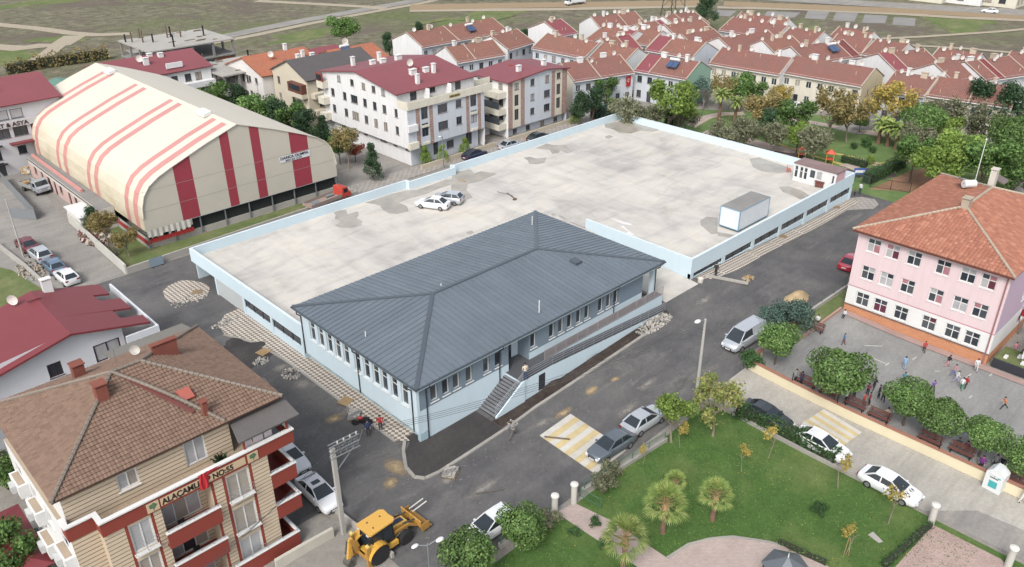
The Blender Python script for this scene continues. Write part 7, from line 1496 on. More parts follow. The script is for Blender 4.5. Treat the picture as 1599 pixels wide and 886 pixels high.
    gr = MB().box(st[-1][0]-.05,-.42,.38,st[-1][0]+.015,.42,.54); pl = MB().box(st[-1][0]-.02,-.26,.36,st[-1][0]+.03,.26,.47); pr_ = MB().box(st[0][0]-.03,-.26,.55,st[0][0]+.01,.26,.67)
    wr = k['wr']; ty = MB().lathe((0,0,0), [(wr*.62,-.11),(wr*.95,-.11),(wr,-.07),(wr,.07),(wr*.95,.11),(wr*.62,.11)], 18, 0, 'y'); rim = MB().lathe((0,0,0), [(.02,-.1),(wr*.62,-.105),(wr*.64,.0),(wr*.62,.105),(.02,.1)], 14, 0, 'y')
    mi = MB().box(-.06,0,-.05,.08,.2,.08)
    CARM[kind] = dict(body=m, roof=roof, rear=g, wind=w, side=s, L=(L1,L2), T=(T1,T2), grille=gr, pl=(pl,pr_), tyre=ty.mesh('tyre', G['rubber'], True), rim=rim.mesh('rim', M('alloy', S(170,172,174), .35, .1, 4, .6)), mirror=mi, meshes={})
    return CARM[kind]
def car(px, py, heading, kind, col, label, dz=None, group=None, front=None):
    """px,py: middle of the car; heading in degrees from +X; dz: surface height if not on the ground"""
    if dz is None: p = at(px, py, .65); z = p.z+.008
    else: p = un(px, py, dz+.65); z = dz+.006
    k = car_parts(kind); ms = k['meshes']; c = CARP[col]; t = thing('parked_car' if kind != 'van' else 'parked_van', label, 'car' if kind != 'van' else 'van', (p.x, p.y, z), heading*R2D, group)
    def part(key, mb, mat, smooth=False, sharp=35):
        kk = (key, mat.name)
        if kk not in ms:
            me = mb.mesh(key, mat, smooth)
            if smooth: me.set_sharp_from_angle(angle=sharp*R2D)
            ms[kk] = me
        return put(key.split('#')[0], ms[kk], t)
    part('body', k['body'], c, True, 40); part('roof', k['roof'], c); part('rear_window', k['rear'], CGL); part('windscreen', k['wind'], CGL); part('side_windows', k['side'], CGL)['kind'] = 'stuff'
    for i in (0, 1): part('headlight#%d' % i, k['L'][i], LAMP); part('tail_light#%d' % i, k['T'][i], TAIL); part('number_plate#%d' % i, k['pl'][i], PLATE)
    part('grille', k['grille'], G['black_plastic']); K = KIND[kind]; hw = K['W']/2
    for ax in K['ax']:
        for s_ in (-1, 1): o = put('wheel', k['tyre'], t, (ax, s_*(hw-.1), K['wr'])); put('rim', k['rim'], o, (0, s_*.015, 0))
    for s_ in (-1, 1): o = part('mirror', k['mirror'], c); o.location = (K['cab'][3]-.35, s_*(hw*.86) if s_ > 0 else -hw*.86-.2, .98 if kind != 'van' else 1.2)
    return t
car(676,317,117,'sedan','white','white sedan parked on the deck beside the silver hatchback', 2.7); car(699,309,117,'hatch','silver','silver hatchback parked on the deck behind the white sedan', 2.7)
car(41,381,92,'sedan','maroon','maroon car at the far end of the left street row'); car(62,397,92,'suv','silver','silver off-roader parked second in the left street row'); car(83,414,90,'hatch','blue','blue hatchback parked third in the left street row'); car(103,431,92,'hatch','white','white hatchback at the near end of the left street row')
car(741,241,2,'sedan','navy','navy car parked behind the deck below the clipped cone tree'); car(797,226,0,'sedan','silver','silver car parked behind the deck at the pale block'); car(841,214,0,'sedan','dark','black car parked behind the deck near its far corner')
car(497,768,-91,'sedan','white','white sedan with sunroof parked beside the tan block'); car(451,712,-91,'sedan','white','white car half hidden by the tan block balconies')
car(1161,527,178,'van','silver','silver passenger van parked at the school corner'); car(1005,655,-2,'sedan','silver','silver sedan showing its tail behind the grey sedan by the park fence'); car(955,694,177,'sedan','grey','blue-grey sedan parked over the striped crossing'); car(766,820,178,'hatch','white','white car half hidden behind the clipped tree at the bottom')
car(1282,692,-92,'sedan','white','white sedan parked behind the leafy hedge on the lane'); car(1390,757,-92,'sedan','white','white sedan with grey bonnet marks at the end of the lane row'); car(1197,648,-92,'sedan','dark','dark car parked at the upper end of the lane hedge')
car(1330,408,4,'sedan','red','red car half hidden behind the pink school corner'); car(42,862,70,'sedan','greygreen','dark grey car under the crimson carport'); car(1231,160,60,'sedan','dark','dark car parked before the cream terrace'); car(1240,165,60,'hatch','white','white car parked before the cream terrace beside the dark one'); car(1240,148,60,'van','white','white van parked before the cream terrace')
car(1546,17,100,'sedan','white','white car driving on the far road at the top right'); car(1443,212,20,'hatch','red','red car under the pine by the park road')
# sunroof of the near sedan
def extras():
    for o in [x for x in COL.objects if x.parent is None and x.get('label', '').startswith('white sedan with sunroof')]: MB().box(-.45,-.32,1.452,-.02,.32,1.462).build('sunroof', CGL, o)
    for o in [x for x in COL.objects if x.parent is None and 'bonnet marks' in x.get('label', '')]:
        for y in (-.25,.15,.45): MB().obox((1.55,y,.9), (.16,.06,-.035), (-.04,.07,0), (0,0,.008)).build('bonnet_mark', G['dark_metal'], o)
extras()
# trucks
def truck(px, py, heading, label, cabm, bedm, L=6.2, load=None, name='flatbed_truck'):
    p = at(px, py, .9); t = thing(name, label, 'truck', tuple(p), heading*R2D); W_ = 2.0; xc = L/2-1.5
    c = MB(); pr = [(xc,.55),(L/2,.55),(L/2+.02,1.15),(L/2-.25,1.35),(L/2-.6,2.05),(xc+.05,2.1),(xc,1.9)]
    v0 = len(c.v); [c.v.extend([(x, -W_/2+.05, z), (x, W_/2-.05, z)]) for x, z in pr]; n = len(pr)
    for i in range(n): a, b_ = 2*i, 2*((i+1) % n); c.f.append((a, b_, b_+1, a+1)); c.m.append(0)
    c.f.append(tuple(2*i for i in range(n))[::-1]); c.f.append(tuple(2*i+1 for i in range(n))); c.m += [0,0]; cab = c.build('cab', cabm, t)
    w_ = MB(); w_.obox((L/2-.42,0,1.72), (.16,0,-.3), (0,.85,0), (.02,0,.01)); w_.build('windscreen', CGL, cab)
    for s_ in (-1,1): MB().box(xc+.25,s_*(W_/2-.05)-.012,1.3,L/2-.55,s_*(W_/2-.05)+.012,1.85).build('side_window', CGL, cab)
    MB().box(-L/2,-W_/2,.78,xc-.1,W_/2,.9).build('bed', bedm, t)
    for s_ in (-1,1): MB().box(-L/2,s_*(W_/2-.03)-.03,.902,xc-.12,s_*(W_/2-.03)+.03,1.3).build('side_board', bedm, t)
    MB().box(-L/2-.04,-W_/2+.07,.902,-L/2+.03,W_/2-.07,1.3).build('tail_board', bedm, t); MB().box(-L/2+.3,-.4,.5,L/2-.4,.4,.76).build('chassis', G['dark_metal'], t); KK = car_parts('van')
    for x in (-L/2+1.1, L/2-.85):
        for s_ in (-1,1): o = put('wheel', KK['tyre'], t, (x, s_*(W_/2-.14), .38)); put('rim', KK['rim'], o, (0, s_*.015, 0)); o.scale = (1.05,)*3
    for s_ in (-1,1): MB().box(L/2-.02,s_*.65-.15,.75,L/2+.04,s_*.65+.15,.93).build('headlight', LAMP, cab)
    r_ = random.Random(4)
    if load:
        for i in range(5): x, y = r_.uniform(-L/2+.4, xc-.9), r_.uniform(-.6,.6); MB().obox((x,y,1.05+.1*i*.3), (r_.uniform(.3,.8),0,0), (0,.2,.05), (0,0,.1)).build('load', load, t)
    return t
truck(511,311,8,'red-cabbed flatbed truck parked behind the deck below the hall banner', paint('truck_red', S(208,66,50)), M('bed_pale', S(170,150,140), .8, .2), 7.0, G['galv']); truck(54,290,-78,'grey pickup truck with a loaded bed in the annexe yard', CARP['silver'], M('pickup_bed', S(170,170,168), .7, .1), 5.2, G['timber'], 'pickup_truck'); truck(898,3,170,'small white truck on the far road at the top middle', CARP['white'], M('bed_white', S(220,222,224), .6, .1), 7.0, None, 'box_truck')

# ---------------------------------------------------------------- backhoe loader
def backhoe():
    a, c = at(566, 856, .9), at(640, 806, .9); d = c-a; p = at(597, 838, 1.0); t = thing('backhoe_loader', 'yellow backhoe loader with raised front bucket and forks on the street', 'excavator', tuple(p), math.atan2(d.y, d.x))
    Y = paint('digger_yellow', S(222,170,56)); YD = M('worn_yellow', S(196,146,60), .6, .25, 3); BK = M('digger_black', S(30,32,38), .5, .1); BL = M('digger_blue', S(52,54,84), .5, .1); RU = G['rubber']; tan = M('wheel_tan', S(184,128,72), .7, .15); ST = M('worn_steel', S(116,112,106), .5, .25, 4, .5)
    def wheel(x, y, r, w_):
        ty = MB().lathe((0,0,0), [(r*.55,-w_/2),(r*.92,-w_/2),(r,-w_*.36),(r,w_*.36),(r*.92,w_/2),(r*.55,w_/2)], 24, 0, 'y')
        for i in range(18): q = 6.283*i/18; [ty.obox((math.cos(q+.06*s_)*r*1.005, s_*w_*.2, math.sin(q+.06*s_)*r*1.005), (math.cos(q)*.035,0,math.sin(q)*.035), (-math.sin(q)*.03,w_*.2,math.cos(q)*.03), (-math.sin(q)*.04,0,math.cos(q)*.04)) for s_ in (-1,1)]
        o = ty.build('wheel', RU, t, (x,y,r)); MB().lathe((0,0,0), [(.05,-w_*.34),(r*.54,-w_*.46),(r*.56,0),(r*.54,w_*.46),(.05,w_*.34)], 18, 0, 'y').build('rim', tan, o); MB().lathe((0,0,0), [(.14,-w_*.42),(.14,w_*.42)], 10, 0, 'y').build('hub', YD, o)
    for s_ in (-1,1): wheel(-1.05, s_*.95, .78, .48); wheel(1.35, s_*.88, .55, .36)
    ch = MB(); ch.box(-1.9,-.4,.55,2.0,.4,.95); ch.box(-.3,-.95,.5,.7,-.45,.85); ch.box(-.3,.45,.5,.7,.95,.85); ch.build('chassis', Y, t)
    MB().box(-.2,-1.0,.35,.6,-.5,.45).build('step', BK, t); MB().box(-.2,.5,.35,.6,1.0,.45).build('step', BK, t)
    for s_ in (-1,1):                                                 # rear mudguards
        f = MB(); n = 8; r = .93
        for i in range(n): a0, a1 = [math.radians(20+150*j/n) for j in (i, i+1)]; q = [(-1.05+r*math.cos(x), z*.32+s_*.93, .78+r*math.sin(x)) for x, z in ((a0,-1),(a1,-1),(a1,1),(a0,1))]; f.quad(*q); f.quad(*[(x, y, z-.05) for x, y, z in q][::-1])
        f.build('mudguard', Y, t)
    h = MB(); v = [(.55,-.42,.95),(.55,.42,.95),(.55,.42,1.62),(.55,-.42,1.62),(2.0,-.36,.95),(2.0,.36,.95),(2.0,.34,1.38),(2.0,-.34,1.38)]; i = len(h.v); h.v += v
    h.f += [tuple(i+k for k in q) for q in ((3,2,6,7),(0,3,7,4),(1,5,6,2),(4,7,6,5),(0,1,2,3))]; h.m += [0]*5; bo = h.build('bonnet', Y, t); MB().box(2.0,-.28,.98,2.03,.28,1.3).build('grille', BK, bo); MB().obox((1.3,.0,1.53), (.5,0,-.085), (0,.2,0), (0,0,.012)).build('bonnet_panel', BL, bo); MB().tube((.75,.3,1.5), (.75,.3,2.15), .05).build('exhaust', BK, bo)
    # cab
    cf = MB(); B4 = [(-1.35,-.72),(.5,-.72),(.5,.72),(-1.35,.72)]
    for x, y in B4: cf.beam((x,y,.95), (x*.9-.02,y*.9,2.55), .09, .09)
    cf.beam((-.45,-.72,.95), (-.45,-.66,2.55), .07, .07); cf.beam((-.45,.72,.95), (-.45,.66,2.55), .07, .07); cf.box(-1.38,-.75,.9,.53,.75,1.2); cab = cf.build('cab', BK, t)
    for nm, P in (('windscreen', [(.49,-.68,1.2),(.49,.68,1.2),(.42,.6,2.5),(.42,-.6,2.5)]), ('rear_window', [(-1.33,.68,1.2),(-1.33,-.68,1.2),(-1.2,-.6,2.5),(-1.2,.6,2.5)]), ('side_window', [(-1.3,-.715,1.2),(.46,-.715,1.2),(.4,-.655,2.5),(-1.18,-.655,2.5)]), ('side_window', [(.46,.715,1.2),(-1.3,.715,1.2),(-1.18,.655,2.5),(.4,.655,2.5)])): MB().poly(P).build(nm, CGL, cab)
    MB().box(-.7,-.25,1.2,-.25,.25,1.65).build('seat', BK, cab)
    r = MB(); P2 = [(-1.55,-.7),(-1.45,-.82),(.5,-.8),(.72,-.55),(.66,.0),(.72,.55),(.5,.8),(-1.45,.82),(-1.55,.7)]; r.prism(P2, 2.56, 2.68); ro = r.build('cab_roof', Y, t)
    for x, y in ((-.9,.35), (-.9,-.35), (.1,.2)): MB().lathe((x,y,2.68), [(.07,0),(.07,.03),(.02,.035)], 10).build('roof_cap', M('roof_cap', S(130,70,40), .6, .1), ro)
    for x, y in ((.66,.5), (.66,-.5), (-1.5,.5), (-1.5,-.5)): MB().box(x-.07,y-.1,2.42,x+.07,y+.1,2.55).build('work_light', LAMP, ro)
    # loader arms and bucket raised a little
    for s_ in (-1,1):
        a_ = MB(); a_.beam((.4,s_*.62,1.35), (1.9,s_*.62,1.25), .14, .2); a_.beam((1.9,s_*.62,1.25), (2.65,s_*.62,.72), .14, .2); ar = a_.build('loader_arm', YD, t); MB().tube((.5,s_*.62,.75), (1.5,s_*.62,1.15), .055).build('ram', ST, ar); MB().tube((1.5,s_*.5,1.5), (2.6,s_*.5,1.2), .05).build('ram', ST, ar)
    bk = MB(); prf = [(2.65,1.25),(2.62,.7),(2.75,.38),(3.1,.28),(3.55,.32)]
    for (x0, z0), (x1, z1) in zip(prf, prf[1:]):
        for o in (0, .05): bk.quad((x0+o,-1.12,z0+o*.5), (x0+o,1.12,z0+o*.5), (x1+o,1.12,z1+o), (x1+o,-1.12,z1+o)) if o else bk.quad((x0,1.12,z0), (x0,-1.12,z0), (x1,-1.12,z1), (x1,1.12,z1))
    for s_ in (-1,1): bk.obox((3.0,s_*1.12,.62), (.36,0,.0), (0,.025,0), (0,0,.32))
    bk.tube((2.63,-1.12,1.25), (2.63,1.12,1.25), .06); bu = bk.build('front_bucket', YD, t)
    for y in (-.55,0,.55): MB().box(2.55,y-.05,.6,2.64,y+.05,1.2).build('bucket_rib', Y, bu)
    MB().box(3.5,-1.13,.27,3.68,1.13,.33).build('cutting_edge', ST, bu)
    for y in (.25,.65): MB().beam((3.0,y,1.12), (4.35,y,1.22), .09, .05).build('fork', M('fork_white', S(216,212,204), .5, .1), bu)
    # rear boom folded up, dipper, bucket, stabilisers
    bm = MB(); bm.beam((-1.95,.25,.8), (-2.45,.25,2.35), .22, .3); bm.beam((-2.0,.25,1.3), (-2.2,.25,2.0), .24, .42); bo = bm.build('rear_boom', YD, t); dp = MB(); dp.beam((-2.45,.25,2.4), (-2.75,.25,.75), .2, .24); dp.build('dipper', Y, bo)
    MB().tube((-2.15,.25,1.1), (-2.6,.25,2.2), .06).build('ram', ST, bo); MB().tube((-2.62,.42,2.2), (-2.85,.42,1.1), .05).build('ram', ST, bo)
    rb = MB(); prf = [(-2.8,.8),(-3.05,.62),(-3.05,.3),(-2.8,.14),(-2.5,.2)]
    for (x0, z0), (x1, z1) in zip(prf, prf[1:]): rb.quad((x0,-.05,z0), (x0,.55,z0), (x1,.55,z1), (x1,-.05,z1)); rb.quad((x0+.04,.55,z0), (x0+.04,-.05,z0), (x1+.04,-.05,z1+.03), (x1+.04,.55,z1+.03))
    for y in (-.05,.55): rb.poly([(x,y,z) for x, z in prf])
    rb.build('rear_bucket', ST, t)
    for s_ in (-1,1): sb = MB(); sb.beam((-1.9,s_*.9,.25), (-1.9,s_*.9,1.95), .2, .24); sb.box(-2.1,s_*.9-.18,.08,-1.7,s_*.9+.18,.2); sb.build('stabiliser', YD, t); MB().box(-1.98,s_*.9-.14,1.952,-1.8,s_*.9+.14,2.1).build('lamp_block', M('lamp_yellow', S(232,204,110), .5, .05), t)
    MB().box(-2.0,-.95,.7,-1.78,.95,.95).build('kingpost_frame', YD, t)
backhoe()
# ================================================================ walls, fences, street furniture
def wall_line(label, pts, ht, wd, mat, cap=None, px=True, name='garden_wall', cat='wall', z0=-.2, posts=None):
    P = [Vector(tuple(at(*p))[:2]) if px else Vector(p) for p in pts]; O = P[0]; t = thing(name, label, cat, (O.x, O.y, 0))
    for a, b_ in zip(P, P[1:]):
        L = (b_-a).length; n = max(1, int(L/3)) if abs(hump(a.x,a.y)-hump(b_.x,b_.y)) > .05 else 1
        for i in range(n):
            c, d = a.lerp(b_, i/n), a.lerp(b_, (i+1)/n); zc, zd = hump(c.x,c.y), hump(d.x,d.y); u = (d-c).normalized(); s_ = Vector((-u.y,u.x))*wd/2; m = MB(); lo = []; hi = []
            for q, z in ((c-s_,zc), (d-s_,zd), (d+s_,zd), (c+s_,zc)): lo.append((q.x-O.x,q.y-O.y,z+z0)); hi.append((q.x-O.x,q.y-O.y,z+ht))
            m.poly(hi); [m.quad(lo[k], lo[(k+1) % 4], hi[(k+1) % 4], hi[k]) for k in range(4)]; o = m.build('wall_panel', mat, t)
            if cap: cm = MB(); cm.beam(((c.x-O.x),(c.y-O.y),zc+ht+.04), ((d.x-O.x),(d.y-O.y),zd+ht+.04), wd+.1, .07); cm.build('coping', cap, o)
    if posts:
        ph, sp, pm = posts
        for a, b_ in zip(P, P[1:]):
            n = int((b_-a).length/sp)
            for i in range(n+1): c = a.lerp(b_, i/max(n,1)); z = hump(c.x,c.y)+ht+.08; MB().tube((c.x-O.x,c.y-O.y,z), (c.x-O.x,c.y-O.y,z+ph), .035, n=6).build('post', pm, t)
    return t
GREEN = M('fence_green', S(70,120,92), .6, .1); CREAMW = M('cream_wall', S(230,218,184), .8, .1, 1.0); STONE = M('pillar_stone', S(204,200,192), .8, .1, 2); RED_CAP = M('brick_coping', S(168,116,96), .85, .15, 3)
wall_line('long cream wall with brick coping between the school yard and the lane', [(60.8,31.3), (60.8,-12)], .95, .28, CREAMW, RED_CAP, False, posts=(.9, 4.2, G['dark_metal']))
wall_line('cream wall return at the school yard corner beside the van', [(60.95,31.4), (63.4,31.6)], .8, .25, CREAMW, RED_CAP, False)
wall_line('brick edged wall between the main road and the school verge', [(66.2,31.9), (71.5,32.5)], .5, .25, M('pinkish_brick', S(190,128,110), .85, .15, 3), None, False); wall_line('concrete edge with green mesh fence along the school verge', [(71.6,32.5), (104,32.6)], .25, .25, G['concrete'], None, False, posts=(1.2, 2.6, GREEN))
wall_line('low kerb wall closing the school verge by the yard', [(69,30.5), (77.6,30.6)], .3, .2, M('rose_wall', S(190,150,136), .85, .12), None, False)
wall_line('pale concrete wall along the left street enclosing the hall yard', [(26.95,93.3), (27.2,104), (27.5,114)], 1.25, .22, M('pale_wall', S(204,202,194), .85, .15), None, False); wall_line('concrete wall with a pinkish panel between hall yard and back street', [(27.1,93.35), (60.3,94.7)], .8, .22, G['concrete'], None, False, posts=(.02, 8, G['galv']))
wall_line('garden wall in front of the white apartment block', [(73.4,96.6), (89,96.8)], .8, .2, M('cream_stone', S(206,194,172), .85, .12), None, False, posts=(.5, 2.2, G['galv'])); wall_line('garden wall in front of the pale apartment block', [(91.5,96.9), (109,97.2)], .7, .2, M('cream_stone', S(206,194,172)), None, False, posts=(.5, 2.2, G['galv']))
wall_line('grey metal fence panel along the annexe yard', [(24.6,118), (25.6,137)], 1.7, .06, G['galv'], None, False, 'metal_fence', 'fence', .02); wall_line('short metal fence at the street bend', [(22.4,121), (24.6,118)], 1.5, .06, G['galv'], None, False, 'metal_fence', 'fence', .02)
wall_line('stone wall between the left street cars and the waste lot', [(18.4,112), (18.9,104), (19.2,93)], .5, .35, G['concrete'], None, False); wall_line('tall grey wall at the left picture edge beside the waste lot', [(12,113), (18.3,112.2)], 1.1, .3, G['grey_concrete'], M('brown_cap', S(130,96,84), .8, .1), False)
wall_line('pale concrete garden wall at the tan block corner', [(432,889), (478,862), (521,838)], .85, .25, M('wall_pale', S(206,200,186), .85, .12), None); wall_line('low garden wall between tan block and parked sedan', [(23.0,36.2), (22.6,43.2)], .45, .22, G['concrete'], None, False)
wall_line('light railing fence beside the back yard conifer', [(60.6,95.2), (60.6,110)], .4, .15, G['concrete'], None, False, posts=(.9, 1.6, G['galv']))
def rail_fence(label, pts, ht=1.0, mat=GREEN, px=True):
    P = [at(*p) if px else Vector((*p, hump(*p))) for p in pts]; O = P[0]; t = thing('rail_fence', label, 'fence', tuple(O)); r_ = MB(); mesh = MB()
    for a, b_ in zip(P, P[1:]):
        a, b_ = a-O, b_-O; n = max(1, round((b_-a).length/2.0))
        for i in range(n+1): c = a.lerp(b_, i/n); MB().tube(c, c+Vector((0,0,ht)), .035, n=6).build('post', mat, t)
        for h in (.15, ht*.97): r_.tube(a+Vector((0,0,h)), b_+Vector((0,0,h)), .025, n=5)
        k = int((b_-a).length/.12)
        for i in range(k): c = a.lerp(b_, i/k); mesh.beam(c+Vector((0,0,.15)), c+Vector((0,0,ht*.96)), .012, .012)
    r_.build('rail', mat, t)['kind'] = 'stuff'; mesh.build('mesh_wire', mat, t)['kind'] = 'stuff'; return t
rail_fence('green mesh fence on the park wall beside the grey sedan', [(912,768), (960,738), (1038,690)], 1.0); rail_fence('green mesh fence left of the park gate', [(782,855), (835,822), (858,806)], 1.0); rail_fence('green mesh fence panel beside the park path', [(905,776), (938,794)], .9); rail_fence('green fence along the deck end by the playground', [(1335,283), (1356,290)], 1.3); rail_fence('thin dark fence along the clay bank', [(1358,293), (1390,297), (1420,302)], 1.5, G['dark_metal'])
def pillar(px, py, label):
    p = at(px, py); t = thing('gate_pillar', label, 'pillar', tuple(p), 0, 'park gate pillars'); MB().lathe((0,0,0), [(.24,-.1),(.24,1.7)], 14).build('shaft', STONE, t); MB().lathe((0,0,0), [(.3,1.702),(.32,1.76),(.3,1.86),(.1,1.92)], 14).build('cap', M('pillar_cap', S(224,222,214), .7, .08), t)
for px, py, lb in ((896,785,'right stone pillar of the park path gate'), (866,803,'left stone pillar of the park path gate'), (1453,818,'left stone pillar of the paved forecourt'), (1573,886,'right stone pillar of the paved forecourt')): pillar(px, py, lb)
# poles and wires
def lamp_post(px, py, h, label, heads, mat=None, r=.11):
    p = at(px, py); t = thing('street_lamp', label, 'street lamp', tuple(p)); MB().tube((0,0,-.1), (0,0,h), r, r*.6, 10).build('pole', mat or G['galv'], t)
    for dx, dy, z, sz in heads:
        a = MB(); a.tube((0,0,h-.15), (dx*.75,dy*.75,z), .035, n=6); a.build('arm', G['galv'], t); o = MB().ball((dx,dy,z), .34*sz, .2*sz, .1*sz, 12, 6).build('lamp_head', G['white_paint'], t)
    return p
PA = lamp_post(1088, 612, 7.6, 'concrete lamp post with white lamp head by the park corner', [(-.95,.15,7.7,1.1)], G['pole_concrete'], .17)
lamp_post(674, 936, 5.0, 'silver street lamp with crossed arms rising above the bottom edge', [(-.7,.4,5.0,.8), (.6,-.5,5.3,.9)], None, .08); lamp_post(40, 446, 8.0, 'tall slim lamp post beside the left street row of cars', [(-1.0,.6,8.1,1)], G['pole_concrete'], .11) if False else lamp_post(37, 402, 7.6, 'tall slim lamp post beside the left street row of cars', [(-1.0,.8,7.7,1)], G['pole_concrete'], .11)
lamp_post(1484, 560, 6.2, 'slim lamp pole in the school yard', []) if False else None
lamp_post(693, 262, 5.0, 'short lamp post with a white head by the dark conifer', [(-.3,.2,5.0,.9)]); lamp_post(410, 190, 7.0, 'white lamp post rising behind the hall eave', [(.6,-.4,7.0,.7)], G['pole_concrete'])
p = at(1530, 330); t_ = thing('flag_pole', 'thin white pole rising behind the school roof', 'pole', (100.5, 27.5, 0)); MB().tube((0,0,0), (0,0,14.5), .07, .04, 8).build('shaft', G['white_paint'], t_); MB().ball((0,0,14.55), .1).build('finial', G['white_paint'], t_)
def utility_pole():
    p = at(537, 834); t = thing('utility_pole', 'concrete utility pole with a lattice cross-arm beside the backhoe', 'utility pole', tuple(p)); H_ = 7.9; m = MB(); m.beam((0,0,-.1), (0,0,H_), .26, .3); m.build('post', G['pole_concrete'], t)
    a = MB(); u = Vector((.95,-.3,0)).normalized(); e = [Vector((0,0,H_+.1)), Vector((0,0,H_-1.6))]
    for k, z in enumerate((H_+.15, H_-.35, H_-.85)):
        for s_ in (-.16,.16): v = Vector((-u.y,u.x,0))*s_; a.beam(Vector((0,0,z))+v-u*.25, Vector((0,0,z+.5))+v+u*1.9, .06, .06)
    for i in range(5): q = u*(.1+.42*i); a.beam(q+Vector((0,0,H_-.85+.12*i)), q+Vector((0,0,H_+.2+.12*i)), .04, .04); a.beam(q+Vector((0,0,H_-.85+.12*i)), q+u*.42+Vector((0,0,H_+.3+.12*i)), .03, .03)
    a.beam(Vector((0,0,H_-2.2)), u*1.5+Vector((0,0,H_-.4)), .06, .06); a.build('cross_arm', G['galv'], t)
    for i in range(4): q = u*(.4+.45*i)+Vector((0,0,H_+.35+.11*i)); MB().lathe(q, [(.05,-.12),(.07,-.05),(.05,0),(.07,.06),(.03,.12)], 8).build('insulator', M('insulator', S(196,190,182), .3, .05), t)
    return p, u, H_
UP, UU, UH = utility_pole()
def cable(label, a, b_, sag, r=.013):
    a, b_ = Vector(a), Vector(b_); m = MB(); n = 16; P = [a.lerp(b_, i/n)-Vector((0,0,sag*4*(i/n)*(1-i/n))) for i in range(n+1)]; m.path([q-a for q in P], r, 4); o = m.build('overhead_wire', G['wire'], None, tuple(a)); tag(o, label, 'wire', 'overhead wires')
for i in range(4): q = UP+UU*(.4+.45*i)+Vector((0,0,UH+.4+.11*i)); cable('overhead wire strung from the lattice pole to the park lamp post, %s of four' % ('lowest', 'second', 'third', 'highest')[i], q, PA+Vector((-.1+.1*i,0,6.6+.3*i)), .9)
for i in range(3): q = UP+UU*(.2+.5*i)+Vector((0,0,UH+.2)); cable('overhead wire from the lattice pole past the tan block, %s of three' % ('nearest', 'middle', 'farthest')[i], q, Vector((9.5+i*.3, 37.5, 6.2+i*.4)), .3)
# pylon
p = at(1050, 34); t_ = thing('lattice_pylon', 'grey lattice pylon base at the far edge of the estate', 'pylon', tuple(p)); m = MB(); n = 5
for i in range(n):
    a, b_ = 2.6-.35*i, 2.6-.35*(i+1); z, z2 = i*4.0, (i+1)*4.0
    for sx, sy in ((1,1),(1,-1),(-1,-1),(-1,1)): m.beam((sx*a,sy*a,z), (sx*b_,sy*b_,z2), .14, .14); nx, ny = (sy, -sx) if sx*sy > 0 else (-sy, sx); m.beam((sx*a,sy*a,z), (-sy*b_ if False else sx*b_*(1 if (i % 2) else -1),sy*b_*(-1 if (i % 2) else 1),z2), .08, .08)
m.build('lattice', G['dark_metal'], t_)
for sx, sy in ((1,1),(1,-1),(-1,-1),(-1,1)): MB().box(sx*2.6-.3,sy*2.6-.3,-.2,sx*2.6+.3,sy*2.6+.3,.3).build('footing', G['concrete'], t_)
# donation bin
p = at(1551, 762); t_ = thing('donation_bin', 'white clothes donation bin with turquoise print on the lane', 'bin', tuple(p), -.1); WB = M('bin_white', S(226,230,230), .5, .06); m = MB(); pr = [(-.65,0),(.65,0),(.65,1.6),(.25,2.0),(-.25,2.0),(-.65,1.6)]
i0 = len(m.v); [m.v.extend([(-.55,y,z),(.55,y,z)]) for y, z in pr]; k = len(pr)
for i in range(k): a, b_ = 2*i, 2*((i+1) % k); m.f.append((a,a+1,b_+1,b_)); m.m.append(0)
m.f.append(tuple(2*i for i in range(k))); m.f.append(tuple(2*i+1 for i in range(k))[::-1]); m.m += [0,0]; m.build('body', WB, t_)
MB().box(-.57,-.32,.35,-.553,.28,.95).build('print', M('turquoise', S(60,176,180), .6, .1), t_); MB().box(-.565,-.3,1.2,-.553,.3,1.28).build('print_line', G['anthracite'], t_); MB().box(-.565,-.45,1.32,-.553,-.25,1.42).build('print_line', M('turquoise', S(60,176,180)), t_); MB().box(-.6,-.35,1.48,-.552,.35,1.6).build('flap', WB, t_); MB().lathe((-.56,.0,1.42), [(.07,-.006),(.07,.004)], 10, 0, 'y').build('emblem', G['anthracite'], t_)
# benches along the school wall
BW = M('bench_red', S(118,74,66), .75, .15, 3)
def bench(px, py, label, rz=0):
    p = at(px, py, .4); t = thing('bench', label, 'bench', tuple(p), rz, 'benches along the school wall')
    for i in range(4): MB().box(-.22+i*.12,-.95,.42,-.12+i*.12,.95,.46).build('seat_slat', BW, t)
    for i in range(3): MB().box(.28+i*.03,-.95,.58+i*.14,.31+i*.03,.95,.68+i*.14).build('back_slat', BW, t)
    for y in (-.75,.75): m = MB(); m.box(-.2,y-.04,0,-.14,y+.04,.418); m.box(.2,y-.04,0,.26,y+.04,.418); m.beam((.26,y,.4), (.38,y,1.0), .05, .05); m.build('leg_frame', G['dark_metal'], t)
for px, py, lb in ((1259,598,'bench nearest the school yard corner'), (1294,615,'bench under the widest round pine, left'), (1335,633,'bench beside the red-clad children'), (1372,651,'bench with a seated figure left of the pine pair'), (1452,688,'bench under the pine pair'), (1501,706,'bench with dark seated figures'), (1588,752,'bench near the donation bin'), (1272,512,'bench under the yard corner bush')): bench(px, py, lb)
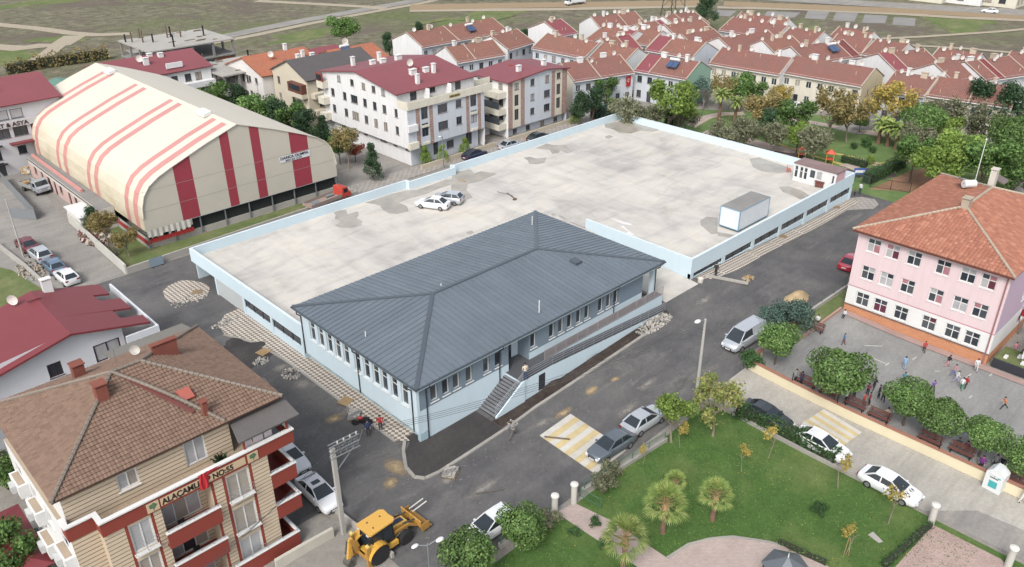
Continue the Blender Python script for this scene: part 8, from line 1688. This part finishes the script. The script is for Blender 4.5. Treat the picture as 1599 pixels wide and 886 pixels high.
# pallets, rubble, heaps
def pallet(px, py, label, rz, load=True):
    p = at(px, py); t = thing('pallet', label, 'pallet', (p.x, p.y, p.z+.01), rz)
    for y in (-.5,0,.5): MB().box(-.6,y-.05,0,.6,y+.05,.1).build('runner', G['old_timber'], t)
    for i in range(6): MB().box(-.6+i*.2,-.55,.102,-.44+i*.2,.55,.125).build('board', G['timber'], t)
    if load:
        for i in range(5):
            for j in range(4):
                for k in range(3 if (i+j) % 3 else 2): MB().box(-.58+i*.235,-.5+j*.26,.13+k*.1,-.36+i*.235,-.26+j*.26,.225+k*.1).build('paving_block', G['concrete'] if (i+j+k) % 2 else G['grey_concrete'], t)
pallet(704, 741, 'pallet of paving blocks by the rounded kerb', .5); pallet(412, 551, 'empty timber pallet on the dark patch beside the left pavement', .2, False); pallet(554, 652, 'pallet of paving blocks by the people on the left pavement', .8); pallet(540, 628, 'leaning stack of boards by the left pavement kerb', .3, False)
def rubble(px, py, rx, ry, n, label, mats, hmax=.4, sz=(.08,.26), seed=0):
    p = at(px, py); r_ = random.Random(seed+px); t = thing('rubble_heap', label, 'rubble', tuple(p)); m = [MB() for _ in mats]
    for i in range(n):
        a, k = r_.uniform(0,6.28), math.sqrt(r_.random()); x, y = rx*k*math.cos(a), ry*k*math.sin(a); z = hmax*(1-k)*r_.uniform(.2,1)+hump(p.x+x,p.y+y)-p.z; s_ = r_.uniform(*sz); u = Vector((r_.gauss(0,1),r_.gauss(0,1),r_.gauss(0,.5))).normalized(); v = u.orthogonal().normalized(); w_ = u.cross(v); m[i % len(mats)].obox((x,y,z+s_*.3), u*s_*.6, v*s_*.45, w_*s_*.35)
    for q, mt in zip(m, mats): q.build('stones', mt, t)['kind'] = 'stuff'
LT, GC = M('light_rubble', S(188,182,171), .9, .15, 4), G['grey_concrete']
rubble(1022,507,2.6,.9,260,'pale rubble at the foot of the pedestrian ramp',[LT,GC],.5,seed=1); rubble(455,585,.9,1.0,110,'small heap of pale rubble on the street left of the pavement',[LT,GC],.35,(.08,.2),2); rubble(408,565,.8,.7,70,'scattered stones beside the empty pallet',[LT,GC],.2,(.06,.2),3); rubble(352,505,1.6,.7,90,'loose stones at the end of the left pavement',[LT,GC],.2,(.06,.2),4); rubble(296,470,2.2,1.0,80,'broken blocks round the checkered apron',[LT,GC],.08,(.05,.18),5)
rubble(150,372,1.6,3.2,200,'heap of planks and rubble beside the white shed',[LT,G['old_timber'],M('maroon_scrap', S(110,50,46), .7, .1)],.7,(.2,.7),6); rubble(48,424,1.3,3.2,150,'boulders and debris on the waste lot bank',[GC,M('sandy_rock', S(170,156,134), .9, .2)],.35,(.1,.3),7); rubble(800,662,.5,.5,40,'few stones beside the crouching worker',[LT,GC],.1,(.05,.14),8); rubble(1168,436,.9,.5,40,'sandy heap at the right pavement corner',[M('sandy_rock', S(180,166,142)),G['timber']],.35,(.1,.3),9); rubble(45,268,1.2,1.6,60,'heap of yellowish scrap in the annexe yard',[G['timber'],LT],.8,(.2,.6),10)
def heap(px, py, rx, ry, h, label, mat, seed):
    p = at(px, py); m = MB(); r_ = random.Random(seed); n, k = 22, 7; i0 = 0
    for j in range(k+1):
        for i in range(n): a = 6.283*i/n; f = j/k; q = (1-f)*(1+.12*math.sin(3*a+seed)+.08*r_.uniform(-1,1)); z = h*(math.sin(f*math.pi/2)**1.1)*(1+.05*r_.uniform(-1,1)); x, y = rx*q*math.cos(a), ry*q*math.sin(a); m.v.append((x, y, z-.05+(hump(p.x+x,p.y+y)-p.z)*(1-f)))
    for j in range(k):
        for i in range(n): m.f.append((j*n+i, j*n+(i+1) % n, (j+1)*n+(i+1) % n, (j+1)*n+i)); m.m.append(0)
    tag(m.build('earth_heap', mat, None, tuple(p), 0, True), label, 'heap')
heap(1245,466,1.9,1.1,.9,'sand heap beside the bush at the school corner',G['sand'],1); heap(382,548,2.4,1.5,.55,'black heap of asphalt planings beside the left pavement',G['fresh_asphalt'],2); heap(365,535,1.0,.8,.5,'smaller black heap left of the planings',G['fresh_asphalt'],3)
for i, (px, py, rx, ry, h, lb) in enumerate(((862,600,1.5,.45,.35,'dark soil mound at the ramp wall, left'), (930,560,1.7,.45,.4,'dark soil mound at the ramp wall, middle'), (985,530,1.3,.4,.4,'dark soil mound at the ramp wall, right'))): heap(px,py,rx,ry,h,lb,G['dark_soil'],5+i)
# white shed and bits in the hall yard; loose stuff
p = at(120, 345); t_ = thing('white_shed', 'small flat white shed at the hall yard wall', 'shed', (27.6, 109.2, 0)); MB().box(0,0,0,2.6,5.2,2.0).build('wall', M('shed_white', S(222,220,214), .7, .1), t_); MB().box(-.2,-.2,2.002,2.8,5.4,2.14).build('roof', G['white_paint'], t_)
p = at(238, 424); t_ = thing('road_barrier', 'blue-grey barrier panel leaning at the hall yard corner', 'barrier', (30.4, 92.9, 0)); MB().obox((0,0,.6), (.8,0,0), (0,.12,.5), (0,.03,-.01)).build('panel', M('barrier_blue', S(120,138,150), .6, .15), t_); [MB().box(x-.04,-.25,0,x+.04,.35,.06).build('foot', G['dark_metal'], t_) for x in (-.6,.6)]
a, b_ = at(850, 684), at(890, 688); tag(MB().beam((0,0,.14), (b_.x-a.x,b_.y-a.y,.14), .16, .05).build('timber_plank', G['old_timber'], None, tuple(a)), 'dark plank dropped on the striped crossing', 'plank')
a, b_ = at(742, 772), at(787, 765); tag(MB().beam((0,0,.05), (b_.x-a.x,b_.y-a.y,.05), .12, .05).build('timber_plank', M('grey_plank', S(104,98,92), .8, .1), None, tuple(a)), 'grey plank lying on the road below the block pallet', 'plank')
a, b_ = at(1100, 431), at(1168, 446); m = MB(); d = b_-a; m.beam((0,0,.12), (d.x,d.y,.12), .3, .24); tag(m.build('kerb_beam', G['concrete'], None, tuple(a)), 'long concrete beam lying at the right deck corner', 'beam')
a = at(1094, 437, .3); tag(MB().lathe((0,0,0), [(.3,0),(.34,.5),(.05,.62)], 10).build('cement_sack', M('sack', S(214,208,198), .9, .1), None, tuple(a)), 'pale sack at the right deck corner', 'sack')
for px, py in ((1080,430), (1232,300)): pass
# manhole covers on pavements
for px, py, lb in ((308,457,'square manhole on the checkered apron'), (1222,370,'round brown manhole on the right pavement, near'), (1305,324,'round brown manhole on the right pavement, far')):
    p = at(px, py); tag(MB().lathe((0,0,0), [(.55,.05),(.55,.075),(.1,.08)], 18).build('manhole_cover', M('manhole', S(150,124,92), .8, .2, 4), None, (p.x,p.y,p.z+.02)), lb, 'manhole')
# playground
OR = M('play_orange', S(226,92,58), .5, .1)
for px, py, lb, sc in ((1253,238,'orange playground climbing frame, left one', .7), (1296,246,'orange playground slide tower, right one', .75)):
    p = at(px, py, 1.0); t = thing('playground_toy', lb, 'playground toy', tuple(p), .5); t.scale = (sc,)*3
    for x in (-.7,.7):
        for y in (-.7,.7): MB().tube((x,y,0), (x,y,2.3), .06, n=8).build('post', M('play_yellow', S(222,190,70), .5, .1), t)
    MB().box(-.75,-.75,1.0,.75,.75,1.1).build('deck', OR, t); fc, ra, rb = hip_faces(-.95,-.95,.95,.95,2.3,.8); m = MB(); [m.poly(f[5]) for f in fc]; m.build('roof', OR, t); MB().obox((1.6,0,.55), (.95,0,-.5), (0,.35,0), (0,0,.04)).build('slide', OR, t)
p = at(1343, 268, 1.2); t_ = thing('blue_sign', 'blue and white sign at the playground corner', 'sign', tuple(p), -.8); MB().box(-.9,-.03,.7,.9,.03,1.7).build('board', M('sign_blue', S(64,98,168), .5, .1), t_); MB().box(-.7,-.045,1.0,.7,-.031,1.4).build('print', G['white_paint'], t_); [MB().tube((x,.06,0), (x,.06,1.7), .04, n=6).build('leg', G['galv'], t_) for x in (-.7,.7)]
# gazebo roof rising over the bottom edge, slab in the lawn
p = un(1232, 866, 3.4); t_ = thing('gazebo', 'grey metal gazebo roof peeking over the bottom edge', 'gazebo', (p.x, p.y, 0)); k = 6; m = MB()
for i in range(k): a0, a1 = 6.283*i/k, 6.283*(i+1)/k; m.poly([(1.6*math.cos(a0),1.6*math.sin(a0),2.3), (1.6*math.cos(a1),1.6*math.sin(a1),2.3), (0,0,3.2)])
m.build('roof', M('gazebo_metal', S(112,118,124), .45, .1, 1, .3), t_); MB().tube((0,0,3.15), (0,0,3.5), .05, .02, 8).build('finial', G['white_paint'], t_)
for i in range(k): a0 = 6.283*i/k; MB().tube((1.4*math.cos(a0),1.4*math.sin(a0),0), (1.4*math.cos(a0),1.4*math.sin(a0),2.28), .06, n=8).build('post', G['dark_metal'], t_)
drape('lawn_slab', pxs((1363,831), (1379,847), (1372,849), (1355,836)), G['concrete'], .05)
# yard markings
for a, b_ in (((1359,558),(1383,568)), ((1383,571),(1388,567)), ((1503,594),(1517,584)), ((1432,591),(1442,593)), ((1513,622),(1518,618)), ((1545,588),(1550,583)), ((1425,562),(1431,558)), ((1350,540),(1378,541)), ((1460,580),(1468,580))):
    p, q = at(*a), at(*b_); d = Vector((q.x-p.x, q.y-p.y)).normalized(); n = Vector((-d.y, d.x))*.05; struct(drape('yard_line', [(p.x-n.x,p.y-n.y), (q.x-n.x,q.y-n.y), (q.x+n.x,q.y+n.y), (p.x+n.x,p.y+n.y)], G['road_white'], .012))

# ================================================================ people
SKIN = M('skin', S(206,164,140), .6, .05); HAIR = M('hair_dark', S(42,34,30), .7, .1); SHOE = M('shoes', S(60,56,56), .7, .1)
POSES = {}
def pose_mesh(pose):
    if pose in POSES: return POSES[pose]
    sit = pose == 'sit'; hz = .5 if sit else .92; st = {'stand': (.04,-.04), 'walk': (.22,-.2), 'run': (.36,-.34), 'sit': (.42,.42)}[pose]; ln = {'run': .16, 'walk': .05}.get(pose, 0)
    V = {'pel': (0,0,hz), 'wai': (ln*.4,0,hz+.2), 'che': (ln*.8,0,hz+.42), 'nec': (ln,0,hz+.58), 'hea': (ln+.03,0,hz+.68), 'top': (ln+.03,0,hz+.8)}
    for s_, n in ((1,'l'), (-1,'r')):
        k = st[0 if s_ > 0 else 1]; b_ = -k*.9
        V['hip'+n] = (0,.09*s_,hz-.04); V['kne'+n] = (.42,.1*s_,hz) if sit else (k*.6+.04,.1*s_,.5); V['ank'+n] = (.44,.1*s_,.08) if sit else (k+(-.12 if pose == 'run' and k < 0 else 0),.1*s_,.09+(.16 if pose == 'run' and k < 0 else 0)); V['toe'+n] = (V['ank'+n][0]+.16,.11*s_,V['ank'+n][2]-.04)
        V['sho'+n] = (ln*.9,.19*s_,hz+.52); V['elb'+n] = (ln*.6+b_*.35,.25*s_,hz+.26); V['wri'+n] = (ln*.6+b_*.6+.08+(.15 if sit else 0),.24*s_,hz+.06+(.12 if pose == 'run' else 0)); V['han'+n] = (V['wri'+n][0]+.05,.23*s_,V['wri'+n][2]-.08); V['fin'+n] = (V['wri'+n][0]+.08,.22*s_,V['wri'+n][2]-.15); V['thu'+n] = (V['wri'+n][0]+.1,.19*s_,V['wri'+n][2]-.07)
    Ebase = [('pel','wai'),('wai','che'),('che','nec'),('nec','hea'),('hea','top')]; reg = {('pel','wai'): 1, ('wai','che'): 1, ('che','nec'): 1, ('nec','hea'): 0, ('hea','top'): 0}
    for n in 'lr':
        for a, b_, g_ in (('pel','hip',2),('hip','kne',2),('kne','ank',2),('ank','toe',3),('che','sho',1),('sho','elb',1),('elb','wri',1),('wri','han',0),('han','fin',0),('han','thu',0)): e = (a if a in ('pel','che') else a+n, b_+n); Ebase.append(e); reg[e] = g_
    R = dict(pel=.145,wai=.125,che=.15,nec=.06,hea=.095,top=.085,hip=.1,kne=.07,ank=.05,toe=.04,sho=.075,elb=.05,wri=.036,han=.036,fin=.016,thu=.016)
    bm = bmesh.new(); sk = bm.verts.layers.skin.verify(); vs_ = {}
    for k, c in V.items(): v = bm.verts.new(c); r = R[k if k in R else k[:3]]; v[sk].radius = (r, r); v[sk].use_root = (k == 'pel'); vs_[k] = v
    for a, b_ in Ebase: bm.edges.new((vs_[a], vs_[b_]))
    me = bpy.data.meshes.new('tmp'); bm.to_mesh(me); bm.free(); o = bpy.data.objects.new('tmp', me); COL.objects.link(o); o.modifiers.new('s', 'SKIN'); o.modifiers.new('d', 'SUBSURF').levels = 1; bpy.context.view_layer.update()
    out = bpy.data.meshes.new_from_object(o.evaluated_get(bpy.context.evaluated_depsgraph_get())); bpy.data.objects.remove(o); out.materials.clear()
    for m_ in (SKIN, SKIN, SKIN, SHOE): out.materials.append(m_)
    segs = [(Vector(V[a]), Vector(V[b_]), reg[(a, b_)], R[a if a in R else a[:3]]) for a, b_ in Ebase]
    for f in out.polygons:
        c = Vector(f.center); best = None
        for a, b_, g_, r in segs: d = b_-a; t = max(0, min(1, (c-a).dot(d)/d.length_squared)); q = (c-(a+d*t)).length-r*.6; best = (q, g_) if best is None or q < best[0] else best
        f.material_index = best[1]; f.use_smooth = True
    hp = V['top']; h = MB(); h.ball((hp[0]-.02,0,hp[2]-.0), .115,.108,.1,12,7); hair = h.mesh('hair', HAIR, True); POSES[pose] = (out, hair); return POSES[pose]
def person(px, py, label, pose, top, legs, h=1.7, face=0, dz=None, group=None):
    p = at(px, py) if dz is None else un(px, py, dz); z = p.z+.012; me, hair = pose_mesh(pose); me = me.copy()
    me.materials[1] = M('cloth_%d_%d_%d' % top, S(*top), .85, .08, 6); me.materials[2] = M('cloth_%d_%d_%d' % legs, S(*legs), .85, .08, 6)
    o = put('person', me, None, (p.x, p.y, z), face*R2D); o.scale = (h/1.74,)*3; tag(o, label, 'person', group); put('hair', hair, o); return o
BLK, WHT, JEAN, REDC, PNK, BLU, GRY = (40,42,48), (220,222,224), (70,84,112), (186,50,52), (206,140,150), (66,128,176), (150,152,156)
for a in ((1316,539,'child in a blue top walking across the school yard','walk',BLU,(110,60,70),1.3,-60), (1442,551,'child in red beside the school wall','walk',REDC,(90,50,60),1.25,20), (1411,577,'child in light blue standing mid-yard','stand',(140,180,216),(150,180,210),1.4,0), (1478,574,'child in black running with pink trousers','run',BLK,PNK,1.35,-40), (1487,588,'child in pink running behind the black-clad one','run',PNK,(110,110,170),1.3,-50), (1491,598,'child in white running in the yard group','run',WHT,(180,170,200),1.3,-60),
        (1523,580,'child in white near the school pavement','walk',WHT,(210,206,210),1.4,200), (1500,610,'child in green trousers mid-yard','walk',WHT,(60,150,110),1.35,0), (1507,607,'child in red behind the one in green trousers','walk',REDC,(60,60,66),1.3,160), (1363,611,'child in black striding under the wide pine','run',BLK,(50,50,56),1.4,0), (1371,622,'child in a dark coat standing by the red bench','stand',(54,52,44),BLK,1.4,-90), (1348,633,'child in an orange-red jacket by the bench','stand',(206,74,58),BLK,1.3,-90),
        (1356,633,'child in a dark red jacket by the bench','stand',(150,60,66),BLK,1.35,-90), (1354,618,'child in maroon under the wide pine','stand',(140,60,74),BLK,1.3,0), (1320,630,'child with a white backpack by the school wall','stand',WHT,BLK,1.45,90), (1241,600,'person in grey standing by the first bench','stand',GRY,BLK,1.6,90), (1410,601,'child in teal half hidden behind the pine pair','stand',(80,140,150),BLK,1.35,0), (1531,731,'woman in purple seated at the school wall','sit',(128,44,140),BLK,1.6,180),
        (1553,729,'person in light grey seated at the school wall','sit',GRY,BLK,1.6,180), (1562,732,'person in a dark jacket with white bag at the school wall','sit',BLK,WHT,1.6,180), (1582,742,'person in white and red near the donation bin','walk',WHT,REDC,1.5,120), (1594,786,'person in white walking on the lane at the right edge','walk',WHT,WHT,1.6,-90), (1595,566,'woman in black and white at the planter','walk',BLK,WHT,1.6,0), (1583,553,'child in pink on the school planter step','stand',PNK,(200,150,160),1.3,0), (1276,506,'child in white crouched by the corner bush','sit',WHT,BLK,1.4,0), (1318,496,'child in white sitting at the school wall corner','sit',WHT,BLK,1.2,180), (1494,703,'figure in black seated on the pine bench','sit',BLK,BLK,1.6,0), (1507,708,'figure in dark red seated on the pine bench','sit',(110,50,58),BLK,1.6,0), (1384,655,'person in beige seated on the bench left of the pine pair','sit',(180,160,140),BLK,1.6,0),
        (1333,622,'child in grey beside the white backpack child','stand',GRY,BLK,1.35,60), (1378,628,'child in a green jacket right of the dark coat','walk',(80,120,80),BLK,1.35,40), (1340,612,'child in a yellow top under the wide pine','stand',(210,180,90),JEAN,1.25,-30), (1398,640,'child in light pink by the left pine of the pair','walk',(222,180,186),GRY,1.3,10), (1250,604,'person in navy beside the grey-clad one','stand',(50,60,96),BLK,1.6,90), (1300,600,'child in white by the first round pine','walk',WHT,JEAN,1.3,0), (1567,640,'child in orange on the right side of the yard','run',(220,130,70),BLK,1.3,120), (1455,612,'child in violet mid-yard beyond the pine pair','run',(130,100,170),BLK,1.3,-140), (1117,433,'person in black walking on the right pavement','walk',BLK,BLK,1.75,200), (1342,304,'man in a white shirt by the far deck corner','stand',WHT,(60,70,90),1.75,0), (1334,306,'child beside the man at the far deck corner','walk',(120,110,110),BLK,1.1,0), (594,668,'person in a red jacket sitting on the left pavement edge','sit',REDC,BLK,1.7,-120), (575,676,'person in dark blue beside the red-jacketed one','sit',(50,66,110),BLK,1.7,-120), (800,684,'worker bending by the kerb on the main road','run',GRY,(110,108,104),1.7,180), (52,300,'person in dark clothes by the pickup in the annexe yard','stand',(50,60,80),BLK,1.7,0)):
    person(*a)
person(820, 594, 'person in a cream jacket and jeans on the stair platform', 'stand', (214,200,180), JEAN, 1.75, 60, 2.34)
p = at(566, 664); t_ = thing('motorcycle', 'small motorcycle parked by the people on the left pavement', 'motorcycle', tuple(p), 2.4)
for x in (-.6,.62): o = MB().lathe((0,0,0), [(.2,-.06),(.3,-.05),(.31,0),(.3,.05),(.2,.06)], 16, 0, 'y').build('wheel', G['rubber'], t_, (x,0,.31)); MB().lathe((0,0,0), [(.03,-.05),(.2,-.03),(.2,.03),(.03,.05)], 12, 0, 'y').build('rim', G['galv'], o)
MB().beam((-.6,0,.35), (.3,0,.45), .2, .3).build('frame', G['dark_metal'], t_); MB().ball((.15,0,.75), .3,.15,.16).build('tank', REDP if 'REDP' in globals() else G['red_paint'], t_); MB().box(-.65,-.13,.68,-.08,.13,.8).build('seat', G['black_plastic'], t_); m = MB(); m.tube((.62,0,.31), (.42,0,1.0), .035); m.tube((.42,-.35,1.02), (.42,.35,1.02), .02); m.build('handlebar', G['galv'], t_)

# grit and crumbs lying about on the carriageway
r_ = random.Random(9); m = MB()
for i in range(260):
    x, y = (r_.uniform(24,70), r_.uniform(33,41)) if i % 3 else (r_.uniform(22,30), r_.uniform(43,90))
    if i % 5 == 0: x, y = r_.gauss(34,4), r_.gauss(40,1.2)
    s_ = r_.uniform(.015,.05); a = r_.uniform(0,6); m.obox((x,y,hump(x,y)+s_*.4), (s_*math.cos(a),s_*math.sin(a),0), (-s_*.7*math.sin(a),s_*.7*math.cos(a),0), (0,0,s_*.5))
tag(struct(m.build('road_grit', GC), 'stuff'), 'pale grit and crumbs strewn over the asphalt', 'grit')
